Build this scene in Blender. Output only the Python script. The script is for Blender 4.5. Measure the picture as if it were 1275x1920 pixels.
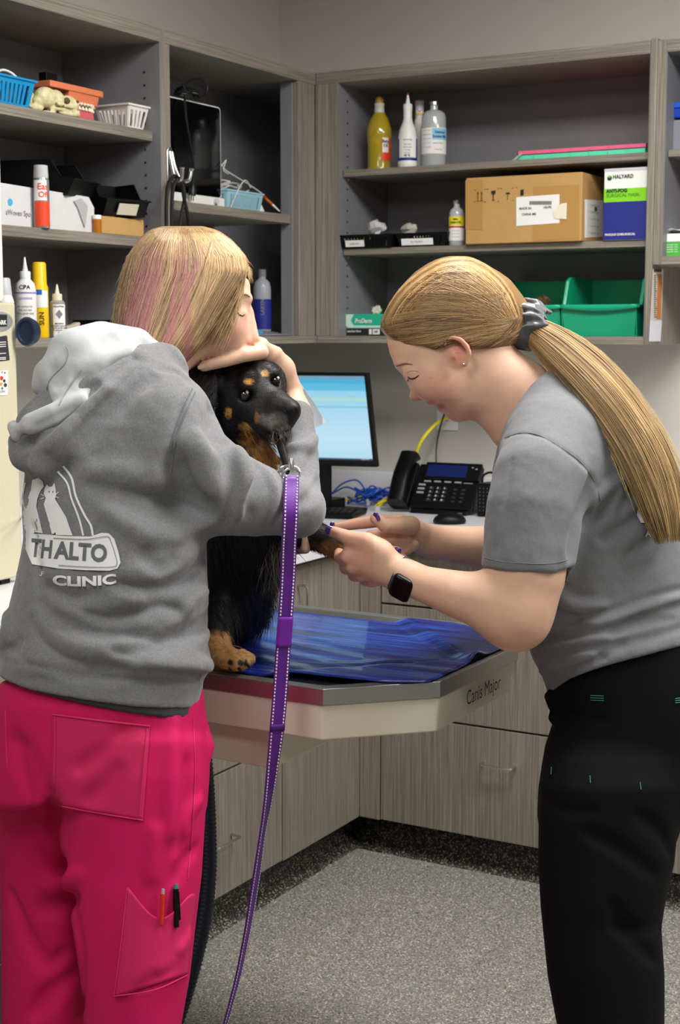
import bpy, bmesh, math, random
import numpy as np
from mathutils import Vector, Matrix
random.seed(7); RNG = np.random.RandomState(11)
S = bpy.context.scene
for o in list(bpy.data.objects): bpy.data.objects.remove(o)
# ------------------------------------------------------------------ camera
HC = 1.463
FPX = 2782.5
PITCH = math.radians(7.0385); YAW = math.radians(-29.657)
cam_d = bpy.data.cameras.new('camera'); cam = bpy.data.objects.new('camera', cam_d)
S.collection.objects.link(cam); S.camera = cam
cam.location = (0, 0, HC)
cam.rotation_euler = (math.pi/2 - PITCH, 0, -YAW)
cam_d.sensor_fit = 'VERTICAL'; cam_d.sensor_height = 24.0; cam_d.sensor_width = 16.0
cam_d.lens = 24.0*FPX/1920.0
cam_d.clip_start = 0.05
cam_d.dof.use_dof = True; cam_d.dof.focus_distance = 2.42; cam_d.dof.aperture_fstop = 6.3
# ------------------------------------------------------------------ world, lights, exposure
W = bpy.data.worlds.new('world'); S.world = W; W.use_nodes = True
W.node_tree.nodes['Background'].inputs[0].default_value = (0.8, 0.9, 1.0, 1)
W.node_tree.nodes['Background'].inputs[1].default_value = 0.0
S.view_settings.view_transform = 'Standard'; S.view_settings.look = 'None'
S.view_settings.gamma = 1; S.view_settings.use_curve_mapping = False
S.view_settings.exposure = -0.12
LIGHTS = [(-0.75, 2.5, 64, 1.2, .6), (-1.1, 0.5, 26, .6, 1.2), (0.9, 2.7, 62, 1.2, .6), (0.7, -0.3, 30, 1.2, .6)]
CEIL = 2.75
def area_light(x, y, p, sx, sy):
    l = bpy.data.lights.new('ceiling_panel_light', 'AREA'); l.shape = 'RECTANGLE'; l.size = sx; l.size_y = sy
    l.energy = p; l.color = (1.0, 0.975, 0.93)
    o = bpy.data.objects.new('ceiling_panel_light', l); S.collection.objects.link(o); o.location = (x, y, CEIL-0.035)
for a in LIGHTS: area_light(*a)
# ------------------------------------------------------------------ pixel rays (camera fitted from the room's edges)
cp, sp = math.cos(PITCH), math.sin(PITCH); cy, sy = math.cos(YAW), math.sin(YAW)
FW = np.array([sy*cp, cy*cp, -sp]); RT = np.array([cy, -sy, 0.]); UP = np.cross(RT, FW)
CAM = np.array([0, 0, HC])
def ray(x, y): return RT*(x-637.5)/FPX - UP*(y-960)/FPX + FW
def atx(x, y, X): r = ray(x, y); return CAM + r*(X/r[0])
def aty(x, y, Y): r = ray(x, y); return CAM + r*(Y/r[1])
def atz(x, y, Z): r = ray(x, y); return CAM + r*((Z-HC)/r[2])
def V(x, y, d): return CAM + ray(x, y)*d
def to_px(P):
    Q = np.asarray(P) - CAM; d = Q@FW
    return 637.5 + FPX*(Q@RT)/d, 960 - FPX*(Q@UP)/d, d
# ------------------------------------------------------------------ materials
MATS = {}
def srgb(h):
    if isinstance(h, str): h = [int(h[i:i+2], 16)/255 for i in (0, 2, 4)]
    else: h = [c/255 for c in h]
    return tuple(c/12.92 if c <= .04045 else ((c+.055)/1.055)**2.4 for c in h) + (1,)
def mat(name, col, rough=.5, metal=0, noise=0, nscale=40, bump=0, bscale=60, trans=0, emit=0, spec=.5, coat=0, sheen=0, sss=0, alpha=1, ior=1.45, stretch=None):
    if name in MATS: return MATS[name]
    m = bpy.data.materials.new(name); m.use_nodes = True; nt = m.node_tree; b = nt.nodes['Principled BSDF']
    c = srgb(col)
    b.inputs['Base Color'].default_value = c; b.inputs['Roughness'].default_value = rough; b.inputs['Metallic'].default_value = metal
    b.inputs['Specular IOR Level'].default_value = spec; b.inputs['IOR'].default_value = ior
    if trans: b.inputs['Transmission Weight'].default_value = trans
    if coat: b.inputs['Coat Weight'].default_value = coat
    if sheen: b.inputs['Sheen Weight'].default_value = sheen; b.inputs['Sheen Roughness'].default_value = .5
    if alpha < 1: b.inputs['Alpha'].default_value = alpha
    if sss:
        b.inputs['Subsurface Weight'].default_value = sss; b.inputs['Subsurface Radius'].default_value = (1, .35, .2); b.inputs['Subsurface Scale'].default_value = .012
    if emit: b.inputs['Emission Color'].default_value = c; b.inputs['Emission Strength'].default_value = emit
    tc = nt.nodes.new('ShaderNodeTexCoord'); src = tc.outputs['Object']
    if stretch:
        mp = nt.nodes.new('ShaderNodeMapping'); mp.inputs['Scale'].default_value = stretch; nt.links.new(src, mp.inputs[0]); src = mp.outputs[0]
    if noise:
        n = nt.nodes.new('ShaderNodeTexNoise'); n.inputs['Scale'].default_value = nscale; n.inputs['Detail'].default_value = 6; n.inputs['Roughness'].default_value = .65
        nt.links.new(src, n.inputs['Vector'])
        r = nt.nodes.new('ShaderNodeValToRGB'); r.color_ramp.elements[0].position = .3; r.color_ramp.elements[1].position = .7
        r.color_ramp.elements[0].color = tuple(max(0, v*(1-noise)) for v in c[:3]) + (1,)
        r.color_ramp.elements[1].color = tuple(min(1, v*(1+noise)) for v in c[:3]) + (1,)
        nt.links.new(n.outputs['Fac'], r.inputs[0]); nt.links.new(r.outputs[0], b.inputs['Base Color'])
    if bump:
        n2 = nt.nodes.new('ShaderNodeTexNoise'); n2.inputs['Scale'].default_value = bscale; n2.inputs['Detail'].default_value = 4
        nt.links.new(src, n2.inputs['Vector'])
        bp = nt.nodes.new('ShaderNodeBump'); bp.inputs['Strength'].default_value = bump; bp.inputs['Distance'].default_value = .002
        nt.links.new(n2.outputs['Fac'], bp.inputs['Height']); nt.links.new(bp.outputs[0], b.inputs['Normal'])
    MATS[name] = m; return m
def attr_mat(name, rough=.5, sss=0, sheen=0, nz=.1, nscale=60, bump=.1, bscale=200, spec=.4, stretch=None, aniso=0, coat=0):
    """colour comes from the mesh's own 'col' attribute (pigment, and in the blonde bob a painted crown highlight), broken up by fine noise"""
    if name in MATS: return MATS[name]
    m = bpy.data.materials.new(name); m.use_nodes = True; nt = m.node_tree; b = nt.nodes['Principled BSDF']
    a = nt.nodes.new('ShaderNodeAttribute'); a.attribute_name = 'col'
    tc = nt.nodes.new('ShaderNodeTexCoord'); n = nt.nodes.new('ShaderNodeTexNoise'); n.inputs['Scale'].default_value = nscale; n.inputs['Detail'].default_value = 5
    src = tc.outputs['Object']
    if stretch:
        mp = nt.nodes.new('ShaderNodeMapping'); mp.inputs['Scale'].default_value = stretch; nt.links.new(src, mp.inputs[0]); src = mp.outputs[0]
    nt.links.new(src, n.inputs['Vector'])
    mr = nt.nodes.new('ShaderNodeMapRange'); mr.inputs[1].default_value = .3; mr.inputs[2].default_value = .7; mr.inputs[3].default_value = 1-nz; mr.inputs[4].default_value = 1+nz
    nt.links.new(n.outputs['Fac'], mr.inputs[0])
    mx = nt.nodes.new('ShaderNodeVectorMath'); mx.operation = 'SCALE'
    nt.links.new(a.outputs['Color'], mx.inputs[0]); nt.links.new(mr.outputs[0], mx.inputs['Scale']); nt.links.new(mx.outputs[0], b.inputs['Base Color'])
    b.inputs['Roughness'].default_value = rough; b.inputs['Specular IOR Level'].default_value = spec
    if sss: b.inputs['Subsurface Weight'].default_value = sss; b.inputs['Subsurface Radius'].default_value = (1, .35, .2); b.inputs['Subsurface Scale'].default_value = .01
    if sheen: b.inputs['Sheen Weight'].default_value = sheen
    if coat: b.inputs['Coat Weight'].default_value = coat; b.inputs['Coat Roughness'].default_value = .3
    n2 = nt.nodes.new('ShaderNodeTexNoise'); n2.inputs['Scale'].default_value = bscale; nt.links.new(src, n2.inputs['Vector'])
    bp = nt.nodes.new('ShaderNodeBump'); bp.inputs['Strength'].default_value = bump; bp.inputs['Distance'].default_value = .001
    nt.links.new(n2.outputs['Fac'], bp.inputs['Height']); nt.links.new(bp.outputs[0], b.inputs['Normal'])
    MATS[name] = m; return m
def wood(name, c1, c2, c3, sc, rough=.5):
    if name in MATS: return MATS[name]
    m = bpy.data.materials.new(name); m.use_nodes = True; nt = m.node_tree; b = nt.nodes['Principled BSDF']
    tc = nt.nodes.new('ShaderNodeNewGeometry'); mp = nt.nodes.new('ShaderNodeMapping'); mp.inputs['Scale'].default_value = sc
    nt.links.new(tc.outputs['Position'], mp.inputs[0])
    n = nt.nodes.new('ShaderNodeTexNoise'); n.inputs['Scale'].default_value = 1; n.inputs['Detail'].default_value = 8; n.inputs['Roughness'].default_value = .75
    nt.links.new(mp.outputs[0], n.inputs['Vector'])
    r = nt.nodes.new('ShaderNodeValToRGB'); e = r.color_ramp.elements
    e[0].position = .32; e[1].position = .7; e[0].color = srgb(c1); e[1].color = srgb(c3); k = e.new(.5); k.color = srgb(c2)
    nt.links.new(n.outputs['Fac'], r.inputs[0]); nt.links.new(r.outputs[0], b.inputs['Base Color'])
    b.inputs['Roughness'].default_value = rough
    bp = nt.nodes.new('ShaderNodeBump'); bp.inputs['Strength'].default_value = .15; bp.inputs['Distance'].default_value = .001
    nt.links.new(n.outputs['Fac'], bp.inputs['Height']); nt.links.new(bp.outputs[0], b.inputs['Normal'])
    MATS[name] = m; return m
# ------------------------------------------------------------------ mesh builder
ORG = {}
class MB:
    def __init__(s): s.v = []; s.f = []; s.m = []; s.T = None; s.mi = 0; s.sm = []; s.smooth = True
    def add(s, v, f):
        o = len(s.v)
        if s.T is not None: v = [tuple(s.T @ Vector(p)) for p in v]
        s.v += [tuple(map(float, p)) for p in v]; s.f += [tuple(i+o for i in q) for q in f]; s.m += [s.mi]*len(f); s.sm += [s.smooth]*len(f)
        return s
    def box(s, a, b, taper=0):
        (x0, y0, z0), (x1, y1, z1) = a, b; t = taper
        return s.add([(x0+t, y0+t, z0), (x1-t, y0+t, z0), (x1-t, y1-t, z0), (x0+t, y1-t, z0), (x0, y0, z1), (x1, y0, z1), (x1, y1, z1), (x0, y1, z1)],
                     [(3, 2, 1, 0), (4, 5, 6, 7), (0, 1, 5, 4), (1, 2, 6, 5), (2, 3, 7, 6), (3, 0, 4, 7)])
    def tube(s, pts, r, n=10, cap=True, closed=False, flat=None):
        pts = [Vector(p) for p in pts]; N = len(pts); v = []; f = []; up = None
        rs = r if hasattr(r, '__len__') else [r]*N
        for i, p in enumerate(pts):
            a = pts[(i-1) % N] if (closed or i) else pts[0]; c = pts[(i+1) % N] if (closed or i < N-1) else pts[-1]
            t = (c-a).normalized() if (c-a).length > 1e-9 else Vector((0, 0, 1))
            if up is None: up = Vector((0, 0, 1)) if abs(t.z) < .9 else Vector((1, 0, 0))
            u = (up - t*up.dot(t)); u = u.normalized() if u.length > 1e-6 else t.orthogonal().normalized(); w = t.cross(u); up = u
            for k in range(n):
                A = 2*math.pi*k/n; v.append(p + (u*math.cos(A) + w*math.sin(A)*(flat or 1))*rs[i])
        L = N if closed else N-1
        for i in range(L):
            for k in range(n):
                a = i*n+k; b2 = i*n+(k+1) % n; c = ((i+1) % N)*n+(k+1) % n; d = ((i+1) % N)*n+k; f.append((a, b2, c, d))
        if cap and not closed: f.append(tuple(range(n))[::-1]); f.append(tuple(range((N-1)*n, N*n)))
        return s.add(v, f)
    def lathe(s, prof, c=(0, 0, 0), n=28, sx=1, sy=1):
        v = []; f = []; N = len(prof)
        for r, z in prof:
            for k in range(n): A = 2*math.pi*k/n; v.append((c[0]+r*math.cos(A)*sx, c[1]+r*math.sin(A)*sy, c[2]+z))
        for i in range(N-1):
            for k in range(n): f.append((i*n+k, i*n+(k+1) % n, (i+1)*n+(k+1) % n, (i+1)*n+k))
        f.append(tuple(range(n))[::-1]); f.append(tuple(range((N-1)*n, N*n)))
        return s.add(v, f)
    def ell(s, c, r, n=16, m=10):
        prof = [(max(1e-4, math.sin(math.pi*i/m)), -math.cos(math.pi*i/m)) for i in range(m+1)]
        v = []; f = []
        for a, z in prof:
            for k in range(n): A = 2*math.pi*k/n; v.append((c[0]+r[0]*a*math.cos(A), c[1]+r[1]*a*math.sin(A), c[2]+r[2]*z))
        for i in range(m):
            for k in range(n): f.append((i*n+k, i*n+(k+1) % n, (i+1)*n+(k+1) % n, (i+1)*n+k))
        return s.add(v, f)
    def prism(s, poly, o, u, w, h):
        """polygon in the (u,w) plane at origin o, extruded by vector h"""
        o, u, w, h = map(Vector, (o, u, w, h)); N = len(poly)
        v = [o+u*a+w*b for a, b in poly] + [o+u*a+w*b+h for a, b in poly]
        f = [tuple(range(N))[::-1], tuple(range(N, 2*N))] + [(i, (i+1) % N, N+(i+1) % N, N+i) for i in range(N)]
        return s.add(v, f)
    def grid(s, P, thick=0):
        """P: (n,m,3) array of points"""
        P = np.asarray(P); n, m = P.shape[:2]
        f = [(i*m+j, (i+1)*m+j, (i+1)*m+j+1, i*m+j+1) for i in range(n-1) for j in range(m-1)]
        return s.add(P.reshape(-1, 3), f)
    def text(s, t, size, o, u, w, depth=.0006, bold=0, align='CENTER', shear=0, fn=None, sub=0, sxx=1.0):
        c = bpy.data.curves.new('t', 'FONT'); c.body = t; c.size = size; c.align_x = align; c.align_y = 'CENTER'; c.offset = bold; c.shear = shear
        c.resolution_u = 3
        ob = bpy.data.objects.new('t', c); S.collection.objects.link(ob); bpy.context.view_layer.update()
        me = bpy.data.meshes.new_from_object(ob.evaluated_get(bpy.context.evaluated_depsgraph_get()))
        if sub:
            bm = bmesh.new(); bm.from_mesh(me); bmesh.ops.triangulate(bm, faces=bm.faces)
            for k in range(sub):
                es = [e for e in bm.edges if e.calc_length() > size*.12]
                bmesh.ops.subdivide_edges(bm, edges=es, cuts=1); bmesh.ops.triangulate(bm, faces=bm.faces)
            bm.to_mesh(me); bm.free()
        o, u, w = Vector(o), Vector(u), Vector(w); nn = u.cross(w).normalized()*depth
        if fn: v = [fn(p.co.x*sxx, p.co.y) for p in me.vertices]
        else: v = [o+u*(p.co.x*sxx)+w*p.co.y+nn for p in me.vertices]
        s.add(v, [tuple(p.vertices) for p in me.polygons])
        bpy.data.objects.remove(ob); bpy.data.curves.remove(c); bpy.data.meshes.remove(me); return s
    def build(s, name, mats, parent=None, bevel=0, seg=2, sub=0, solid=0, auto=40, origin=None, cols=None):
        if not isinstance(mats, (list, tuple)): mats = [mats]
        A = np.array(s.v, dtype=float)
        if origin is None: origin = np.array([(A[:, 0].min()+A[:, 0].max())/2, (A[:, 1].min()+A[:, 1].max())/2, A[:, 2].min()])
        me = bpy.data.meshes.new(name); me.from_pydata((A-origin).tolist(), [], s.f)
        for m in mats: me.materials.append(m)
        me.polygons.foreach_set('material_index', s.m); me.polygons.foreach_set('use_smooth', [True]*len(s.f))
        if cols is not None:
            at = me.color_attributes.new('col', 'FLOAT_COLOR', 'POINT'); at.data.foreach_set('color', np.asarray(cols, dtype=np.float32).ravel())
        me.update()
        bm = bmesh.new(); bm.from_mesh(me); bmesh.ops.recalc_face_normals(bm, faces=bm.faces)
        if auto is not None and not sub:
            for e in bm.edges:
                if len(e.link_faces) == 2 and e.calc_face_angle(0) > math.radians(auto): e.smooth = False
        bm.to_mesh(me); bm.free()
        o = bpy.data.objects.new(name, me); S.collection.objects.link(o); o.location = origin; ORG[o.name] = np.array(origin)
        if solid: md = o.modifiers.new('s', 'SOLIDIFY'); md.thickness = solid; md.offset = 0
        if bevel:
            md = o.modifiers.new('b', 'BEVEL'); md.width = bevel; md.segments = seg; md.limit_method = 'ANGLE'; md.angle_limit = math.radians(35)
            for p in me.polygons: pass
            try: md.harden_normals = True
            except Exception: pass
        if sub: md = o.modifiers.new('d', 'SUBSURF'); md.levels = sub; md.render_levels = sub
        if parent is not None: par(o, parent)
        return o
def par(o, p):
    o.parent = p; q = p; L = np.array(ORG[p.name]); o.matrix_parent_inverse = Matrix.Translation(-Vector(L))
def thing(name, label, cat, loc, group=None):
    o = bpy.data.objects.new(name, None); S.collection.objects.link(o); o.location = loc; o.empty_display_size = .02; ORG[o.name] = np.array(loc, dtype=float)
    return tag(o, label, cat, group)
def tag(o, label, cat, group=None, kind=None):
    o['label'] = label; o['category'] = cat
    if group: o['group'] = group
    if kind: o['kind'] = kind
    return o
def struct(o): o['kind'] = 'structure'; return o
def lab(o, l): o['label'] = l; return o
def box(name, a, b, m, parent=None, bevel=0.0015, **k): return MB().box(a, b).build(name, m, parent, bevel=bevel, **k)
def arc(fn, a, b, n): return [fn(a+(b-a)*i/(n-1)) for i in range(n)]
def cat(P, n=8, closed=False):
    """Catmull-Rom through points"""
    P = [np.array(p, float) for p in P]; out = []; N = len(P)
    for i in range(N if closed else N-1):
        g = (lambda j: P[j % N]) if closed else (lambda j: P[min(max(j, 0), N-1)])
        a, b, c, d = g(i-1), g(i), g(i+1), g(i+2)
        for k in range(n):
            t = k/n; out.append(.5*((2*b)+(c-a)*t+(2*a-5*b+4*c-d)*t*t+(3*b-a-3*c+d)*t**3))
    if not closed: out.append(P[-1])
    return out
# ================================================================== materials of the room
WV = ((86, 80, 72), (128, 121, 110), (160, 153, 140))
wood_v = wood('laminate_vertical', *WV, (330, 330, 4))
wood_x = wood('laminate_along_x', *WV, (4, 330, 360))
wood_y = wood('laminate_along_y', *WV, (330, 4, 360))
lam_in = mat('grey_melamine', (122, 122, 126), .45, noise=.05, nscale=14)
wall_m = mat('wall_paint', (192, 189, 180), .75, noise=.03, nscale=3, bump=.15, bscale=220)
white_lam = mat('white_laminate', (222, 222, 226), .35, noise=.03, nscale=30)
steel = mat('brushed_steel', (176, 176, 174), .42, 1, noise=.12, nscale=60, stretch=(1, 14, 14))
chrome = mat('satin_nickel', (205, 205, 203), .25, 1)
black_gap = mat('dark_gap', (12, 12, 12), .8)
XW, YW, XU, YU, XL, YB = -2.617, 4.20, -2.295, 3.88, -1.953, 3.54
ZU0, ZU1 = 1.420, 2.212
# floor
def floor_mat(name, stops):
    m = bpy.data.materials.new(name); m.use_nodes = True; nt = m.node_tree; b = nt.nodes['Principled BSDF']
    g = nt.nodes.new('ShaderNodeNewGeometry')
    v = nt.nodes.new('ShaderNodeTexVoronoi'); v.inputs['Scale'].default_value = 330; nt.links.new(g.outputs['Position'], v.inputs['Vector'])
    sp_ = nt.nodes.new('ShaderNodeSeparateColor'); nt.links.new(v.outputs['Color'], sp_.inputs[0])
    r = nt.nodes.new('ShaderNodeValToRGB'); e = r.color_ramp.elements
    for p_, c_ in stops[:-2]: k = e.new(p_); k.color = srgb(c_)
    e[0].position = 0; e[0].color = srgb(stops[-2][1]); e[-1].position = 1; e[-1].color = srgb(stops[-1][1])
    nt.links.new(sp_.outputs[0], r.inputs[0]); nt.links.new(r.outputs[0], b.inputs['Base Color'])
    b.inputs['Roughness'].default_value = .42
    n1 = nt.nodes.new('ShaderNodeTexNoise'); n1.inputs['Scale'].default_value = 260; nt.links.new(g.outputs['Position'], n1.inputs['Vector'])
    bp = nt.nodes.new('ShaderNodeBump'); bp.inputs['Strength'].default_value = .12; bp.inputs['Distance'].default_value = .001
    nt.links.new(n1.outputs['Fac'], bp.inputs['Height']); nt.links.new(bp.outputs[0], b.inputs['Normal'])
    return m
fl = floor_mat('speckled_vinyl', [(.12, (100, 99, 96)), (.3, (122, 121, 117)), (.7, (134, 133, 128)), (.86, (160, 158, 150)), (0, (66, 65, 62)), (1, (206, 202, 190))])
X1, Y0 = 1.9, -1.6
struct(box('floor', (XW-.1, Y0-.1, -.08), (X1+.1, YW+.1, 0), fl, bevel=0))
struct(box('ceiling', (XW-.1, Y0-.1, CEIL), (X1+.1, YW+.1, CEIL+.08), mat('ceiling_tile', (170, 168, 162), .9), bevel=0))
struct(box('wall_back', (XW-.1, YW, 0), (X1+.1, YW+.1, CEIL), wall_m, bevel=0))
struct(box('wall_left', (XW-.1, Y0-.1, 0), (XW, YW, CEIL), wall_m, bevel=0))
struct(box('wall_right', (X1, Y0, 0), (X1+.1, YW, CEIL), mat('low_bounce_paint', (128, 126, 120), .8), bevel=0))  # unseen walls toned darker to cut bounced light
struct(box('wall_front', (XW, Y0-.1, 0), (X1+.1, Y0, CEIL), MATS['low_bounce_paint'], bevel=0))
for i, (x, y, p, sx, sy_) in enumerate(LIGHTS):
    t = thing('ceiling_light', ['white ceiling light panel above the exam table', 'white ceiling light panel above and behind the camera', 'white ceiling light panel at the right over the room', 'white ceiling light panel at the right behind the camera'][i], 'light', (x, y, CEIL), 'ceiling light panels')
    f = MB(); f.box((x-sx/2-.04, y-sy_/2-.04, CEIL-.03), (x+sx/2+.04, y-sy_/2, CEIL)); f.box((x-sx/2-.04, y+sy_/2, CEIL-.03), (x+sx/2+.04, y+sy_/2+.04, CEIL))
    f.box((x-sx/2-.04, y-sy_/2, CEIL-.03), (x-sx/2, y+sy_/2, CEIL)); f.box((x+sx/2, y-sy_/2, CEIL-.03), (x+sx/2+.04, y+sy_/2, CEIL))
    f.build('frame', mat('white_metal', (225, 225, 222), .4), t)
    box('diffuser', (x-sx/2, y-sy_/2, CEIL-.015), (x+sx/2, y+sy_/2, CEIL-.005), mat('diffuser', (255, 250, 240), .5, emit=2.0), t, bevel=0)

# ================================================================== upper cabinets
TH = .019
def side_with_pins(par_, a, b_, x, ys, zs, axis='x'):
    b = MB(); b.box(a, b_); b.mi = 1
    for q in ys:
        for z in zs:
            if axis == 'x': b.box((x-.0008, q-.0025, z-.0025), (x+.0008, q+.0025, z+.0025))
            else: b.box((q-.0025, x-.0008, z-.0025), (q+.0025, x+.0008, z+.0025))
    b.build('side_panel', [lam_in, black_gap], par_)
# --- left wall, near unit
yd0, yd1 = 3.119, 3.157
t = thing('wall_cabinet', 'grey woodgrain open wall cabinet at far left, holding the dental models and white jaw basket', 'cabinet', ((XU+XW)/2, 2.1, ZU0), 'open wall cabinets')
YN = 1.35
box('top_panel', (XW, YN, ZU1-.034), (XU, yd0, ZU1), wood_y, t); box('bottom_panel', (XW, YN, ZU0), (XU, yd0, ZU0+.022), wood_y, t)
box('back_panel', (XW, YN, ZU0+.022), (XW+.006, yd0, ZU1-.034), lam_in, t, bevel=0)
side_with_pins(t, (XW+.006, yd0-.003, ZU0+.022), (XU-.002, yd0, ZU1-.034), yd0-.0032, [XU-.05], [1.5+.032*i for i in range(20)], 'y')
box('edge_strip', (XU-.012, yd0, ZU0), (XU, yd0+.019, ZU1), wood_v, t)
box('side_panel', (XW, YN-.019, ZU0), (XU, YN, ZU1), wood_v, t)
S1L, S2L, S2M = 1.960, 1.694, 1.795
XS = -2.319
lab(box('shelf', (XW+.006, YN, S1L-.025), (XS, yd0-.006, S1L), wood_y, t), 'upper shelf carrying the dental models')
lab(box('shelf', (XW+.006, YN, S2L-.025), (XS, yd0-.006, S2L), wood_y, t), 'lower shelf carrying the black bins')
# --- left wall, corner unit
t = thing('wall_cabinet', 'grey woodgrain corner wall cabinet holding the white-framed monitor on its shelf', 'cabinet', ((XU+XW)/2, 3.5, ZU0), 'open wall cabinets')
ye = 3.787
box('top_panel', (XW, yd0+.019, ZU1-.034), (XU, YU, ZU1), wood_y, t); box('bottom_panel', (XW, yd0+.019, ZU0), (XU, YU, ZU0+.022), wood_y, t)
box('back_panel', (XW, yd0+.02, ZU0+.022), (XW+.006, YW, ZU1-.034), lam_in, t, bevel=0)
box('side_panel', (XW+.006, yd0+.019, ZU0+.022), (XU, yd1, ZU1-.034), [wood_v], t)
box('filler_panel', (XU-.019, ye, ZU0+.022), (XU, YU, ZU1-.034), wood_v, t)
box('inner_stile', (XU-.06, ye-.005, ZU0+.022), (XU-.019, ye+.014, ZU1-.034), lam_in, t)
box('shelf', (XW+.006, yd1+.002, S2M-.025), (XS, ye-.008, S2M), wood_y, t)
box('corner_floor', (XW+.006, YU, ZU0), (XU+.005, YW, ZU0+.022), lam_in, t, bevel=0)
box('corner_top', (XW+.006, YU, ZU1-.034), (XU+.005, YW, ZU1), lam_in, t, bevel=0)
# --- back wall, main unit
xa, xb, xc = -2.216, -1.274, -1.231
t = thing('wall_cabinet', 'wide grey woodgrain open wall cabinet holding the yellow bottle and cardboard box', 'cabinet', ((xa+xb)/2, (YU+YW)/2, ZU0), 'open wall cabinets')
box('top_panel', (XU+.002, YU, ZU1-.034), (xb-.0005, YW, ZU1), wood_x, t); box('bottom_panel', (XU+.006, YU, ZU0), (xb, YW, ZU0+.022), wood_x, t)
box('back_panel', (xa, YW-.006, ZU0+.022), (xb, YW-.001, ZU1-.034), lam_in, t, bevel=0)
box('filler_panel', (XU+.001, YU, ZU0+.022), (xa-.019, YU+.019, ZU1-.034), wood_v, t)
side_with_pins(t, (xa-.019, YU+.003, ZU0+.022), (xa, YW-.006, ZU1-.034), xa+.0008, [YU+.055], [1.46+.032*i for i in range(22)], 'x')
box('edge_strip', (xa-.019, YU, ZU0+.022), (xa, YU+.003, ZU1-.034), wood_v, t, bevel=0)
box('side_panel', (xb, YU, ZU0), (xb+.019, YW, ZU1+.004), wood_v, t)
box('inner_lining', (xb-.002, YU+.004, ZU0+.022), (xb, YW-.006, ZU1-.034), lam_in, t, bevel=0)
S1R, S2R, YS = 1.929, 1.700, 3.906
for k, z in enumerate((S1R, S2R)):
    lab(box('shelf', (xa+.003, YS, z-.019), (xb-.005, YW-.006, z), wood_x, t), ['upper shelf carrying the bottles', 'lower shelf carrying the cardboard box'][k])
for z in (S1R, S2R):
    for yy in (YS+.03, YW-.06): box('shelf_pin', (xa, yy-.004, z-.029), (xa+.009, yy+.004, z-.019), chrome, t, bevel=0)
# --- back wall, right unit (short)
t = thing('wall_cabinet', 'short grey woodgrain open wall cabinet at the right edge holding the blue and grey tubs', 'cabinet', (-.8, (YU+YW)/2, 1.64), 'open wall cabinets')
zr0 = 1.632
box('side_panel', (xb+.0195, YU, zr0), (xc, YW, ZU1-.002), wood_v, t)
box('inner_lining', (xc, YU+.004, zr0+.022), (xc+.002, YW-.006, ZU1-.034), lam_in, t, bevel=0)
box('top_panel', (xc, YU, ZU1-.034), (-.3, YW, ZU1-.002), wood_x, t); box('bottom_panel', (xc, YU, zr0), (-.3, YW, zr0+.022), wood_x, t)
box('back_panel', (xc, YW-.006, zr0+.022), (-.3, YW-.001, ZU1-.034), lam_in, t, bevel=0)
box('shelf', (xc+.003, YS, 1.913), (-.305, YW-.006, 1.932), wood_x, t)
box('side_panel', (-.3, YU, zr0), (-.281, YW, ZU1), wood_v, t)
# ================================================================== base cabinets
ZC = .869; ZB = .10
def handle(p, along, length=.085, out=(0, -1, 0), parent=None, r=.0035, d=.03):
    a = np.array(along, float); o = np.array(out, float); p = np.array(p, float); h = length/2
    pts = [p-a*h, p-a*h+o*(d-.008), p-a*(h-.002)+o*(d-.003), p-a*(h-.008)+o*d, p+a*(h-.008)+o*d, p+a*(h-.002)+o*(d-.003), p+a*h+o*(d-.008), p+a*h]
    return MB().tube(pts, r, 8).build('handle', chrome, parent)
def base_run_y(x0, x1, name_label, zs, hx, first=False):
    t = thing('base_cabinet', name_label, 'cabinet', ((x0+x1)/2, (YB+YW)/2, 0), 'woodgrain base cabinets under the back counter')
    box('carcass', (x0+.001, YB+.02, ZB), (x1-.001, YW-.022, ZC-.003), mat('carcass_dark', (60, 58, 54), .7), t, bevel=0)
    for k, (z0, z1) in enumerate(zs):
        d = box('drawer', (x0+.0015, YB, z0+.003), (x1-.0015, YB+.02, z1-.003), wood_v, t, bevel=.001)
        if k < len(zs): handle((hx, YB, z1-.0955 if z1-z0 > .2 else (z0+z1)/2), (1, 0, 0), .092, (0, -1, 0), d)
    return t
gz = [(.10, .409), (.409, .716), (.716, .869)]
base_run_y(-1.886, -1.16, 'three-drawer woodgrain base cabinet on the back wall behind the exam table', gz, -1.528)
base_run_y(-1.16, -.45, 'three-drawer woodgrain base cabinet behind the person in black pants', gz, -.8)
base_run_y(-.45, .3, 'three-drawer woodgrain base cabinet at the right end of the back counter, out of frame', gz, -.1)
t = thing('corner_filler', 'narrow woodgrain filler strip in the inner corner of the base cabinets', 'cabinet', (-1.92, YB, 0))
box('panel', (-1.953, YB, ZB), (-1.889, YB+.02, ZC), wood_v, t); box('panel', (-1.973, 3.483, ZB), (XL, YB, ZC), wood_v, t)
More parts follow.
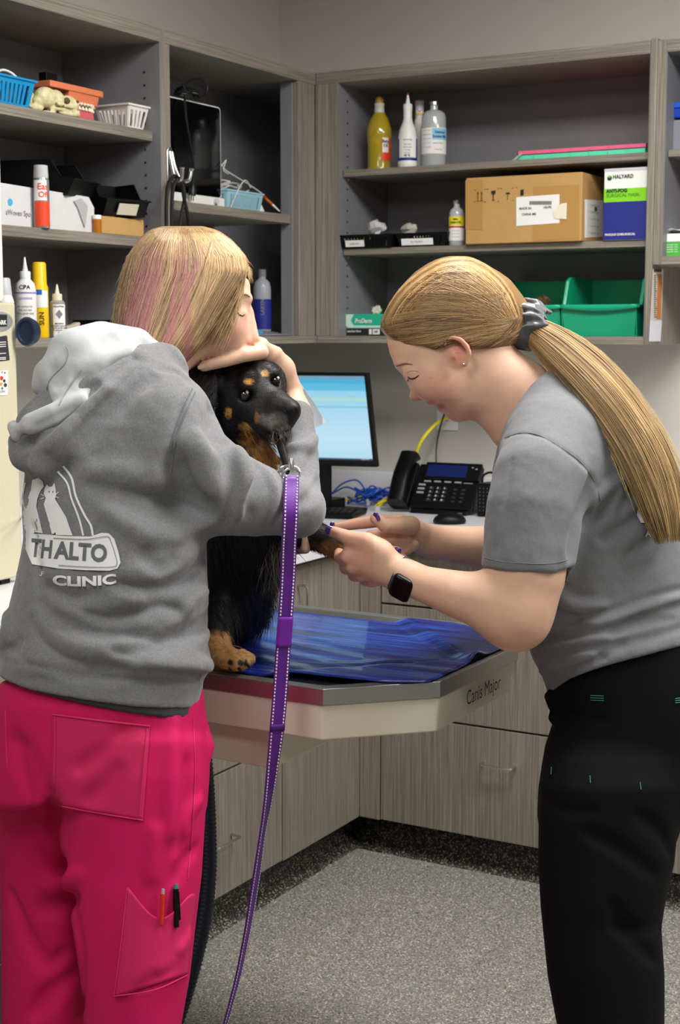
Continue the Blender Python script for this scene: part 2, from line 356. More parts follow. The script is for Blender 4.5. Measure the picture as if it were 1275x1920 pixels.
# left run (faces +x)
t = thing('base_cabinet', 'woodgrain corner base cabinet with one plain door and vertical bar handle', 'cabinet', ((XL+XW)/2, 3.3, 0), 'woodgrain base cabinets along the left wall')
box('carcass', (XW+.022, 3.134, ZB), (XL-.021, 3.5, ZC-.003), mat('carcass_dark', (60, 58, 54)), t, bevel=0)
d = box('door', (XL-.02, 3.1345, ZB), (XL, 3.481, ZC-.003), wood_v, t, bevel=.001)
handle((XL, 3.209, .76), (0, 0, 1), .1, (1, 0, 0), d)
def base_left(y0, y1, label, hy):
    t = thing('base_cabinet', label, 'cabinet', ((XL+XW)/2, (y0+y1)/2, 0), 'woodgrain base cabinets along the left wall')
    box('carcass', (XW+.022, y0+.001, ZB), (XL-.021, y1-.001, ZC-.003), mat('carcass_dark', (60, 58, 54)), t, bevel=0)
    for z0, z1 in gz:
        d = box('drawer', (XL-.02, y0+.0015, z0+.003), (XL, y1-.0015, z1-.003), wood_v, t, bevel=.001)
        handle((XL, hy, z1-.165 if z1-z0 > .2 else (z0+z1)/2), (0, 1, 0), .1, (1, 0, 0), d)
base_left(2.5, 3.131, 'three-drawer woodgrain base cabinet on the left wall beside the pink scrub pants', 2.845)
base_left(1.6, 2.5, 'three-drawer woodgrain base cabinet on the left wall hidden behind the pink scrub pants', 2.1)
# toe kick covered by the coved vinyl floor
cove = floor_mat('shaded_vinyl_cove', [(.4, (52, 51, 48)), (.75, (70, 69, 65)), (.9, (150, 146, 134)), (0, (28, 28, 26)), (1, (200, 196, 180))])  # floor speckle in dark tones, toe-kick shade put into the colour
def cove_prof(n=6): return [(0, 0.0), (.0, .10)]
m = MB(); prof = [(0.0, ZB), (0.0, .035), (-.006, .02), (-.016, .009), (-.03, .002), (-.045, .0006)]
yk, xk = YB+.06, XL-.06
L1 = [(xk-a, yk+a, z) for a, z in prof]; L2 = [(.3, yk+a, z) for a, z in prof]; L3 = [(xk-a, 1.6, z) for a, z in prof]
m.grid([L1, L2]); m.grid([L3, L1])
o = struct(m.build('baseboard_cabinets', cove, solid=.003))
# ================================================================== worktop with upstand
t = thing('worktop', 'white laminate worktop with short upstand running round the corner', 'worktop', (-1.9, 3.8, ZC))
xf, yf = XL+.028, YB-.028
slab = [(XW, 1.6), (xf, 1.6), (xf, yf), (.3, yf), (.3, YW), (XW, YW)]
MB().prism(slab, (0, 0, ZC), (1, 0, 0), (0, 1, 0), (0, 0, .038)).build('slab', white_lam, t, bevel=.002)
box('upstand', (XW, YW-.019, .907), (.3, YW, 1.007), white_lam, t); box('upstand', (XW, 1.6, .907), (XW+.019, YW-.019, 1.007), white_lam, t)
MB().prism([(xf+.0005, 1.6), (xf+.001, 1.6), (xf+.001, yf-.001), (.3, yf-.001), (.3, yf-.0005), (xf+.0005, yf-.0005)], (0, 0, ZC-.001), (1, 0, 0), (0, 1, 0), (0, 0, .006)).build('edge_band', black_gap, t)
# ================================================================== things on the shelves
white_pl = mat('white_plastic', (228, 228, 226), .4); paper = mat('white_paper', (232, 232, 230), .8); black_pl = mat('black_plastic', (9, 9, 10), .42, spec=.25)
card = mat('cardboard', (186, 146, 90), .8, noise=.05, nscale=25); ink = mat('black_ink', (30, 30, 32), .7); grey_ink = mat('grey_ink', (120, 120, 128), .7)
blue_ink = mat('royal_blue_print', (28, 36, 128), .5); red_pl = mat('red_plastic', (190, 24, 28), .4)
TL = (0, 1, 0); UPV = (0, 0, 1)     # text direction on left-wall things (seen from +x)
TB = (1, 0, 0)                      # text direction on back-wall things (seen from -y)
def onL(px, py, X=-2.36): return atx(px, py, X)
def onB(px, py, Y=3.97): return aty(px, py, Y)
def slotted_basket(name, label, c, w, d, h, m, cat_='basket', taper=.012, slots=8, rot=0, t=.002, yslots=3, group=None, ringw=.006):
    """open basket; slot bars all round; c = base centre"""
    T = thing(name, label, cat_, c, group); M_ = Matrix.Translation(Vector(c)) @ Matrix.Rotation(rot, 4, 'Z')
    b = MB(); b.T = M_
    b.box((-w/2+taper, -d/2+taper, 0), (w/2-taper, d/2-taper, t))
    def side(p0, p1, q0, q1, n):
        # p bottom, q top corners; bars between
        p0, p1, q0, q1 = map(np.array, (p0, p1, q0, q1)); p0 = p0.astype(float)
        nn = np.cross(p1-p0, q0-p0); nn = nn/np.linalg.norm(nn)*t
        def quad(a, bb, cc, dd):
            v = [a, bb, cc, dd]; v += [x+nn for x in v]
            b.add(v, [(0, 1, 2, 3), (7, 6, 5, 4), (0, 4, 5, 1), (1, 5, 6, 2), (2, 6, 7, 3), (3, 7, 4, 0)])
        L = lambda u, s_: (p0*(1-u)+p1*u)*(1-s_)+(q0*(1-u)+q1*u)*s_
        quad(L(0, 0), L(1, 0), L(1, .14), L(0, .14)); quad(L(0, .82), L(1, .82), L(1, 1), L(0, 1))
        e = .09
        quad(L(0, .14), L(e, .14), L(e, .82), L(0, .82)); quad(L(1-e, .14), L(1, .14), L(1, .82), L(1-e, .82))
        for i in range(n-1):
            u = e+(1-2*e)*(i+1)/n; quad(L(u-.3*(1-2*e)/n, .14), L(u+.3*(1-2*e)/n, .14), L(u+.3*(1-2*e)/n, .82), L(u-.3*(1-2*e)/n, .82))
    a, e = w/2-taper, d/2-taper; A, E_ = w/2, d/2
    side((-a, -e, 0), (a, -e, 0), (-A, -E_, h), (A, -E_, h), slots); side((a, e, 0), (-a, e, 0), (A, E_, h), (-A, E_, h), slots)
    side((a, -e, 0), (a, e, 0), (A, -E_, h), (A, E_, h), yslots); side((-a, e, 0), (-a, -e, 0), (-A, E_, h), (-A, -E_, h), yslots)
    b.build('body', m, T)
    r = MB(); r.T = M_; g = ringw
    for x0, y0, x1, y1 in ((-A-g, -E_-g, A+g, -E_+.001), (-A-g, E_-.001, A+g, E_+g), (-A-g, -E_, -A+.001, E_), (A-.001, -E_, A+g, E_)): r.box((x0, y0, h-.002), (x1, y1, h+.003))
    r.build('rim', m, T, bevel=.001)
    return T
def bottle(name, label, c, prof, m, cat_='bottle', group=None, parts=(), n=28, sx=1, sy=1):
    T = thing(name, label, cat_, c, group)
    MB().lathe(prof, c, n, sx, sy).build('bottle_body', m, T)
    for (nm, pr, mm) in parts: MB().lathe(pr, c, n, sx, sy).build(nm, mm, T)
    return T
def wrap_label(T, c, r, z0, z1, a0, a1, m, name='paper_label', sx=1, sy=1, n=20):
    """label band on a round bottle; angles in degrees measured from +x"""
    rows = [[(c[0]+(r+.0007)*math.cos(math.radians(a0+(a1-a0)*i/n))*sx, c[1]+(r+.0007)*math.sin(math.radians(a0+(a1-a0)*i/n))*sy, c[2]+z) for i in range(n+1)] for z in (z0, z1)]
    return MB().grid(rows).build(name, m, T)
def curved_text(T, t, size, c, r, z, ang, m, name='lettering', bold=.0003, align='CENTER', sxx=1, vert=False):
    r2 = r+.0014; a = math.radians(ang)
    fn = (lambda x, y: (c[0]+r2*math.cos(a+x/r2), c[1]+r2*math.sin(a+x/r2), c[2]+z+y)) if not vert else (lambda x, y: (c[0]+r2*math.cos(a-y/r2), c[1]+r2*math.sin(a-y/r2), c[2]+z+x))
    return MB().text(t, size, (0, 0, 0), (1, 0, 0), (0, 0, 1), bold=bold, align=align, fn=fn, sxx=sxx).build(name, m, T, auto=None)
# direction from a shelf item to the camera, in degrees
def face(c): return math.degrees(math.atan2(-c[1], -c[0]))

# ---------- left unit, upper shelf
z = S1L
p = atx(24, 195, -2.36)
T = slotted_basket('storage_basket', 'bright blue slotted plastic basket at the left end of the top shelf', (-2.375, 2.602, z), .09, .16, .062, mat('blue_basket', (18, 140, 200), .4), slots=6, yslots=9, rot=0)
t2 = thing('clear_container', 'translucent grey plastic cup standing inside the bright blue basket', 'container', (-2.4, 2.58, z+.004))
MB().lathe([(.026, 0), (.03, .02), (.032, .085), (.024, .1), (.022, .1)], (-2.40, 2.58, z+.004)).build('cup', mat('frost', (150, 150, 156), .3), t2)
MB().tube(cat([(-2.385, 2.60, z+.07), (-2.37, 2.62, z+.083), (-2.36, 2.64, z+.078), (-2.355, 2.655, z+.066)]), .003).build('tube', white_pl, t2)
bone = mat('bone', (214, 204, 160), .55, noise=.22, nscale=70, bump=.4, bscale=150)
T = thing('jaw_model', 'small cream ribbed tooth model between the blue basket and the skull', 'model', (-2.37, 2.71, z))
m = MB()
for i in range(9): m.ell((-2.375+.004*math.sin(i), 2.69+.0055*i, z+.026), (.014, .0042, .026-.0012*abs(i-3)), 10, 8)
m.ell((-2.38, 2.712, z+.022), (.012, .026, .021)); m.build('ribs', bone, T)
# skull: SDF is built later with the figures; simple sculpt from ellipsoids fused by remesh
def fused(name, prims, m, T, vox=.0016, smooth=4):
    b = MB()
    for q in prims: b.ell(q[0], q[1], 14, 10)
    o = b.build(name, m, T)
    r = o.modifiers.new('r', 'REMESH'); r.mode = 'VOXEL'; r.voxel_size = vox; r.use_smooth_shade = True
    s_ = o.modifiers.new('s', 'SMOOTH'); s_.iterations = smooth; s_.factor = .5
    return o
c0 = np.array([-2.350, 2.772, z]); q_ = 1.15
T = thing('animal_skull', 'cream cat skull with hollow eye socket and bared teeth beside the orange jaw', 'skull', tuple(c0))
P = []
def sk(y, zz, x, r): P.append(((c0[0]+x, c0[1]+y*q_, c0[2]+zz*1.12), (r[0], r[1]*q_, r[2]*1.12)))
sk(-.015, .035, -.01, (.022, .03, .022)); sk(.012, .034, -.008, (.02, .022, .021)); sk(-.035, .026, -.012, (.013, .016, .012))
sk(.045, .028, -.005, (.014, .028, .017)); sk(.062, .03, -.003, (.012, .014, .013)); sk(.05, .04, -.006, (.01, .02, .008))
sk(.02, .014, .004, (.006, .03, .0045)); sk(.04, .008, .002, (.008, .03, .0055)); sk(.068, .012, 0, (.008, .012, .007)); sk(-.004, .012, .0, (.005, .008, .013)); sk(-.018, .004, .0, (.004, .02, .0035))
sk(.03, .022, .012, (.004, .024, .004)); sk(.008, .024, .012, (.005, .012, .006)); sk(-.045, .012, -.01, (.008, .022, .008))
fused('skull_bone', P, bone, T)
d = MB()
for y_, zz, x_, r in ((.032, .034, .0085, (.006, .0085, .0075)), (.066, .036, .0075, (.004, .004, .0035)), (.012, .022, .013, (.003, .006, .004))): d.ell((c0[0]+x_, c0[1]+y_*q_, c0[2]+zz*1.12), (r[0], r[1]*q_, r[2]), 12, 8)
d.build('eye_socket', mat('bone_hollow', (92, 78, 50), .8), T)
for k in range(7):
    MB().lathe([(.0022, .007), (.0017, .003), (.0004, 0)], (c0[0]+.006, c0[1]+(.038+.0055*k)*q_, c0[2]+.014-(.003 if k == 5 else 0)), 8).build('tooth', mat('tooth', (236, 230, 204), .3), T)
# dental model (hinged dog jaw)
c0 = np.array([-2.392, 2.90, z]); ym = lambda y: 2.985+(y-3.043)*1.45; zm = lambda q: z+(q-z)*.86; og = mat('orange_gum', (222, 128, 88), .4); pkg = mat('pink_gum', (206, 96, 104), .35)
T = thing('dental_model', 'orange and pink plastic dog jaw model with white teeth', 'model', tuple(c0))
def ushape(x0, y0, y1, z0, z1, w, n=12):
    pts = [(y0, -w), (y1-w*.6, -w*.9)] + [(y1-w*.6+w*.6*math.sin(a), -w*.9*math.cos(a)) for a in [math.pi*i/n for i in range(n+1)]] + [(y0, w)]
    return [(x0+b, a, z0) for a, b in pts], (0, 0, z1-z0)
def slab(name, x0, y0, y1, z0, z1, w, m, w2=None):
    y0, y1, z0, z1 = ym(y0), ym(y1), zm(z0), zm(z1)
    pts, h = ushape(x0, y0, y1, z0, z1, w); pts2, _ = ushape(x0, y0, y1-(w-(w2 or w)), z1, z1, w2 or w)
    N = len(pts); b = MB(); b.add(pts+pts2, [tuple(range(N))[::-1], tuple(range(N, 2*N))]+[(i, (i+1) % N, N+(i+1) % N, N+i) for i in range(N)]); return b.build(name, m, T, bevel=.003)
slab('upper_base', c0[0], 2.895, 3.043, z+.078, z+.096, .034, og)
slab('upper_gum', c0[0], 2.945, 3.03, z+.05, z+.079, .024, og, .03)
slab('lower_gum', c0[0], 2.955, 3.022, z+.012, z+.036, .024, pkg, .022); slab('lower_base', c0[0], 2.94, 3.03, z+.0005, z+.012, .028, og)
for k in range(9):
    y = 2.952+.0085*k; big = k in (2, 7)
    x_ = c0[0]+.0225 - max(0, k-6)*.005
    MB().lathe([(.0042, 0), (.0044, .004), (.0012, .013 if big else .009)], (x_, ym(y)-.002, z+.029), 8).build('tooth', MATS['tooth'], T)
    MB().lathe([(.0008, -.012 if big else -.008), (.0046, -.004), (.0044, 0)], (x_+.001, ym(y)+.003, z+.046), 8).build('tooth', MATS['tooth'], T)
box('hinge', (c0[0]-.012, 2.782, z+.0825), (c0[0]+.012, 2.822, z+.104), black_pl, T); box('hinge_post', (c0[0]-.008, 2.775, z+.0005), (c0[0]+.008, 2.787, z+.0825), og, T)
slotted_basket('storage_basket', 'small white slotted plastic basket at the right end of the top shelf', (-2.385, 3.073, z), .105, .082, .058, mat('white_basket', (226, 222, 218), .4), slots=7, yslots=4, rot=.0)
# ---------- left unit, middle shelf
z = S2L
T = thing('carton', 'big white carton with a light blue dot and a torn corner', 'box', (-2.38, 2.74, z))
y0, y1 = atx(-30, 400, -2.34)[1], atx(180, 400, -2.34)[1]
poly = [(y0, 0), (y1, 0), (y1, .062), (y1-.02, .086), (y0, .096)]
MB().prism(poly, (-2.345, 0, z+.0005), (0, 1, 0), (0, 0, 1), (-.09, 0, 0)).build('carton_body', mat('white_card', (206, 206, 208), .7, noise=.04, nscale=20), T, bevel=.001)
MB().prism([(-.012, 0), (-.036, .045), (-.05, .06), (-.022, .068), (0, .052), (-.006, .02)], (-2.3445, y1-.03, z+.012), (0, 1, 0), (0, 0, 1), (.004, 0, 0)).build('torn_flap', mat('grey_card', (170, 170, 172), .8), T)
pc = atx(19, 379, -2.3447); MB().lathe([(.0075, 0), (.0075, .0006)], (0, 0, 0)).build('tmp', black_pl) ; bpy.data.objects.remove(bpy.data.objects['tmp'])
MB().prism([(.008*math.cos(a*.3), .008*math.sin(a*.3)) for a in range(21)], tuple(pc), (0, 1, 0), (0, 0, 1), (.0006, 0, 0)).build('blue_dot', mat('sky_dot', (70, 165, 205), .6), T)
pt = atx(34, 400, -2.3445); MB().text('aWoven Spo', .018, tuple(pt), TL, UPV, sxx=.9).build('lettering', grey_ink, T, auto=None)
c = (-2.328, atx(79, 428, -2.328)[1], z)
orange = mat('orange_print', (226, 70, 36), .45)
T = bottle('spray_can', 'tall silver and orange spray can with clear cap in front of the white carton', c, [(.0175, 0), (.0185, .002), (.0185, .108), (.016, .116)], mat('silver_can', (170, 170, 172), .3, .6), 'spray can',
    parts=[('cap', [(.0165, .112), (.0172, .116), (.016, .142), (.014, .143)], mat('clear_cap', (195, 196, 198), .15)), ('nozzle', [(.012, .116), (.011, .128), (.006, .132)], white_pl)])
fa = face(c)
wrap_label(T, c, .0185, .004, .06, fa-55, fa+70, orange, 'orange_label'); wrap_label(T, c, .0187, .062, .108, fa-55, fa+40, paper, 'white_label')
curved_text(T, 'Eas', .02, c, .0187, .093, fa+10, orange); curved_text(T, 'Off', .018, c, .0187, .075, fa+14, orange)
# black hopper bins
def hopper(c, rot, label, tilt=0, L=.17, w=.1, h=.082):
    T = thing('storage_bin', label, 'bin', c, 'black hopper bins'); b = MB(); b.T = Matrix.Translation(Vector(c)) @ Matrix.Rotation(rot, 4, 'Z') @ Matrix.Rotation(tilt, 4, 'X')
    side = [(-L/2, 0), (L/2-.02, 0), (L/2, h*.45), (L/2-.035, h*.55), (L/2-.06, h), (-L/2, h)]
    for s_ in (-1, 1): b.prism(side, (s_*w/2, 0, 0), (0, 1, 0), (0, 0, 1), (-s_*.003, 0, 0))
    b.box((-w/2, -L/2, 0), (w/2, L/2-.02, .003)); b.box((-w/2, -L/2, 0), (w/2, -L/2+.003, h))
    b.prism([(L/2-.02, 0), (L/2, h*.45), (L/2-.003, h*.45), (L/2-.023, 0)], (-w/2, 0, 0), (0, 1, 0), (0, 0, 1), (w, 0, 0))
    b.box((-w/2-.004, L/2-.005, h*.42), (w/2+.004, L/2+.004, h*.47))
    b.build('bin_body', mat('black_bin', (10, 10, 11), .4, spec=.3), T, bevel=.001); return T
T = hopper((-2.43, 2.84, z+.0835), math.radians(-75), 'black plastic hopper bin lying behind the white carton', h=.085, L=.2, w=.14)
T = thing('bin_riser', 'dark box supporting the black hopper bin behind the white carton', 'box', (-2.45, 2.84, z)); box('riser_body', (-2.52, 2.75, z+.0005), (-2.41, 2.93, z+.0825), black_pl, T)
T = hopper((-2.385, 3.025, z+.048), math.radians(-105), 'black plastic hopper bin with paper label resting on the small cardboard box', L=.14, w=.13, h=.085)
lb = MB(); lb.T = Matrix.Translation(Vector((-2.385, 3.025, z+.048))) @ Matrix.Rotation(math.radians(-105), 4, 'Z')
lb.prism([(-.03, .004), (.03, .004), (.03, .033), (-.03, .033)], (0, .0735-.017, 0), (1, 0, 0), (0, .45, .89), (0, .002, -.001)); lb.build('paper_label', mat('cream_label', (205, 198, 178), .7), T)
c = (-2.335, atx(182, 432, -2.335)[1], z)
bottle('pill_bottle', 'small amber pill bottle with white cap beside the small cardboard box', c, [(.0095, 0), (.01, .002), (.01, .034)], mat('amber', (200, 120, 30), .25, trans=.3), parts=[('cap', [(.011, .034), (.011, .043), (.0105, .044)], white_pl)])
T = thing('cardboard_box', 'small plain brown cardboard box under the labelled black bin', 'box', (-2.38, 3.03, z)); y0, y1 = atx(191, 410, -2.335)[1], atx(270, 410, -2.335)[1]
box('box_body', (-2.42, y0, z+.0005), (-2.335, y1, z+.044), card, T, bevel=.003); box('tape', (-2.4205, y0+.03, z+.0445), (-2.3345, y0+.05, z+.0448), mat('tape', (205, 175, 120), .2), T, bevel=0)
# ---------- left unit, bottom
z = ZU0+.022
c = (-2.335, atx(50, 634, -2.335)[1], z); lav = mat('lavender_print', (140, 130, 190), .6)
T = bottle('squeeze_bottle', 'large white squeeze bottle with pointed nozzle and thin purple line', c, [(.022, 0), (.0245, .003), (.0245, .105), (.021, .124), (.012, .134), (.011, .136)], white_pl,
    parts=[('cap', [(.0125, .134), (.0125, .15), (.011, .152)], white_pl), ('nozzle', [(.007, .152), (.0045, .165), (.002, .183), (.0015, .184)], white_pl)])
fa = face(c); wrap_label(T, c, .0245, .101, .1045, fa-80, fa+80, lav, 'purple_line'); curved_text(T, 'CPA', .014, c, .0225, .115, fa-4, ink)
for k, (s_, zz) in enumerate((('CLEANSING', .09), ('ear solution for', .072), ('dogs and cats', .064), ('cleans gentle deep', .056))): curved_text(T, s_, .006 if k else .007, c, .0245, zz, fa-5, lav if k == 0 else grey_ink, bold=.0001)
c = (-2.36, atx(70, 634, -2.36)[1]+.012, z)
yel = mat('yellow_plastic', (240, 196, 18), .4)
T = bottle('cleaner_bottle', 'yellow bottle with blue oval mark behind the white squeeze bottle', c, [(.018, 0), (.02, .003), (.02, .118), (.017, .125), (.016, .172), (.013, .176)], yel)
fa = face(c); wrap_label(T, c, .02, .07, .11, fa-30, fa+60, paper, 'white_label'); wrap_label(T, c, .0203, .1, .112, fa-25, fa+15, mat('mid_blue', (40, 90, 180), .5), 'blue_oval'); curved_text(T, 'SUN', .016, c, .02, .045, fa+12, ink, vert=True)
c = (-2.335, atx(109, 634, -2.335)[1], z)
T = bottle('dropper_bottle', 'small grey dropper bottle with cream pointed cap and a diamond on its label', c, [(.016, 0), (.0175, .002), (.0175, .083), (.014, .087), (.011, .088)], mat('grey_bottle', (150, 148, 140), .4),
    parts=[('cap', [(.0115, .086), (.0115, .102), (.0095, .103)], mat('cream_plastic', (222, 216, 196), .4)), ('nozzle', [(.006, .103), (.0035, .115), (.0018, .125), (.001, .1255)], MATS['cream_plastic'])])
fa = face(c); wrap_label(T, c, .0175, .004, .078, fa-35, fa+75, paper)
a = math.radians(fa+12); r2 = .0189; dm = [(0, .066), (.009, .055), (0, .044), (-.009, .055)]
MB().add([(c[0]+r2*math.cos(a+x/r2), c[1]+r2*math.sin(a+x/r2), c[2]+y) for x, y in dm], [(0, 1, 2, 3)]).build('diamond_mark', grey_ink, T)
for k, (s_, zz) in enumerate((('INDUSTRIAL', .073), ('IMAGING', .033), ('deionized water and', .028), ('glycol sterile lube', .023), ('for exterior use', .018), ('only', .013))): curved_text(T, s_, .0052, c, .0176, zz, fa+12, ink, bold=.0001)
T = thing('foil_pouch', 'beige foil pouch slumped behind the grey dropper bottle', 'pouch', (-2.36, 2.94, z)); y0 = atx(126, 620, -2.36)[1]
MB().prism([(0, 0), (.036, 0), (.052, .034), (.048, .037), (.03, .031), (0, .026)], (-2.36, y0, z+.0005), (0, 1, 0), (0, 0, 1), (-.018, 0, 0)).build('pouch_body', mat('beige_foil', (190, 176, 160), .6, noise=.1, nscale=200), T, bevel=.003)
T = slotted_basket('storage_basket', 'black lattice basket half hidden by the pink streaked hair on the bottom shelf', (-2.385, 3.02, z), .13, .13, .04, black_pl, slots=9, yslots=9)
for k, (y, zz, mm, l) in enumerate(((2.985, .02, 'green_lid', 'green capped vial lying in the black lattice basket'), (3.03, .024, 'white_plastic', 'white vial lying in the black lattice basket'))):
    mm = MATS.get(mm) or mat('green_lid', (30, 130, 80), .4)
    tag(MB().tube([(-2.38, y, z+zz), (-2.35, y+.02, z+zz+.004), (-2.34, y+.026, z+zz+.005)], .009, 12).build('vial', mm), l, 'vial')
c = (-2.335, atx(8, 600, -2.335)[1], z)
T = bottle('spray_bottle', 'grey capped white aerosol with a purple band behind the beige machine', c, [(.021, 0), (.023, .003), (.023, .082), (.0185, .096)], white_pl, 'spray can', parts=[('cap', [(.0185, .095), (.0185, .1), (.0155, .132), (.013, .135)], mat('pale_grey', (196, 198, 204), .4))])
wrap_label(T, c, .023, .07, .078, face(c)-80, face(c)+80, mat('purple_print', (110, 40, 140), .5), 'purple_band')
# ---------- corner unit: framed screen, cords, baskets
z = S2M
T = thing('tablet_monitor', 'white-framed dark glossy screen standing on a white base in the corner cabinet', 'monitor', (-2.4, 3.22, z))
y0, y1 = atx(300, 300, -2.36)[1], atx(414, 300, -2.36)[1]; z1 = atx(405, 200, -2.36)[2]-.0; zb = z+.028
X = -2.36
def rrect(y0, y1, z0, z1, r, n=5):
    o = []
    for cy_, cz_, a0 in ((y1-r, z1-r, 0), (y0+r, z1-r, 90), (y0+r, z0+r, 180), (y1-r, z0+r, 270)):
        for i in range(n+1): a = math.radians(a0+90*i/n); o.append((cy_+r*math.cos(a), cz_+r*math.sin(a)))
    return o
MB().prism(rrect(y0, y1, zb-.002, z1, .012), (X-.02, 0, 0), (0, 1, 0), (0, 0, 1), (.02, 0, 0)).build('frame', white_pl, T)
MB().prism(rrect(y0+.003, y1-.003, zb, z1-.003, .01), (X-.0005, 0, 0), (0, 1, 0), (0, 0, 1), (.0015, 0, 0)).build('screen', mat('black_glass', (4, 4, 5), .06, spec=.6), T)
box('base', (X-.1, y0, z+.0005), (X+.012, y1+.001, zb-.002), white_pl, T, bevel=.003)
kn = atx(403, 370, X+.012); MB().tube([(X+.012, kn[1], z+.014), (X+.022, kn[1], z+.014)], .008, 16).build('knob', mat('pale_grey', (196, 198, 204), .4), T)
cord = mat('black_cord', (10, 10, 11), .45)
pz = z1+.002
T = thing('extension_lead', 'coiled black power cord on top of the framed screen, its plug hanging in front', 'cord', (-2.35, 3.2, z1))
co = [(-2.372+.012*math.sin(3*a), atx(352, 170, -2.37)[1]+.045*math.cos(a)*(1-.12*(a//6.28)), z1+.012+.006*(a//6.28)+.008*math.sin(a)+.006) for a in [i*.35 for i in range(54)]]
MB().tube(cat(co, 2), .0032, 8).build('coil', cord, T)
lp = [atx(345, 158, -2.35), atx(372, 148, -2.345), atx(388, 160, -2.34), atx(384, 178, -2.34), atx(365, 185, -2.34), atx(350, 172, -2.345)]
MB().tube(cat(lp, 6, True), .003, 8, closed=True).build('loop', cord, T)
dr = [atx(346, 180, -2.345), atx(349, 220, -2.332), atx(355, 260, -2.33), atx(362, 300, -2.33), atx(364, 330, -2.33), atx(362, 348, -2.33)]
MB().tube(cat(dr, 6), .0032, 8).build('hanging_cord', cord, T)
a, b2 = atx(362, 346, -2.33), atx(360, 366, -2.33); g = MB().tube([a, a*.5+b2*.5, b2], [.006, .011, .01], 10).build('plug', cord, T)
for k in (-1, 1):
    q = b2+np.array([0, k*.005, 0]); box('prong', tuple(q-np.array([.001, .002, .014])), tuple(q+np.array([.001, .002, 0])), chrome, T, bevel=0)
# hook with cables on the divider end
T = thing('cable_hook', 'brushed metal double hook on the cabinet divider carrying black cables', 'hook', tuple(atx(316, 325, XU)))
q = atx(316, 300, XU)
MB().prism([(-.012, -.045), (.012, -.045), (.013, .03), (.006, .042), (-.006, .042), (-.013, .03)], (XU, q[1], q[2]-.01), (0, 1, 0), (0, 0, 1), (.006, 0, 0)).build('plate', chrome, T, bevel=.002)
for dy in (-.006, .018):
    MB().tube(cat([(XU+.005, q[1]+dy*.4, q[2]+.02), (XU+.014, q[1]+dy*.5, q[2]-.02), (XU+.026, q[1]+dy, q[2]-.05), (XU+.045, q[1]+dy*1.4, q[2]-.05), (XU+.05, q[1]+dy*1.7, q[2]-.022)], 6), [.0055]*24+[.0075], 10).build('hook_arm', chrome, T)
for k, (dx, pts) in enumerate(((0, [(312, 442), (312, 380), (316, 345), (327, 330), (336, 338)]), (1, [(322, 442), (322, 390), (325, 352), (334, 334), (340, 345)]), (0, [(334, 442), (341, 400), (346, 370), (343, 345), (340, 335)]), (1, [(358, 442), (351, 400), (344, 365), (342, 345), (338, 336)]))):
    tag(MB().tube(cat([atx(x, y, XU+.03+.004*dx) for x, y in pts], 6), .0048, 8).build('cable', cord), ['black cable hanging from the wall hook, leftmost', 'black cable hanging from the wall hook, second from left', 'black cable hanging from the wall hook, third from left', 'black cable hanging from the wall hook, rightmost'][k], 'cable', 'cables on the wall hook')
q0, q1 = atx(416, 380, -2.36), atx(488, 392, -2.36)
slotted_basket('storage_basket', 'pale blue perforated basket full of white tubing beside the framed screen', (-2.40, (q0[1]+q1[1])/2-.003, z), .11, q1[1]-q0[1]-.014, .05, mat('pale_blue_plastic', (150, 196, 212), .45), slots=9, yslots=16, taper=.008, ringw=.004)
T = thing('tubing', 'coiled clear white tubing heaped in the pale blue basket', 'tubing', (-2.4, (q0[1]+q1[1])/2, z+.04))
tb = mat('white_tubing', (200, 200, 194), .3); rr = np.random.RandomState(3)
for k in range(5):
    cc = np.array([-2.395+.01*rr.randn(), (q0[1]+q1[1])/2-.01+.01*rr.randn(), z+.05+.006*k])
    MB().tube(cat([cc+np.array([.035*math.cos(a), .045*math.sin(a), .008*math.sin(2*a+k)]) for a in [i*.7 for i in range(9)]], 5), .0022, 6).build('loop', tb, T)
MB().tube(cat([atx(432, 390, -2.342), atx(447, 355, -2.342), atx(460, 338, -2.345), atx(470, 352, -2.35)], 6), .002, 6).build('loop', tb, T)
MB().tube(cat([atx(415, 308, -2.36), atx(422, 318, -2.36), atx(440, 330, -2.36), atx(465, 345, -2.36), atx(490, 362, -2.35)], 6), .002, 6).build('loop', tb, T)
MB().tube(cat([atx(415, 312, -2.35), atx(424, 300, -2.35), atx(419, 318, -2.35), atx(428, 326, -2.35)], 6), .0016, 6).build('loop', tb, T)
p0, p1 = atx(488, 363, -2.36), atx(524, 396, -2.335)
T = thing('probe', 'red and orange tipped white probe leaning against the pale blue basket', 'probe', tuple(p1))
L_ = lambda u: tuple(p0*(1-u)+p1*u)
MB().tube([L_(0), L_(.25)], .006, 10).build('red_cap', mat('dark_red', (150, 34, 22), .5), T); MB().tube([L_(.25), L_(.6)], .0045, 10).build('orange_grip', mat('burnt_orange', (176, 92, 36), .5), T); MB().tube([L_(.6), L_(1)], [.004, .002], 10).build('tip', white_pl, T)
T = thing('small_sachet', 'white sachet lying under the leaning probe', 'sachet', tuple(atx(500, 395, -2.36))); q = atx(496, 397, -2.34)
MB().prism([(0, 0), (.03, 0), (.012, .022)], (-2.35, q[1]-.01, z+.001), (0, 1, 0), (0, 0, 1), (-.02, 0, 0)).build('sachet_body', paper, T, bevel=.002)
z = ZU0+.022
c = (-2.40, atx(492, 600, -2.40)[1], z)
T = bottle('lotion_bottle', 'clear-topped bottle with a deep blue label in the dark corner cabinet', c, [(.024, 0), (.026, .003), (.026, .14), (.022, .158), (.011, .168), (.011, .176)], mat('frosted_bottle', (150, 154, 162), .3), parts=[('cap', [(.012, .174), (.012, .194), (.011, .195)], mat('frost_cap', (110, 112, 116), .4))])
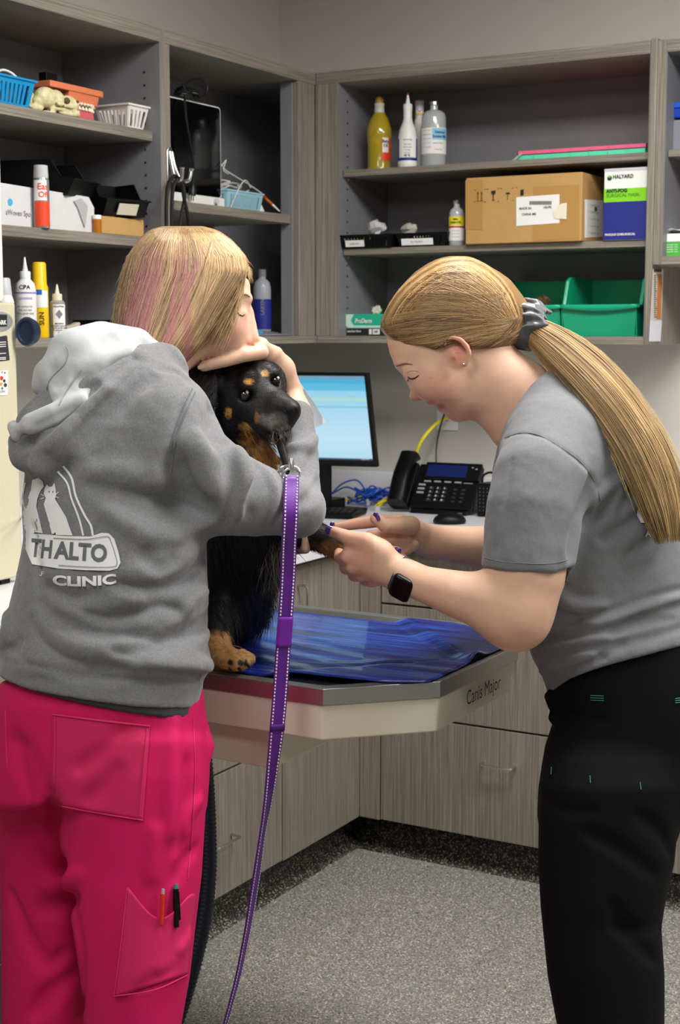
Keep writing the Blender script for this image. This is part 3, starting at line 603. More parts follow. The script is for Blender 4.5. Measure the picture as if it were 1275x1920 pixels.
fa = face(c); wrap_label(T, c, .026, .02, .108, fa-88, fa+88, blue_ink, 'blue_label'); curved_text(T, 'LARYN', .015, c, .026, .085, fa+2, grey_ink, vert=True)
T = thing('sachet_box', 'light blue and white sachet box at the foot of the deep blue bottle', 'box', tuple(atx(484, 608, -2.34))); q = atx(484, 612, -2.34); box('box_body', (-2.36, q[1]-.03, z+.0005), (-2.335, q[1]+.018, z+.017), mat('sky_blue_card', (70, 150, 205), .6), T)
T = thing('plastic_bag', 'crumpled clear plastic bag on the floor of the corner cabinet', 'bag', tuple(atx(515, 620, -2.34)))
rr = np.random.RandomState(5); q0, q1 = atx(484, 625, -2.33), atx(545, 630, -2.33)
Gd = [[(-2.42+.1*i/9, q0[1]+(q1[1]-q0[1])*j/13, z+.002+.02*math.sin(math.pi*i/9)*math.sin(math.pi*j/13)**.5*(1-.045*j)*rr.uniform(.6, 1.1)) for j in range(14)] for i in range(10)]
MB().grid(Gd).build('bag_film', mat('bag_film', (150, 152, 165), .18, alpha=.75), T, solid=.0006, auto=25)

# ================================================================== back wall cabinet things
z = S1R; Y = 3.985
def cB(px, Yv=Y, z=z): q = aty(px, 320, Yv); return (q[0], Yv, z)
c = cB(711); fa = face(c)
liq = mat('yellow_liquid', (196, 172, 44), .15, trans=.35, coat=.5)
T = bottle('oil_bottle', 'large bottle of yellow liquid with white neck and orange label', c, [(.033, 0), (.036, .004), (.035, .012), (.035, .085), (.038, .105), (.036, .125), (.028, .15), (.016, .17)], liq,
    parts=[('neck', [(.0158, .17), (.014, .19), (.0155, .194), (.0155, .197)], mat('milky_neck', (188, 188, 180), .3)), ('cap', [(.0125, .196), (.0125, .208), (.0085, .215), (.003, .217)], mat('gold_cap', (150, 120, 40), .5))])
wrap_label(T, c, .0352, .028, .102, fa+12, fa+75, orange, 'orange_label'); wrap_label(T, c, .0356, .052, .096, fa+15, fa+48, paper, 'white_label')
for k, s_ in enumerate(('Baby', 'Oil')): curved_text(T, s_, .012, c, .0358, .084-.012*k, fa+31, ink)
MB().prism([(.0085*math.cos(i*.35), .0085*math.sin(i*.35)) for i in range(18)], (c[0]-.0, c[1]-.0372, c[2]+.113), (1, 0, 0), (0, 0, 1), (0, .004, 0)).build('embossed_seal', liq, T)
c = cB(764, 3.965); fa = face(c)
T = bottle('nozzle_bottle', 'white bottle with red-tipped nozzle and purple-blue bordered label', c, [(.026, 0), (.0285, .003), (.0285, .02), (.0275, .022), (.0275, .09), (.024, .112), (.015, .134), (.0125, .146), (.0125, .17)], white_pl,
    parts=[('cap', [(.0133, .168), (.0133, .184), (.0125, .185)], white_pl), ('nozzle', [(.0075, .184), (.0045, .2), (.0028, .212)], white_pl), ('red_tip', [(.0035, .211), (.003, .217), (.0012, .219)], red_pl)])
wrap_label(T, c, .0277, .022, .085, fa-78, fa+78, blue_ink, 'blue_label'); wrap_label(T, c, .0281, .03, .086, fa-58, fa+58, paper, 'white_label')
curved_text(T, 'Nutri-Cal', .007, c, .0283, .081, fa, grey_ink, bold=.0001)
for k in range(4): curved_text(T, ['high calorie', 'dietary paste', 'for dogs', 'and cats'][k], .005, c, .0283, .068-.008*k, fa, grey_ink, bold=.00005)
curved_text(T, '45 %', .009, c, .0283, .036, fa-3, blue_ink)
c = cB(786, 4.05); fa = face(c)
T = bottle('tall_bottle', 'slim white bottle with a small red and yellow mark behind the red-tipped bottle', c, [(.018, 0), (.019, .1), (.015, .15), (.0125, .155), (.0125, .195)], white_pl, parts=[('cap', [(.0135, .19), (.0135, .205), (.012, .206)], mat('pale_grey', (196, 198, 204), .4))])
a = math.radians(fa); T2 = MB().add([(c[0]+.0132*math.cos(a+x), c[1]+.0132*math.sin(a+x), c[2]+y) for x, y in ((-.5, .18), (.5, .18), (0, .17))], [(0, 1, 2)]).build('red_mark', red_pl, T); wrap_label(T, c, .0126, .163, .169, fa-70, fa+70, yel, 'yellow_band')
c = cB(813, 3.985); fa = face(c); clr = mat('clear_plastic', (186, 190, 192), .12, alpha=.82, coat=.4)
T = bottle('infusion_bottle', 'clear round-shouldered bottle with white and light blue solution label', c, [(.033, 0), (.0355, .004), (.0355, .142), (.032, .155), (.022, .163), (.0115, .166), (.0105, .178)], clr, parts=[('metal_cap', [(.0115, .178), (.0135, .18), (.0135, .188), (.011, .19)], chrome)])
wrap_label(T, c, .0356, .038, .112, fa-80, fa+88, paper); wrap_label(T, c, .036, .078, .11, fa-8, fa+85, mat('pale_blue_print', (140, 196, 226), .6), 'blue_panel')
for k, s_ in enumerate(('Dextrose', 'Solution 50%')): curved_text(T, s_, .0105, c, .0364, .099-.012*k, fa+29, mat('navy_ink', (22, 60, 120), .6), sxx=.8)
for k in range(5): curved_text(T, 'each 100 ml contains', .004, c, .036, .105-.012*k, fa-38, grey_ink, bold=0)
for k in range(2): curved_text(T, ['sterile 500 ml', 'animal use'][k], .006, c, .036, .068-.018*k, fa+22, [grey_ink, orange][k], bold=0)
# trays (pink over mint)
x0, x1 = aty(966, 290, 3.93)[0], aty(1213, 275, 3.93)[0]
for k, (nm, col, za, zb2, l, xo) in enumerate((('mint', (92, 216, 178), .0005, .014, 'mint green shallow plastic tray lying under the pink tray', 0), ('pink', (232, 104, 138), .0155, .027, 'pink shallow plastic tray lying on the mint green tray', .004))):
    T = thing('tray', l, 'tray', ((x0+x1)/2, 4.04, z+za), 'stacked shallow trays'); mm = mat(nm+'_plastic', col, .5)
    b = MB(); a, e = (x0+xo, 3.93+.004*k, z+za), (x1-.002, 4.15, z+zb2)
    b.box(a, (e[0], e[1], a[2]+.002)); b.box(a, (e[0], a[1]+.003, e[2])); b.box((a[0], e[1]-.003, a[2]), e); b.box(a, (a[0]+.003, e[1], e[2])); b.box((e[0]-.003, a[1], a[2]), e)
    for i in range(1, 7): xx = a[0]+(e[0]-a[0])*i/7; b.box((xx-.001, a[1], a[2]), (xx+.001, e[1], e[2]-.001))
    b.build('tray_body', mm, T, bevel=.0005)
T = thing('paper_sleeve', 'small folded grey paper poking out at the left end of the mint tray', 'paper', (x0, 3.92, z)); MB().prism([(-.006, 0), (.006, .001), (.03, .019), (.024, .02)], (x0-.002, 3.924, z+.0005), (1, 0, 0), (0, 0, 1), (0, -.002, 0)).build('sheet', mat('grey_card', (170, 170, 172), .8), T)
# shelf 2
z = S2R
def lattice_basket(label, px0, px1, Yf, lx0, lx1, txt, h=.036, dpt=.11):
    a, b2 = aty(px0, 440, Yf)[0], aty(px1, 440, Yf)[0]
    T = slotted_basket('tray_basket', label, ((a+b2)/2, Yf+dpt/2, z), b2-a, dpt, h, black_pl, slots=14, yslots=9, taper=.01, group='black lattice baskets', ringw=.003)
    q0, q1 = aty(lx0, 455, Yf)[0], aty(lx1, 455, Yf)[0]
    MB().prism([(q0, .003), (q1, .003), (q1, .022), (q0, .022)], (0, Yf+.002, z+.001), (1, 0, 0), (0, -.2, .98), (0, -.0008, 0)).build('paper_label', paper, T)
    MB().text(txt, .008, ((q0+q1)/2, Yf-.0022, z+.013), TB, (0, -.2, .98), bold=0).build('lettering', grey_ink, T, auto=None)
    return T
lattice_basket('black lattice basket with paper label at the left end of the middle shelf', 634, 736, 3.893, 648, 683, 'small caps')
lattice_basket('black lattice basket with paper label beside the yellow-labelled vial', 743, 838, 3.90, 753, 812, 'Ear Tip Pink')
def crumple(name, label, cat_, px, py, w, h, Yv, m, seed, flat=.6):
    q = aty(px, py, Yv); rr = np.random.RandomState(seed); T = thing(name, label, cat_, tuple(q)); b = MB(); b.ell((q[0], q[1], q[2]+h/2), (w/2, w/2*flat, h/2), 9, 7)
    b.v = [tuple(np.array(p)+rr.uniform(-1, 1, 3)*h*.14) for p in b.v]; b.smooth = False; o = b.build('wrap', m, T, auto=5); return T
crumple('plastic_wrap', 'crumpled white wrapper heaped in the left black lattice basket', 'wrapper', 706, 440, .06, .04, 3.94, mat('white_wrap', (205, 205, 206), .35), 1)
crumple('plastic_wrap', 'pale grey wrapper heaped in the right black lattice basket', 'wrapper', 768, 442, .05, .034, 3.95, mat('grey_wrap', (176, 172, 164), .4), 2)
rr = np.random.RandomState(9)
for k in range(4):
    q = aty(655+11*k, 443, 3.905); tag(MB().tube([(q[0], q[1]+.006, z+.026), (q[0]+.011, q[1]+.008, z+.03)], .0045, 10).build('capsule_cap', mat('mustard_plastic', (200, 150, 30), .5)), ['leftmost', 'second', 'third', 'rightmost'][k]+' of the mustard yellow caps in the left black lattice basket', 'cap', 'mustard caps in the basket')
for k in range(3):
    q = aty(775+11*k, 443, 3.915); tag(MB().tube([(q[0], q[1]+.005, z+.026+.003*k), (q[0]+.012, q[1]+.008, z+.032)], .004, 10).build('capsule_cap', white_pl), ['leftmost', 'middle', 'rightmost'][k]+' of the white caps in the right black lattice basket', 'cap', 'white caps in the basket')
c = cB(857, 3.93, S2R); fa = face(c)
T = bottle('vial_bottle', 'small clear bottle with yellow, red and white label beside the big cardboard box', c, [(.0195, 0), (.0215, .003), (.0215, .092), (.018, .102), (.009, .109), (.0085, .119)], clr, parts=[('metal_cap', [(.0095, .118), (.011, .12), (.011, .127), (.009, .129)], chrome)])
wrap_label(T, c, .0216, .014, .082, fa-85, fa+85, paper); wrap_label(T, c, .022, .056, .082, fa-85, fa+85, mat('lemon_print', (226, 214, 40), .6), 'yellow_panel'); wrap_label(T, c, .022, .05, .0545, fa-85, fa+85, red_pl, 'red_stripe')
for k, s_ in enumerate(('Saline', 'Solution 0.9%')): curved_text(T, s_, .0075, c, .0224, .074-.009*k, fa-8, ink, sxx=.8)
for k in range(3): curved_text(T, 'sterile fluid', .005, c, .022, .042-.009*k, fa-8, grey_ink, bold=0)
# big cardboard box, turned slightly
A = aty(872, 440, 3.885); B = aty(1090, 440, 3.887)
u = np.array([B[0]-A[0], 0, 0]); hb = aty(872, 334, 3.885)[2]-z
T = thing('cardboard_box', 'large brown cardboard shipping box with white shipping label and handling symbols', 'box', ((A[0]+B[0])/2, 4.0, z))
box('box_body', (A[0], 3.887, z+.0005), (B[0], 4.15, z+hb), card, T, bevel=.003)
def plate(T, name, px, Yv, m, th=.0006):
    pts = [aty(x, y, Yv) for x, y in px]; P0 = pts[0]; return MB().prism([(p[0]-P0[0], p[2]-P0[2]) for p in pts], tuple(P0), (1, 0, 0), (0, 0, 1), (0, -th, 0)).build(name, m, T)
plate(T, 'tape', [(873, 430), (905, 431), (905, 337), (873, 338)], 3.8866, mat('packing_tape', (180, 138, 80), .15))
plate(T, 'tape', [(1000, 452), (1086, 447), (1086, 346), (1000, 350)], 3.8866, MATS['packing_tape'])
plate(T, 'shipping_label', [(968, 424), (1049, 418), (1049, 364), (968, 370)], 3.8858, paper); plate(T, 'label_flap', [(1040, 410), (1062, 411), (1063, 380), (1052, 382), (1036, 398)], 3.884, mat('cream_paper', (226, 222, 200), .8))
for k in range(22):
    xx = 993+1.9*k; plate(T, 'barcode_bar', [(xx, 384), (xx+1.1, 384), (xx+1.1, 377), (xx, 377)], 3.8850, ink)
for s_, x_, y_ in (('MADE IN', 985, 391), ('HS-PK', 1027, 389), ('CHINA ME', 992, 402)):
    q = aty(x_, y_, 3.8850); MB().text(s_, .009, tuple(q), TB, UPV, bold=.0002).build('lettering', ink, T, auto=None)
def sym(pts): plate(T, 'handling_symbol', pts, 3.8862, ink, .0005)
for xx in (896, 903): sym([(xx-.7, 376), (xx+.7, 376), (xx+.7, 363), (xx+2, 363), (xx, 359), (xx-2, 363), (xx-.7, 363)])
sym([(893, 378), (906, 377), (906, 376), (893, 377)])
sym([(921, 358), (929, 357), (929, 362), (926, 366), (925.6, 374), (928, 376), (922, 376), (924.4, 374), (924, 366), (921, 362)])
sym([(947, 365), (950, 361), (955, 361), (957, 364), (952.6, 364), (952.3, 374), (950, 376), (951.5, 373), (951.6, 364)])
sym([(976, 356), (982, 355), (982, 366), (976, 367)])
for (x_, y_) in ((889, 357), (889, 379), (908, 355), (913, 355), (933, 354), (938, 354), (960, 353), (967, 352), (908, 379), (933, 378), (960, 376)): sym([(x_, y_), (x_+3, y_), (x_+3, y_-1), (x_, y_-1)])
sl = atx(1102, 380, B[0]+.001)
rg = [(1096, 446), (1131, 444), (1131, 376), (1096, 374)]; P_ = [atx(x, y, B[0]+.0008) for x, y in rg]
MB().add(P_, [(0, 1, 2, 3)]).build('side_label', paper, T)
g = atx(1117, 392, B[0]+.0014); MB().prism([(.007*math.cos(i*.35)*1.6, .007*math.sin(i*.35)) for i in range(18)], tuple(g), (0, 1, 0), (0, 0, 1), (.0004, 0, 0)).build('green_dot', mat('green_print', (30, 130, 70), .6), T)
for k in range(5): q = atx(1112, 385+13*k, B[0]+.0014); MB().text('- - LOT 20', .007, tuple(q), (0, 1, 0), UPV, sxx=3, bold=0).build('lettering', grey_ink, T, auto=None)
# mask box
a, b2 = aty(1131, 440, 3.90), aty(1211, 440, 3.90); top = aty(1133, 317, 3.90)[2]
T = thing('mask_box', 'upright mask box with white, lime green and dark blue bands', 'box', ((a[0]+b2[0])/2, 3.95, z))
def band(name, za, zb2, m, th=.0005): return MB().prism([(a[0], za), (b2[0], za), (b2[0], zb2), (a[0], zb2)], (0, 3.9-.0002, z), (1, 0, 0), (0, 0, 1), (0, -th, 0)).build(name, m, T)
H = top-z; box('carton_body', (a[0], 3.9, z+.0005), (b2[0], 4.0, z+H), paper, T, bevel=.001)
band('blue_band', .001, H*.535, mat('mask_blue', (36, 44, 128), .45)); band('lime_band', H*.535, H*.72, mat('lime', (128, 206, 30), .5)); band('grey_band', H*.96, H-.001, mat('pale_grey', (196, 198, 204), .4))
def btxt(s_, x_, y_, size, m, bold=.0004, al='LEFT', sxx=1): q = aty(x_, y_, 3.8986); MB().text(s_, size, tuple(q), TB, UPV, bold=bold, align=al, sxx=sxx).build('lettering', m, T, auto=None)
btxt('HALYARD', 1149, 332, .0135, mat('dark_green_ink', (30, 60, 50), .6), sxx=.95); btxt('ANTI-FOG', 1137, 359, .0125, MATS['dark_green_ink'], .0007); btxt('SURGICAL MASK', 1137, 367.5, .0125, mat('green_ink2', (50, 110, 50), .6), 0)
btxt('MASQUE CHIRURGICAL', 1134, 440.5, .008, paper, .0002)
q = aty(1143, 334, 3.8992); MB().prism([(.0065*math.cos(i*.35), .0065*math.sin(i*.35)) for i in range(18)], tuple(q), (1, 0, 0), (0, 0, 1), (0, -.0008, 0)).build('round_mark', MATS['dark_green_ink'], T)
MB().prism([(.0045*math.cos(i*.35)-.001, .0045*math.sin(i*.35)+.001) for i in range(9)], tuple(q-np.array([0, .0009, 0])), (1, 0, 0), (0, 0, 1), (0, -.0004, 0)).build('round_mark', MATS['lime'], T)
# bottom board: glove box + green bins
z = ZU0+.022
a, b2 = aty(647, 620, 3.93), aty(775, 620, 3.93); H = aty(647, 589, 3.93)[2]-z
T = thing('glove_box', 'teal and black exam glove box with a white glove poking out', 'box', ((a[0]+b2[0])/2, 3.98, z))
box('carton_body', (a[0], 3.93, z+.0005), (b2[0], 4.05, z+H), mat('teal_card', (32, 176, 142), .5), T)
MB().prism([(a[0], 0.001), (b2[0], .001), (b2[0], H*.34), (a[0], H*.34)], (0, 3.9298, z), (1, 0, 0), (0, 0, 1), (0, -.0004, 0)).build('black_band', ink, T)
MB().prism([(a[0]+.001, H-.001), (a[0]+.001, H*.6), (a[0]+.004, H*.46), (a[0]+.012, H*.37), (b2[0], H*.37), (b2[0], H*.46), (a[0]+.03, H*.48), (a[0]+.02, H*.7), (a[0]+.03, H-.001)], (0, 3.9294, z), (1, 0, 0), (0, 0, 1), (0, -.0004, 0)).build('white_swoosh', mat('pale_mint', (198, 226, 214), .5), T)
q = aty(681, 602, 3.9286); MB().text('ProDerm', .019, tuple(q), TB, UPV, bold=.0005, shear=.25, sxx=.8).build('lettering', paper, T, auto=None)
q = aty(651, 621, 3.9288); MB().text('Latex Exam Gloves', .0085, tuple(q), TB, UPV, align='LEFT', bold=.0002, sxx=.72).build('lettering', paper, T, auto=None)
plate(T, 'size_mark', [(692, 627), (697, 627), (697, 617), (692, 617)], 3.9286, paper); plate(T, 'size_mark', [(699, 627), (712, 627), (712, 617), (699, 617)], 3.9286, paper)
q = aty(704.5, 622, 3.9272); MB().text('100', .009, tuple(q), TB, UPV, bold=.0002).build('lettering', ink, T, auto=None)
crumple('glove', 'white latex glove poking out of the teal glove box', 'glove', 706, 590, .034, .026, 3.985, mat('latex', (222, 216, 196), .6), 4)
def green_bin(label, px0, px1, grp='green hopper bins'):
    a, b2 = aty(px0, 600, 3.95)[0], aty(px1, 600, 3.95)[0]; w = b2-a; cx = (a+b2)/2
    T = thing('storage_bin', label, 'bin', (cx, 4.03, z), grp); gm = mat('green_bin', (14, 158, 118), .35, coat=.2)
    H = aty(1060, 523, 3.99)[2]-z; hf = .082; y0, y1 = 3.925, 4.17; t_ = .003
    b = MB(); sdy = [(y0+.012, 0), (y1, 0), (y1, H), (y0+.07, H), (y0+.055, H-.008), (y0+.03, hf+.004), (y0, hf)]
    for s_ in (-1, 1):
        b.prism(sdy, (cx+s_*(w/2-.004), 0, z+.0005), (0, 1, 0), (0, 0, 1), (-s_*t_, 0, 0))
        rim = [(cx+s_*(w/2-.0), yy, z+zz) for yy, zz in ((y0, hf), (y0+.03, hf+.004), (y0+.055, H-.008), (y0+.07, H), (y1, H))]
        b.tube(rim, .0045, 6)
    b.box((cx-w/2+.004, y1-t_, z+.0005), (cx+w/2-.004, y1, z+H)); b.box((cx-w/2+.006, y0+.012, z+.0005), (cx+w/2-.006, y1, z+.0035))
    b.add([(cx-w/2+.012, y0+.012, z+.001), (cx+w/2-.012, y0+.012, z+.001), (cx+w/2-.004, y0+.003, z+hf), (cx-w/2+.004, y0+.003, z+hf), (cx-w/2+.012, y0+.015, z+.001), (cx+w/2-.012, y0+.015, z+.001), (cx+w/2-.004, y0+.006, z+hf), (cx-w/2+.004, y0+.006, z+hf)], [(0, 1, 2, 3), (7, 6, 5, 4), (0, 4, 5, 1), (1, 5, 6, 2), (2, 6, 7, 3), (3, 7, 4, 0)])
    b.build('bin_body', gm, T, bevel=.0008)
    l = MB(); N = 10
    top_ = [(cx-w/2+w*i/N, y0-.005, z+hf+.004) for i in range(N+1)]; lo = [(cx-w/2+w*i/N, y0-.006, z+hf-.004-.009*math.sin(math.pi*i/N)) for i in range(N+1)]
    bk = [(cx-w/2+w*i/N, y0+.006, z+hf+.004) for i in range(N+1)]; l.grid([bk, top_, lo]); l.build('front_lip', mat('green_lip', (20, 176, 132), .35), T, solid=.003)
    return T
green_bin('green plastic hopper bin at the right end of the bottom shelf', 1055, 1201)
green_bin('green plastic hopper bin behind the ponytail holding crumpled packets', 905, 1057)
crumple('foil_packet', 'crumpled brown and silver packet in the left green bin', 'packet', 1018, 580, .05, .04, 4.06, mat('brown_foil', (120, 96, 66), .3, .3, noise=.4, nscale=90), 6)
# right short unit
z = 1.932
def rb(px, py, Yv=3.95): return aty(px, py, Yv)
T = thing('food_tub', 'rounded grey plastic tub below the blue tub at the right edge', 'tub', (-1.17, 3.95, z)); q = rb(1250, 280); w = .14
MB().prism(rrect(q[0], q[0]+w, z+.0005, z+.082, .018), (0, 3.95, 0), (1, 0, 0), (0, 0, 1), (0, .12, 0)).build('tub_body', mat('grey_tub', (126, 128, 138), .4), T, bevel=.006)
T = thing('food_tub', 'bright blue plastic tub stacked on the grey tub at the right edge', 'tub', (-1.16, 3.95, z+.084)); q = rb(1258, 210)
MB().prism(rrect(q[0], q[0]+w, z+.086, z+.112, .01), (0, 3.95, 0), (1, 0, 0), (0, 0, 1), (0, .12, 0)).build('tub_body', mat('cobalt', (16, 58, 170), .3), T, bevel=.004); MB().prism(rrect(q[0]-.0, q[0]+w, z+.112, z+.127, .006), (0, 3.948, 0), (1, 0, 0), (0, 0, 1), (0, .124, 0)).build('lid', mat('cobalt_lid', (26, 84, 200), .3), T, bevel=.003)
z = zr0+.022
T = thing('glove_box', 'green and white carton with loose paper on top at the right edge', 'box', (-1.15, 3.95, z)); q = rb(1240, 475, 3.92)
box('carton_body', (q[0], 3.92, z+.0005), (q[0]+.13, 4.05, z+.038), mat('grass_green', (66, 172, 60), .5), T); box('white_band', (q[0]-.0003, 3.9196, z+.0385), (q[0]+.1303, 4.0504, z+.06), paper, T)
for k in range(4): MB().text('powder free', .006, (q[0]+.03, 3.9188, z+.031-.006*k), TB, UPV, bold=0).build('lettering', paper, T, auto=None)
T = thing('instruction_sheet', 'creased white sheet lying on the green and white carton', 'paper', (-1.15, 3.95, z+.062)); MB().grid([[(q[0]+.003+.12*i/6, 3.925+.1*j/4, z+.063+.012*abs(math.sin(i*1.3+j))) for j in range(5)] for i in range(7)]).build('sheet', paper, T, solid=.0006)
# thermometer strip in a sleeve hanging on the outer side panel
Xo = xb+.0192
T = thing('thermometer_strip', 'ruled orange and white strip in a clear sleeve taped to the cabinet side', 'sign', tuple(atx(1230, 640, Xo)))
def sp(name, px, m, e): P_ = [atx(x, y, Xo+e) for x, y in px]; return MB().add(P_+[p+np.array([.0006, 0, 0]) for p in P_], [(0, 1, 2, 3), (7, 6, 5, 4), (0, 4, 5, 1), (1, 5, 6, 2), (2, 6, 7, 3), (3, 7, 4, 0)]).build(name, m, T)
sp('sleeve', [(1217, 641), (1238, 640), (1244, 505), (1224, 505)], mat('sleeve_white', (206, 200, 192), .4), .001)
sp('orange_band', [(1231, 598), (1239, 598), (1241, 514), (1233, 514)], mat('dull_orange', (190, 120, 60), .6), .002); sp('header', [(1226, 510), (1240, 510), (1240, 505), (1226, 505)], mat('dark_header', (70, 60, 56), .6), .0022)
sp('tip_bag', [(1217, 640), (1238, 640), (1241, 601), (1219, 601)], mat('bag_white', (226, 226, 236), .2), .003)
for k in range(20): sp('tick', [(1226.5, 595-4.1*k), (1230 if k % 4 else 1231.5, 595-4.1*k), (1230 if k % 4 else 1231.5, 593.8-4.1*k), (1226.5, 593.8-4.1*k)], ink, .0024)
# ================================================================== things on the worktop
ZT = .907
scr_m = bpy.data.materials.new('screen_glow'); scr_m.use_nodes = True
nt = scr_m.node_tree; bb = nt.nodes['Principled BSDF']; bb.inputs['Base Color'].default_value = (.02, .02, .02, 1); bb.inputs['Roughness'].default_value = .3
at_ = nt.nodes.new('ShaderNodeAttribute'); at_.attribute_name = 'col'; nt.links.new(at_.outputs['Color'], bb.inputs['Emission Color']); bb.inputs['Emission Strength'].default_value = 1.0
T = thing('computer_monitor', 'black-framed computer monitor showing a light blue screen', 'monitor', (-2.33, 3.85, ZT))
# screen plane: nearly facing the camera, passing through right edge
MR = aty(706, 868, 3.86); nrm = np.array([.25, -.97, 0]); nrm /= np.linalg.norm(nrm); um = np.array([-nrm[1], nrm[0], 0])
def onM(px, py, e=0): r = ray(px, py); k = ((MR+nrm*e-CAM)@nrm)/(r@nrm); return CAM+r*k
brc = onM(706, 873); trc = onM(688, 699)
lean = trc-brc; wv = np.array([0, 0, 1.])
tr = onM(688, 699); br = onM(707, 876)
# rectangular body with width .43
Wm = .44; hm = np.linalg.norm([0, 0, tr[2]-br[2]])
O = np.array([br[0], br[1], br[2]]); tilt = Matrix.Rotation(math.radians(-7), 4, 'X')
def monpt(a, b, e=0): return O - um*a*1.0 + np.array([0, 0, 1])*b + nrm*e + um*(-.03*b/hm*1.0)
def mslab(name, a0, a1, b0, b1, e0, e1, m):
    v = [monpt(a, b, e) for e in (e0, e1) for a, b in ((a0, b0), (a1, b0), (a1, b1), (a0, b1))]
    return MB().add(v, [(0, 1, 2, 3), (7, 6, 5, 4), (0, 4, 5, 1), (1, 5, 6, 2), (2, 6, 7, 3), (3, 7, 4, 0)]).build(name, m, T, bevel=.002)
mslab('housing', 0, Wm, 0, hm, -.03, -.002, black_pl)
for a0, a1, b0, b1 in ((0, .011, 0, hm), (Wm-.011, Wm, 0, hm), (.011, Wm-.011, hm-.01, hm), (.011, Wm-.011, 0, .018)): mslab('bezel', a0, a1, b0, b1, -.004, .002, black_pl)
n, m_ = 60, 50; V_ = []; C_ = []
for i in range(n+1):
    for j in range(m_+1):
        b_ = .018+(hm-.028)*i/n; a_ = .011+(Wm-.022)*j/m_; V_.append(monpt(a_, b_, -.001)); u = i/n
        col = np.array([150, 212, 240])+(np.array([196, 232, 250])-np.array([150, 212, 240]))*max(0, 1-abs(u-.25)/.6)
        if u > .96: col = np.array([110, 160, 190])
        elif u > .9: col = np.array([66, 178, 224])
        elif u > .82: col = np.array([92, 190, 228])
        elif .70 < u < .74: col = np.array([176, 222, 214])
        elif .62 < u < .64: col = np.array([120, 196, 226])
        if u < .03: col = np.array([24, 40, 70])
        C_.append(srgb(col))
s_ = MB(); s_.add(V_, [(i*(m_+1)+j, i*(m_+1)+j+1, (i+1)*(m_+1)+j+1, (i+1)*(m_+1)+j) for i in range(n) for j in range(m_)]); s_.build('screen', scr_m, T, cols=C_)
for sxx_, bb_ in ((.07, .768), (.10, .775)): pass
MB().text('- -- ---- - --', .006, tuple(monpt(.055, .018+(hm-.028)*.76, .0005)), tuple(um), UPV, bold=0).build('screen_text', ink, T, auto=None)
MB().text('12:42 PM', .007, tuple(monpt(.035, .0225, .0005)), tuple(um), UPV, bold=0).build('screen_text', white_pl, T, auto=None)
q = monpt(Wm*.42, 0, -.05); MB().box((q[0]-.03, q[1]-.012, ZT+.01), (q[0]+.03, q[1]+.012, q[2]+.1)).build('stand', black_pl, T, bevel=.004)
MB().box((q[0]-.1, q[1]-.03, ZT+.0005), (q[0]+.1, q[1]+.11, ZT+.012)).build('stand_foot', black_pl, T, bevel=.004)
# white paper taped on the monitor
T = thing('paper_note', 'white sheet of paper taped slanting across the left of the blue screen', 'paper', tuple(onM(560, 800, .004)))
pp = [(540, 727), (562, 717), (588, 753), (612, 793), (588, 802), (560, 812), (540, 800)]
P_ = [onM(x, y, .004+.002*(i % 2)) for i, (x, y) in enumerate(pp)]; MB().add(P_, [tuple(range(len(pp)))]).build('sheet', mat('bright_paper', (245, 245, 248), .8, alpha=.72), T, solid=.0006, auto=1)
# dark box under the monitor
a = atz(600, 958, ZT); b2 = atz(636, 958, ZT)
T = thing('network_box', 'small black box with cables behind the keyboard', 'box', ((a[0]+b2[0])/2, a[1]+.05, ZT)); box('housing', (b2[0]-.14, b2[1]-.04, ZT+.0005), (b2[0], b2[1]+.04, ZT+.038), black_pl, T, bevel=.003); box('silver_strip', (b2[0]-.06, b2[1]-.0405, ZT+.026), (b2[0]-.02, b2[1]-.0398, ZT+.028), chrome, T, bevel=0)
# keyboard
T = thing('keyboard', 'black keyboard with white laser marks on the worktop behind the hands', 'keyboard', tuple(atz(650, 975, ZT)))
kc = [atz(572, 985, ZT), atz(690, 985, ZT)]; K0 = atz(688, 964, ZT)
Mk = Matrix.Translation(Vector(K0)) @ Matrix.Rotation(math.radians(12), 4, 'Z')
b = MB(); b.T = Mk; b.box((-.40, -.145, .0005), (0, 0, .014)); b.build('case', black_pl, T, bevel=.004)
kk = mat('key', (26, 26, 28), .5)
for r in range(5):
    for c_ in range(12):
        if r == 0 and 3 < c_ < 8:
            continue
        k_ = MB(); k_.T = Mk; x_ = -.02-.0195*c_-(.004*r); y_ = -.02-.024*(4-r)
        k_.box((x_-.008, y_-.009, .0135), (x_+.008, y_+.009, .0195), taper=.001); k_.build('key', kk, T)
b = MB(); b.T = Mk; b.box((-.175, -.126, .0135), (-.095, -.108, .0195)); b.build('space_bar', kk, T, bevel=.001)
b = MB(); b.T = Mk; b.box((-.135, -.143, .014), (-.11, -.137, .0146)); b.build('logo_plate', white_pl, T)
# ethernet cable bundle
T = thing('cable_bundle', 'tangled blue network cables heaped on the worktop beside the monitor', 'cable', tuple(atz(690, 945, ZT)))
cb = mat('blue_cable', (24, 84, 190), .4); yc = mat('yellow_cable', (226, 208, 24), .4); rr = np.random.RandomState(21)
cc = atz(700, 948, ZT)
for k in range(13):
    c_ = cc+np.array([rr.uniform(-.05, .03), rr.uniform(-.03, .03), .014+.003*k]); rx, ry, ph = rr.uniform(.022, .045), rr.uniform(.02, .035), rr.uniform(0, 6)
    MB().tube(cat([c_+np.array([rx*math.cos(a+ph), ry*math.sin(a+ph), .01*math.sin(2*a+k)]) for a in [i*.78 for i in range(9)]], 4), .0028, 7).build('loop', cb, T)
MB().tube(cat([cc+np.array([-.03, 0, .03]), cc+np.array([-.09, -.01, .055]), cc+np.array([-.15, .0, .03]), cc+np.array([-.2, .02, .012])], 6), .0028, 7).build('lead', cb, T)
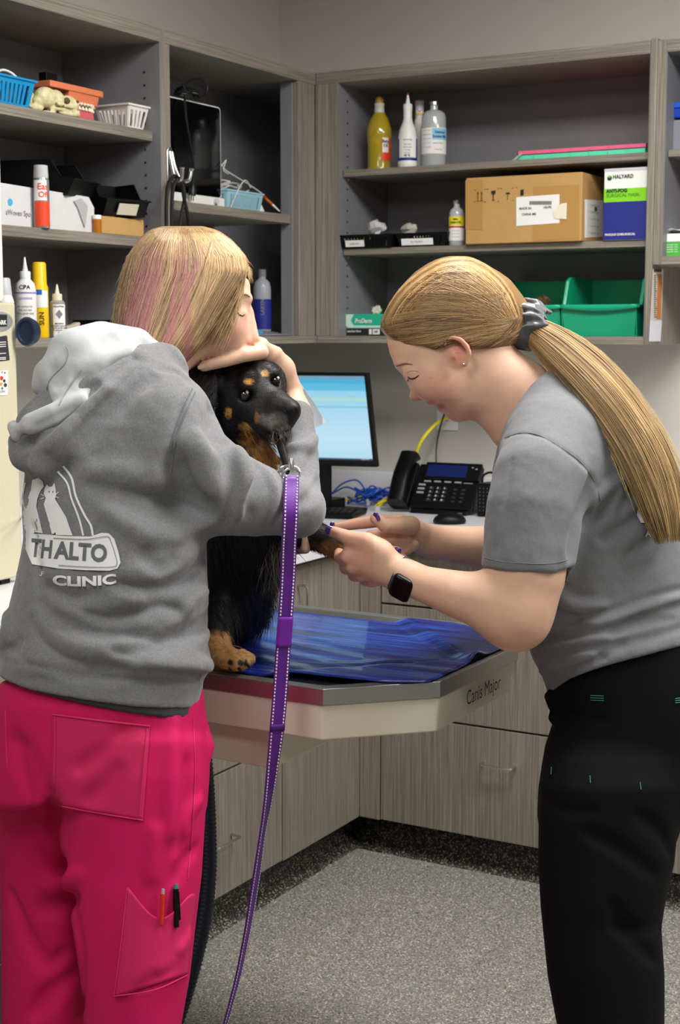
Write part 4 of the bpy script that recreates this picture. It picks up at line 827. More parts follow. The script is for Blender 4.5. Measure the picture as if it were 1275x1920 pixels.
MB().tube(cat([cc+np.array([-.03, .01, .04]), cc+np.array([-.07, .02, .075]), cc+np.array([-.13, .03, .06]), cc+np.array([-.18, .04, .02])], 6), .0028, 7).build('lead', cb, T)
MB().tube(cat([cc+np.array([.02, 0, .02]), cc+np.array([.05, .01, .02]), cc+np.array([.09, -.02, .006]), cc+np.array([.11, -.05, .006])], 6), .0028, 7).build('lead', cb, T)
MB().tube(cat([cc+np.array([-.02, -.01, .03]), cc+np.array([-.06, -.02, .024]), cc+np.array([-.10, -.03, .01]), cc+np.array([-.14, -.02, .008])], 6), .0034, 7).build('yellow_lead', yc, T)
MB().tube([cc+np.array([0, -.04, .02]), cc+np.array([.012, -.055, .012])], .006, 8).build('clear_plug', mat('clear_plug', (190, 200, 215), .2), T)
# outlet + wires
T = thing('wall_outlet', 'white wall socket plate with yellow and black cables plugged in', 'outlet', tuple(aty(843, 790, YW)))
a, b2 = aty(826, 806, YW), aty(860, 765, YW); box('plate', (a[0]-.01, YW-.007, a[2]), (b2[0], YW-.0005, b2[2]+.012), white_pl, T, bevel=.002)
for x_, y_ in ((838, 786), (853, 786)):
    q = aty(x_, y_, YW-.0075); box('jack', (q[0]-.008, YW-.0095, q[2]-.007), (q[0]+.008, YW-.007, q[2]+.007), mat('pale_grey', (196, 198, 204), .4), T)
pts = [aty(838, 784, YW-.02), aty(824, 790, YW-.05), aty(808, 804, 4.12), aty(792, 824, 4.1), aty(782, 845, 4.1), aty(778, 868, 4.1)]
tag(MB().tube(cat(pts, 6), .0052, 8).build('network_cable', yc), 'yellow network cable running from the wall socket down behind the phone', 'cable')
pts = [aty(836, 770, YW-.02), aty(830, 785, 4.14), aty(822, 815, 4.13), aty(818, 845, 4.12), aty(818, 880, 4.1)]
tag(MB().tube(cat(pts, 6), .0028, 8).build('phone_wire', cord), 'thin black wire running from the wall socket to the phone', 'cable')
pts = [aty(770, 885, 4.08), aty(752, 893, 4.08), aty(742, 915, 4.06), aty(737, 930, 4.05), aty(725, 935, 4.03), aty(706, 950, 4.0)]
for k in range(3): tag(MB().tube(cat([p+np.array([.006*math.sin(k*2+i), 0, .006*k*math.sin(i+k)]) for i, p in enumerate(pts)], 6), .003, 7).build('network_cable', yc), ['lowest', 'middle', 'topmost'][k]+' of the yellow network cable loops between the phone and the blue cables', 'cable', 'yellow cable loops left of the phone')
# desk phone
T = thing('desk_phone', 'black office desk phone with blue display, keypad and corded handset', 'phone', tuple(atz(820, 962, ZT)))
A0 = atz(768, 962, ZT); A1 = atz(874, 968, ZT); ud = A1-A0; Wp = np.linalg.norm(ud); ud /= Wp; bd = np.array([-ud[1], ud[0], 0]);
B1 = None
ps = math.radians(52); upd = bd*math.cos(ps)+np.array([0, 0, 1])*math.sin(ps); nd = np.cross(ud, upd)
def solve_h():
    lo, hi = .05, .3
    for _ in range(40):
        mid = (lo+hi)/2; y = to_px(A0+upd*mid+np.array([0, 0, .021]))[1]
        if y > 869: lo = mid
        else: hi = mid
    return lo
Hp = solve_h()
def pf(a, b, e=0): return A0+ud*a*Wp+upd*b*Hp+nd*e+np.array([0, 0, .021])
def psl(name, a0, a1, b0, b1, e0, e1, m, bv=.001, **k):
    v = [pf(a, b, e) for e in (e0, e1) for a, b in ((a0, b0), (a1, b0), (a1, b1), (a0, b1))]
    return MB().add(v, [(0, 1, 2, 3), (7, 6, 5, 4), (0, 4, 5, 1), (1, 5, 6, 2), (2, 6, 7, 3), (3, 7, 4, 0)]).build(name, m, T, bevel=bv, **k)
psl('body', -.02, 1.1, 0, 1, -.02, 0, black_pl, .004)
psl('display_hood', .1, 1.1, .62, 1.02, 0, .008, black_pl, .003)
psl('display', .16, .86, .68, .95, .008, .0095, mat('lcd', (18, 30, 78), .2, emit=.35), .0005)
T.name
v = [A0+np.array([0, 0, .0005]), A1+np.array([0, 0, .0005]), A1+bd*.13+np.array([0, 0, .0005]), A0+bd*.13+np.array([0, 0, .0005])]; v2 = [pf(0, .02, -.01), pf(1, .02, -.01), pf(1, .75, -.02), pf(0, .75, -.02)]
MB().add(v+v2, [(0, 1, 2, 3), (7, 6, 5, 4), (0, 4, 5, 1), (1, 5, 6, 2), (2, 6, 7, 3), (3, 7, 4, 0)]).build('foot', black_pl, T, bevel=.002)
keym = mat('phone_key', (40, 40, 42), .5)
for r in range(4):
    for c_ in range(3):
        psl('keypad_key', .26+.12*c_, .34+.12*c_, .13+.09*(3-r), .19+.09*(3-r), 0, .004, keym)
        MB().text('123456789*0#'[r*3+c_], .008, tuple(pf(.30+.12*c_, .16+.09*(3-r), .0045)), tuple(ud), tuple(upd), bold=.0002).build('keypad_digit', white_pl, T, auto=None)
for r in range(4): psl('side_key', .7, .76, .13+.09*r, .17+.09*r, 0, .003, keym, .0006); psl('side_key', .84, .9, .13+.09*r, .17+.09*r, 0, .003, keym, .0006)
for c_ in range(4): psl('soft_key', .14+.18*c_, .26+.18*c_, .57, .6, 0, .004, mat('grey_key', (150, 150, 154), .4), .0006)
for r in range(3): psl('line_key', .06, .18, .3+.09*r, .34+.09*r, 0, .004, MATS['grey_key'], .0006)
for k in (0, 1): psl('status_lamp', .93+.07*k, .965+.07*k, .9-.03*k, .925-.03*k, .008, .0095, MATS['grey_key'], .0004)
psl('maker_logo', .84, 1.0, .575, .59, 0, .001, MATS['grey_key'], .0003)
# handset: curved solid along left side
hs = []
for i in range(15):
    u = i/14; hs.append(pf(-.2, -.02+1.14*u, .018+.024*math.sin(math.pi*u)))
b = MB(); n_ = 12; vv = []
for i, p in enumerate(hs):
    u = i/14; e_ = abs(2*u-1)**3; ra = .026+.004*e_; rb_ = .011+.018*e_
    for k in range(n_): A = 2*math.pi*k/n_; cA, sA = math.cos(A), math.sin(A); vv.append(p+ud*ra*np.sign(cA)*abs(cA)**.6+nd*(rb_*np.sign(sA)*abs(sA)**.6-.004*e_))
b.add(vv, [(i*n_+k, i*n_+(k+1) % n_, (i+1)*n_+(k+1) % n_, (i+1)*n_+k) for i in range(14) for k in range(n_)]+[tuple(range(n_)), tuple(range(14*n_, 15*n_))]); b.build('handset', black_pl, T, auto=60)
psl('cradle', -.34, -.04, -.02, 1.0, -.02, .006, black_pl, .004)
# mouse
q = atz(835, 984, ZT); T = thing('computer_mouse', 'black computer mouse on the white worktop in front of the phone', 'mouse', tuple(q))
b = MB(); b.T = Matrix.Translation(Vector((q[0], q[1]+.028, ZT+.0005))) @ Matrix.Rotation(math.radians(-60), 4, 'Z')
b.lathe([(.02, 0), (.03, .003), (.031, .008), (.028, .018), (.02, .027), (.008, .031)], (0, 0, 0), 24, 1.0, 1.55); b.build('shell', black_pl, T, auto=80)
b = MB(); b.T = Matrix.Translation(Vector((q[0], q[1]+.028, ZT+.0005))) @ Matrix.Rotation(math.radians(-60), 4, 'Z'); b.box((-.003, .022, .018), (.003, .036, .031)); b.build('wheel', mat('grey_wheel', (60, 60, 62), .5), T, bevel=.002)
# black speaker/cup with handle right of phone
q = atz(905, 970, ZT); T = thing('organizer_cup', 'black perforated holder with a looped handle right of the phone', 'holder', (q[0]+.02, q[1]+.04, ZT))
b = MB(); b.box((q[0]-.022, q[1]+.004, ZT+.0005), (q[0]+.075, q[1]+.075, ZT+.1)); b.build('body', black_pl, T, bevel=.006)
for i in range(4):
    for j in range(7):
        h_ = MB(); h_.ell((q[0]-.012+.012*i, q[1]+.0038, ZT+.02+.011*j), (.0022, .001, .0022), 8, 4); h_.build('hole', mat('grey_dot', (74, 74, 78), .6), T)
MB().tube(cat([(q[0]-.016, q[1]+.03, ZT+.098), (q[0]-.012, q[1]+.03, ZT+.122), (q[0]+.012, q[1]+.03, ZT+.132), (q[0]+.034, q[1]+.03, ZT+.12), (q[0]+.038, q[1]+.03, ZT+.098)], 6), .0035, 8).build('handle', black_pl, T)
# ================================================================== beige machine at the far left on the worktop
bei = mat('beige_enamel', (205, 198, 172), .45, noise=.02, nscale=5)
T = thing('clinic_machine', 'tall beige equipment cabinet with stickers at the left edge', 'machine', (-2.35, 2.3, ZT))
xf_ = -2.218; ye_ = 2.474; zt_ = atx(38, 568, xf_)[2]
MB().prism([(-2.56, ZT+.012), (xf_, ZT+.012), (xf_, zt_), (-2.288, zt_), (-2.288, 1.405), (-2.56, 1.405)], (0, 2.0, 0), (1, 0, 0), (0, 0, 1), (0, ye_-2.0, 0)).build('housing', bei, T, bevel=.005)
for dy in (2.04, 2.43): box('foot', (xf_-.05, dy-.015, ZT+.0005), (xf_-.01, dy+.015, ZT+.012), black_pl, T)
def stk(name, px, m, e=.0006, T_=None):
    P_ = [atx(x, y, xf_+e) for x, y in px]; return MB().add(P_+[p+np.array([.0005, 0, 0]) for p in P_], [tuple(range(len(P_))), tuple(range(len(P_), 2*len(P_)))[::-1]]+[(i, (i+1) % len(P_), len(P_)+(i+1) % len(P_), len(P_)+i) for i in range(len(P_))]).build(name, m, T)
stk('oval_badge', [(-2+26*math.cos(a*.2618), 603+19*math.sin(a*.2618)) for a in range(24)], mat('silver_badge', (170, 172, 176), .35, .4))
stk('badge_panel', [(-20, 589), (13, 590), (13, 612), (-20, 613)], ink, .0014)
MB().text('ARK', .013, tuple(atx(4, 605, xf_+.0024)), TL, UPV, bold=.0005).build('lettering', white_pl, T, auto=None)
stk('black_sticker', [(-20, 634), (13, 629), (18, 675), (-20, 680)], mat('charcoal_sticker', (50, 50, 54), .5))
for y_ in (642, 646, 650, 663, 671, 674): stk('sticker_line', [(-10, y_), (11, y_-1.5), (11, y_-.2), (-10, y_+1.3)], paper, .0014)
stk('white_sticker', [(-20, 697), (15, 694), (14, 741), (-20, 741)], paper)
for k, (x_, y_, r_, cn) in enumerate(((3, 709, 3.2, (200, 60, 50)), (8, 714, 2.4, (60, 60, 64)), (2, 720, 2.6, (210, 150, 60)), (10, 722, 3, (50, 50, 52)), (4, 728, 2, (90, 130, 80)), (9, 699, 1.2, (60, 60, 60)), (4, 698, 1.2, (200, 90, 60)))):
    stk('animal_mark', [(x_+r_*math.cos(a*.785), y_+r_*1.3*math.sin(a*.785)) for a in range(8)], mat('mark%d' % k, cn, .6), .0014)
MB().text('CLINIC', .0065, tuple(atx(4, 734, xf_+.0018)), TL, UPV, bold=0).build('lettering', ink, T, auto=None)
q = atx(42, 622, xf_)
T = thing('round_gauge', 'round dark blue plastic lid hanging behind the beige machine', 'gauge', (q[0], ye_+.05, q[2]))
cx_ = atx(51, 622, -2.19); b = MB(); nn = np.array([.35, -.93, 0]); uu = np.array([.93, .35, 0])
ring = lambda r, e: [cx_+uu*r*math.cos(a*.2618)+np.array([0, 0, 1])*r*1.35*math.sin(a*.2618)+nn*e for a in range(24)]
R_ = [ring(.0005, .004), ring(.016, .004), ring(.018, .01), ring(.022, .01), ring(.024, .0), ring(.02, -.03), ring(.0005, -.03)]
b.mi = 0; b.add([p for r in R_ for p in r], [(i*24+k, i*24+(k+1) % 24, (i+1)*24+(k+1) % 24, (i+1)*24+k) for i in range(6) for k in range(24)]); b.build('lid_body', mat('navy_plastic', (34, 46, 72), .35), T)
# pale pipe at the very left edge
a, b2 = atx(2, 285, -2.2), atx(3, 566, -2.2)
T = thing('monitor_stand', 'pale rounded panel edge rising above the beige machine at the far left', 'panel', (a[0], a[1]-.02, zt_)); 
MB().prism(rrect(-.08, .0, 0, a[2]-zt_, .012), (-2.2-.02, atx(4.5, 420, -2.2)[1], zt_+.0005), (0, 1, 0), (0, 0, 1), (.02, 0, 0)).build('panel_body', mat('off_white', (222, 220, 214), .4), T, bevel=.004)
# ================================================================== exam table
ZTB = .90
tx0, tx1, ty0, ty1, cc_ = -1.915, -1.015, 1.972, 2.568, .138
def octo(x0, x1, y0, y1, c): return [(x0, y0), (x1-c, y0), (x1, y0+c), (x1, y1-c), (x1-c, y1), (x0, y1)]
T = thing('exam_table', 'white veterinary exam table with brushed steel top and clipped corners', 'table', ((tx0+tx1)/2, (ty0+ty1)/2, 0))
cream = mat('cream_moulding', (226, 220, 200), .4, noise=.02, nscale=6)
O1, O2 = octo(tx0, tx1, ty0, ty1, cc_), octo(tx0-.0, tx1-.004, ty0+.004, ty1-.004, cc_)
b = MB(); N = 6; O3 = octo(tx0, tx1-.012, ty0+.012, ty1-.012, cc_-.002)
b.add([(x, y, ZTB-.026) for x, y in O2]+[(x, y, ZTB-.088) for x, y in O3], [tuple(range(6)), tuple(range(6, 12))[::-1]]+[(i, (i+1) % 6, 6+(i+1) % 6, 6+i) for i in range(6)])
b.build('moulded_tray', cream, T, bevel=.004)
# steel top: rim with sunken pan
b = MB(); I1 = octo(tx0, tx1-.022, ty0+.022, ty1-.022, cc_-.01); I2 = octo(tx0, tx1-.028, ty0+.028, ty1-.028, cc_-.012)
rings = [[(x, y, ZTB-.026) for x, y in O1], [(x, y, ZTB) for x, y in O1], [(x, y, ZTB) for x, y in I1], [(x, y, ZTB-.012) for x, y in I2]]
b.add([p for r in rings for p in r], [(k*6+i, k*6+(i+1) % 6, (k+1)*6+(i+1) % 6, (k+1)*6+i) for k in range(3) for i in range(6)]+[tuple(range(18, 24))])
b.build('steel_top', steel, T, bevel=.0015)
r0 = ray(872, 1300); a_ = CAM+r0*((tx1)/r0[0]); r1 = ray(939, 1285); b_ = CAM+r1*((tx1)/r1[0])
MB().text('Canis Major', .036, (tx1-.0015, (a_[1]+b_[1])/2, (a_[2]+b_[2])/2-.002), (0, 1, .0), (-.0, 0, 1), depth=.0025, bold=0, sxx=(b_[1]-a_[1])/.185).build('lettering', ink, T, auto=None)
box('lift_arm', (-1.90, 2.03, .735), (-1.285, 2.42, .80), cream, T, bevel=.004)
box('lift_arm_top', (-1.75, 2.08, .80), (-1.34, 2.38, .8125), mat('dark_steel', (70, 70, 72), .4, .6), T)
box('column', (-1.90, 2.14, .0), (-1.79, 2.36, .735), cream, T, bevel=.01)
# blue gel mat: a shiny sheet with a rippled surface and turned-up corner
T = thing('table_mat', 'glossy dark blue rippled rubber mat lying on the steel table', 'mat', (-1.45, 2.27, ZTB-.012))
nu, nv = 110, 60; G = []
ax, bx, by = -1.885, -1.024, 2.532
for j in range(nv+1):
    row = []
    for i in range(nu+1):
        u, v = i/nu, j/nv; x = ax+(bx-ax)*u
        yn = float(np.interp(x, [-1.9, -1.30, -1.15, -1.09, -1.024], [2.012, 2.03, 2.045, 2.052, 2.078])); yf_ = float(np.interp(x, [-1.9, -1.2, -1.1, -1.024], [by, by, by-.03, by-.10])); y = yn+(yf_-yn)*v
        z = ZTB-.0085
        c1 = (x-(tx1-cc_))+((ty0+cc_)-y); up = max(0, min(1, (c1+.075)/.045)); z += .0125*up*up*(3-2*up)
        c2 = (x-(tx1-cc_))+(y-(ty1-cc_)); u2 = max(0, min(1, (c2+.075)/.045)); z += .0125*u2*u2*(3-2*u2)
        er = max(0, min(1, (x-(tx1-.055))/.03)); z = max(z, ZTB-.0085+.0125*er*er*(3-2*er))
        fold = math.exp(-(((x+1.12)*.55-(y-2.24)*.8)/.018)**2)*math.exp(-((x+1.12)/.11)**2-((y-2.22)/.16)**2); z += .006*fold
        rp = .0009*math.sin(y*95+2.2*math.sin(x*9)+x*14)*math.exp(-((v-.2)/.3)**2)
        row.append((x, y, z+rp))
    G.append(row)
blue = bpy.data.materials.new('blue_gel'); blue.use_nodes = True; nt = blue.node_tree; bb = nt.nodes['Principled BSDF']
tc = nt.nodes.new('ShaderNodeNewGeometry'); mp = nt.nodes.new('ShaderNodeMapping'); mp.inputs['Scale'].default_value = (5, 55, 20); nt.links.new(tc.outputs['Position'], mp.inputs[0])
n_ = nt.nodes.new('ShaderNodeTexNoise'); n_.inputs['Scale'].default_value = 1; n_.inputs['Detail'].default_value = 7; n_.inputs['Distortion'].default_value = 1.2; nt.links.new(mp.outputs[0], n_.inputs['Vector'])
r = nt.nodes.new('ShaderNodeValToRGB'); e = r.color_ramp.elements; e[0].position = .38; e[0].color = srgb((12, 18, 84)); e[1].position = .74; e[1].color = srgb((44, 96, 164)); kx = e.new(.55); kx.color = srgb((24, 44, 142))
nt.links.new(n_.outputs['Fac'], r.inputs[0]); nt.links.new(r.outputs[0], bb.inputs['Base Color']); bb.inputs['Roughness'].default_value = .30; bb.inputs['Coat Weight'].default_value = .3
bp = nt.nodes.new('ShaderNodeBump'); bp.inputs['Strength'].default_value = .35; bp.inputs['Distance'].default_value = .004; nt.links.new(n_.outputs['Fac'], bp.inputs['Height']); nt.links.new(bp.outputs[0], bb.inputs['Normal'])
MB().grid(G).build('mat_sheet', blue, T, solid=.003, auto=80)
# ================================================================== sculpting kit: blended solids turned into one continuous mesh
def vc(P):
    """world -> (px, py, depth) arrays"""
    Q = P-CAM; d = Q@FW; return 637.5+FPX*(Q@RT)/d, 960-FPX*(Q@UP)/d, d
def smin(a, b, k):
    if k <= 0: return np.minimum(a, b)
    h = np.maximum(k-np.abs(a-b), 0)/k; return np.minimum(a, b)-h*h*k*.25
class Field:
    def __init__(s): s.p = []; s.b = []
    def _add(s, f, k, op='u', bd=None): s.p.append((f, k, op)); s.b.append(bd); return s
    def cap(s, pts, rs, k=.01, op='u', flat=None):
        pts = [np.array(p, float) for p in pts]; rs = rs if hasattr(rs, '__len__') else [rs]*len(pts)
        if flat is not None: n_, sc = np.array(flat[0], float), flat[1]; n_ = n_/np.linalg.norm(n_)
        def f(P):
            out = None
            for i in range(max(1, len(pts)-1)):
                a = pts[i]; b = pts[min(i+1, len(pts)-1)]; ba = b-a; pa = P-a; bb = ba@ba
                h = np.clip((pa@ba)/bb, 0, 1) if bb > 1e-12 else np.zeros(len(P))
                q = pa-h[:, None]*ba
                if flat is not None: q = q+np.outer(q@n_, n_)*(1/sc-1)
                r1, r2 = rs[i], rs[min(i+1, len(rs)-1)]
                d = np.sqrt((q*q).sum(1))-(r1+(r2-r1)*h)
                if flat is not None: d = d*(sc**.5 if sc < 1 else 1)
                out = d if out is None else np.minimum(out, d)
            return out
        A = np.array(pts); c_ = A.mean(0); R_ = np.sqrt(((A-c_)**2).sum(1)).max()+max(rs)
        return s._add(f, k, op, (c_, R_+k+.09) if (R_ < .2 and len(s.p)) else None)
    def ell(s, c, r, k=.01, op='u', ax=None):
        """ellipsoid; ax = 3x3 rows of local axes (default: right, away from camera, up in view)"""
        c = np.array(c, float); r = np.array(r, float); A = np.array(ax if ax is not None else [RT, FW, UP], float)
        def f(P):
            q = (P-c)@A.T; k0 = np.sqrt(((q/r)**2).sum(1)); k1 = np.sqrt(((q/(r*r))**2).sum(1))+1e-9
            return k0*(k0-1)/k1
        return s._add(f, k, op)
    def loft(s, rows, k=.01, op='u', n=2.0, round_=.012):
        """rows: (py, px left, px right, depth centre, half depth) - a trunk lofted down the figure"""
        R_ = np.array(rows, float)
        def f(P):
            x, y, d = vc(P); y_ = np.clip(y, R_[0, 0], R_[-1, 0])
            L = np.interp(y_, R_[:, 0], R_[:, 1]); Rr = np.interp(y_, R_[:, 0], R_[:, 2]); dc = np.interp(y_, R_[:, 0], R_[:, 3]); rd = np.interp(y_, R_[:, 0], R_[:, 4])
            m = dc/FPX; rx = (Rr-L)/2*m; u = (x-(L+Rr)/2)*d/FPX/rx; w = (d-dc)/rd
            q = (np.abs(u)**n+np.abs(w)**n)**(1/n); rr = np.sqrt(u*u+w*w)+1e-9
            rad = (np.sqrt((u*rx)**2+(w*rd)**2)+1e-9)/rr
            e = (q-1)*np.minimum(rad, np.minimum(rx, rd)*1.6)
            cap_ = np.maximum(R_[0, 0]-y, y-R_[-1, 0])*m
            a = e+round_; b = cap_+round_
            return np.minimum(np.maximum(a, b), 0)+np.sqrt(np.maximum(a, 0)**2+np.maximum(b, 0)**2)-round_
        return s._add(f, k, op)
    def __call__(s, P, sel=None):
        d = None
        for i, (f, k, op) in enumerate(s.p):
            if sel is not None and not sel[i]: continue
            bd = s.b[i]
            if bd is not None and sel is None and len(P) > 8:
                q = P-bd[0]; mk = np.einsum('ij,ij->i', q, q) < bd[1]**2
                if not mk.any(): continue
                e = np.full(len(P), 9. if op == 'u' else 9.); e[mk] = f(P[mk])
            else: e = f(P)
            if d is None: d = e if op == 'u' else np.full(len(P), 1.)
            elif op == 'u': d = smin(d, e, k)
            elif op == 's': d = -smin(-d, e, k)
            elif op == 'i': d = -smin(-d, -e, k)
        return d if d is not None else np.full(len(P), 1.)
    def hit(s, px, py, d0=1.6, d1=3.4):
        """where camera-side skin is met along pixel rays; returns points and a mask"""
        px = np.atleast_1d(np.array(px, float)); py = np.atleast_1d(np.array(py, float))
        D = FW+np.outer((px-637.5)/FPX, RT)-np.outer((py-960)/FPX, UP); t = np.full(len(px), d0)
        live = np.arange(len(t)); E_ = np.ones(len(t))
        for _ in range(90):
            e = s(CAM+D[live]*t[live][:, None]); t[live] += np.clip(e*.75, -.03, .06); E_[live] = e
            live = live[(np.abs(e) > .00025) & (t[live] < d1)]
            if not len(live): break
        P = CAM+D*t[:, None]; return P, (np.abs(E_) < .003) & (t < d1)
    def hit_many(s, paths):
        A = np.concatenate(paths); P, ok = s.hit(A[:, 0], A[:, 1]); out = []; o = 0
        for p in paths: out.append((P[o:o+len(p)], ok[o:o+len(p)])); o += len(p)
        return out
    def ridge(s, path, r, k=None, push=.55, n=6, op='u'):
        """a cloth fold (op 'u') or crease (op 's') drawn over the surface"""
        q = np.array(cat([(a, b, 0) for a, b in path], n)); P, ok = s.hit(q[:, 0], q[:, 1])
        P = P[ok]
        if len(P) < 2: return s
        D = (P-CAM); D = D/np.linalg.norm(D, axis=1)[:, None]
        N = len(P); tp = np.sin(np.pi*(np.arange(N)+.8)/(N+.6))**.5
        rs = r*tp+.0006
        C = P+D*(rs*push*.75)[:, None] if op == 'u' else P-D*(rs*push*.7)[:, None]
        return s.cap(list(C), list(rs), k if k else r*1.3, op)
def grad(F, P, e=.0015):
    G = np.stack([F(P+np.array(v)*e)-F(P-np.array(v)*e) for v in ((1, 0, 0), (0, 1, 0), (0, 0, 1))], 1)
    return G/(np.linalg.norm(G, axis=1)[:, None]+1e-9)
def mesh_field(F, lo, hi, h, B=16, disp=None, relax=1):
    lo = np.array(lo, float); hi = np.array(hi, float); nb = np.maximum(1, np.ceil((hi-lo)/(h*B)).astype(int)); NX, NY, NZ = nb*B+2
    R = h*B*.87
    ib = np.stack(np.meshgrid(*[np.arange(n) for n in nb], indexing='ij'), -1).reshape(-1, 3); ctr = lo+(ib+.5)*B*h
    E = np.stack([f(ctr) for f, k, op in F.p], 1)
    tot = F(ctr); act = np.abs(tot) < R*1.35+.006
    loc = np.stack(np.meshgrid(*[np.arange(B+1)]*3, indexing='ij'), -1).reshape(-1, 3)
    cid = []; cp_ = []; quads = []
    def gid(a): return (a[..., 0].astype(np.int64)*NY+a[..., 1])*NZ+a[..., 2]
    corner = np.array([[i, j, k] for i in (0, 1) for j in (0, 1) for k in (0, 1)]); edges = [(a, b) for a in range(8) for b in range(a+1, 8) if np.abs(corner[a]-corner[b]).sum() == 1]
    for bi in np.where(act)[0]:
        o = ib[bi]*B; sel = []
        for j, (f, k, op) in enumerate(F.p):
            e = E[bi, j]
            sel.append(e < max(tot[bi], -R)+2.6*R+k*1.2 if op == 'u' else (e < 1.5*R+k if op == 's' else True))
        P = lo+(loc+o)*h; v = F(P, sel).reshape(B+1, B+1, B+1); s_ = v < 0
        if s_.all() or not s_.any(): continue
        cnt = np.zeros((B, B, B)); acc = np.zeros((B, B, B, 3))
        sub = lambda c, A: A[c[0]:c[0]+B, c[1]:c[1]+B, c[2]:c[2]+B]
        for a, b in edges:
            va, vb = sub(corner[a], v), sub(corner[b], v); x = (va < 0) != (vb < 0); t = np.where(x, va/(va-vb+1e-20), 0)
            cnt += x; acc += x[..., None]*(corner[a]+(corner[b]-corner[a])*t[..., None])
        I = np.argwhere(cnt > 0)
        if len(I):
            cid.append(gid(I+o)); cp_.append(lo+(I+o+acc[tuple(I.T)]/cnt[tuple(I.T)][:, None])*h)
        for ax in range(3):
            e = [0, 0, 0]; e[ax] = 1; A = v[:B, :B, :B]; C = v[e[0]:e[0]+B, e[1]:e[1]+B, e[2]:e[2]+B]; x = (A < 0) != (C < 0); J = np.argwhere(x)
            if not len(J): continue
            flip = (A < 0)[tuple(J.T)]; J = J+o; u, w = [(1, 2), (2, 0), (0, 1)][ax]
            du = np.zeros(3, int); du[u] = 1; dw = np.zeros(3, int); dw[w] = 1
            q = np.stack([gid(J), gid(J-du), gid(J-du-dw), gid(J-dw)], 1); q[~flip] = q[~flip][:, ::-1]; quads.append(q)
    cid = np.concatenate(cid); cp_ = np.concatenate(cp_); quads = np.concatenate(quads)
    order = np.argsort(cid); cid = cid[order]; V_ = cp_[order]
    qi = np.searchsorted(cid, quads); qi[qi >= len(cid)] = 0; ok = (cid[qi] == quads).all(1); Q = qi[ok]
    for _ in range(relax):
        S_ = np.zeros_like(V_); n_ = np.zeros(len(V_))
        for a, b in ((0, 1), (1, 2), (2, 3), (3, 0)):
            np.add.at(S_, Q[:, a], V_[Q[:, b]]); np.add.at(S_, Q[:, b], V_[Q[:, a]]); np.add.at(n_, Q[:, a], 1); np.add.at(n_, Q[:, b], 1)
        V_ = V_*.4+.6*S_/np.maximum(n_, 1)[:, None]
    return V_, Q
def vnormals(V_, Q):
    n = np.cross(V_[Q[:, 2]]-V_[Q[:, 0]], V_[Q[:, 3]]-V_[Q[:, 1]]); N = np.zeros_like(V_)
    for k in range(4): np.add.at(N, Q[:, k], n)
    return N/(np.linalg.norm(N, axis=1)[:, None]+1e-12)
def raw_mesh(name, V_, Q, mats, parent=None, cols=None, mi=None, origin=None):
    V_ = np.asarray(V_); Q = np.asarray(Q)
    if origin is None: origin = np.array([(V_[:, 0].min()+V_[:, 0].max())/2, (V_[:, 1].min()+V_[:, 1].max())/2, V_[:, 2].min()])
    me = bpy.data.meshes.new(name); k = Q.shape[1]
    me.vertices.add(len(V_)); me.vertices.foreach_set('co', (V_-origin).astype(np.float32).ravel())
    me.loops.add(len(Q)*k); me.loops.foreach_set('vertex_index', Q.astype(np.int32).ravel())
    me.polygons.add(len(Q)); me.polygons.foreach_set('loop_start', np.arange(0, len(Q)*k, k, dtype=np.int32)); me.polygons.foreach_set('loop_total', np.full(len(Q), k, dtype=np.int32))
    me.polygons.foreach_set('use_smooth', np.ones(len(Q), bool))
    if not isinstance(mats, (list, tuple)): mats = [mats]
    for m in mats: me.materials.append(m)
    if mi is not None: me.polygons.foreach_set('material_index', np.asarray(mi, dtype=np.int32))
    me.update(calc_edges=True)
    if cols is not None:
        c = np.asarray(cols, dtype=np.float32); c = np.hstack([c, np.ones((len(c), 1), np.float32)]) if c.shape[1] == 3 else c
        at = me.color_attributes.new('col', 'FLOAT_COLOR', 'POINT'); at.data.foreach_set('color', c.ravel())
    me.validate()
    o = bpy.data.objects.new(name, me); S.collection.objects.link(o); o.location = origin; ORG[o.name] = np.array(origin)
    if parent is not None: par(o, parent)
    return o
def vbox(x0, x1, y0, y1, d0, d1, m=.01):
    return bounds([V(x, y, d) for x in (x0, x1) for y in (y0, y1) for d in (d0, d1)], m)
def bounds(pts, m=.05):
    A = np.array(pts); return A.min(0)-m, A.max(0)+m
def vnoise(P, s, seed=0):
    """cheap smooth value noise in [-1,1]"""
    q = P*s+seed*17.3; i = np.floor(q).astype(np.int64); f = q-i; f = f*f*(3-2*f); out = 0
    for a in (0, 1):
        for b in (0, 1):
            for c in (0, 1):
                h = ((i[:, 0]+a)*73856093 ^ (i[:, 1]+b)*19349663 ^ (i[:, 2]+c)*83492791) & 0xffff
                h = (h*40503 & 0xffff)/32767.5-1
                out = out+h*np.where(a, f[:, 0], 1-f[:, 0])*np.where(b, f[:, 1], 1-f[:, 1])*np.where(c, f[:, 2], 1-f[:, 2])
    return out
def lin(c): return np.array(srgb(c)[:3])
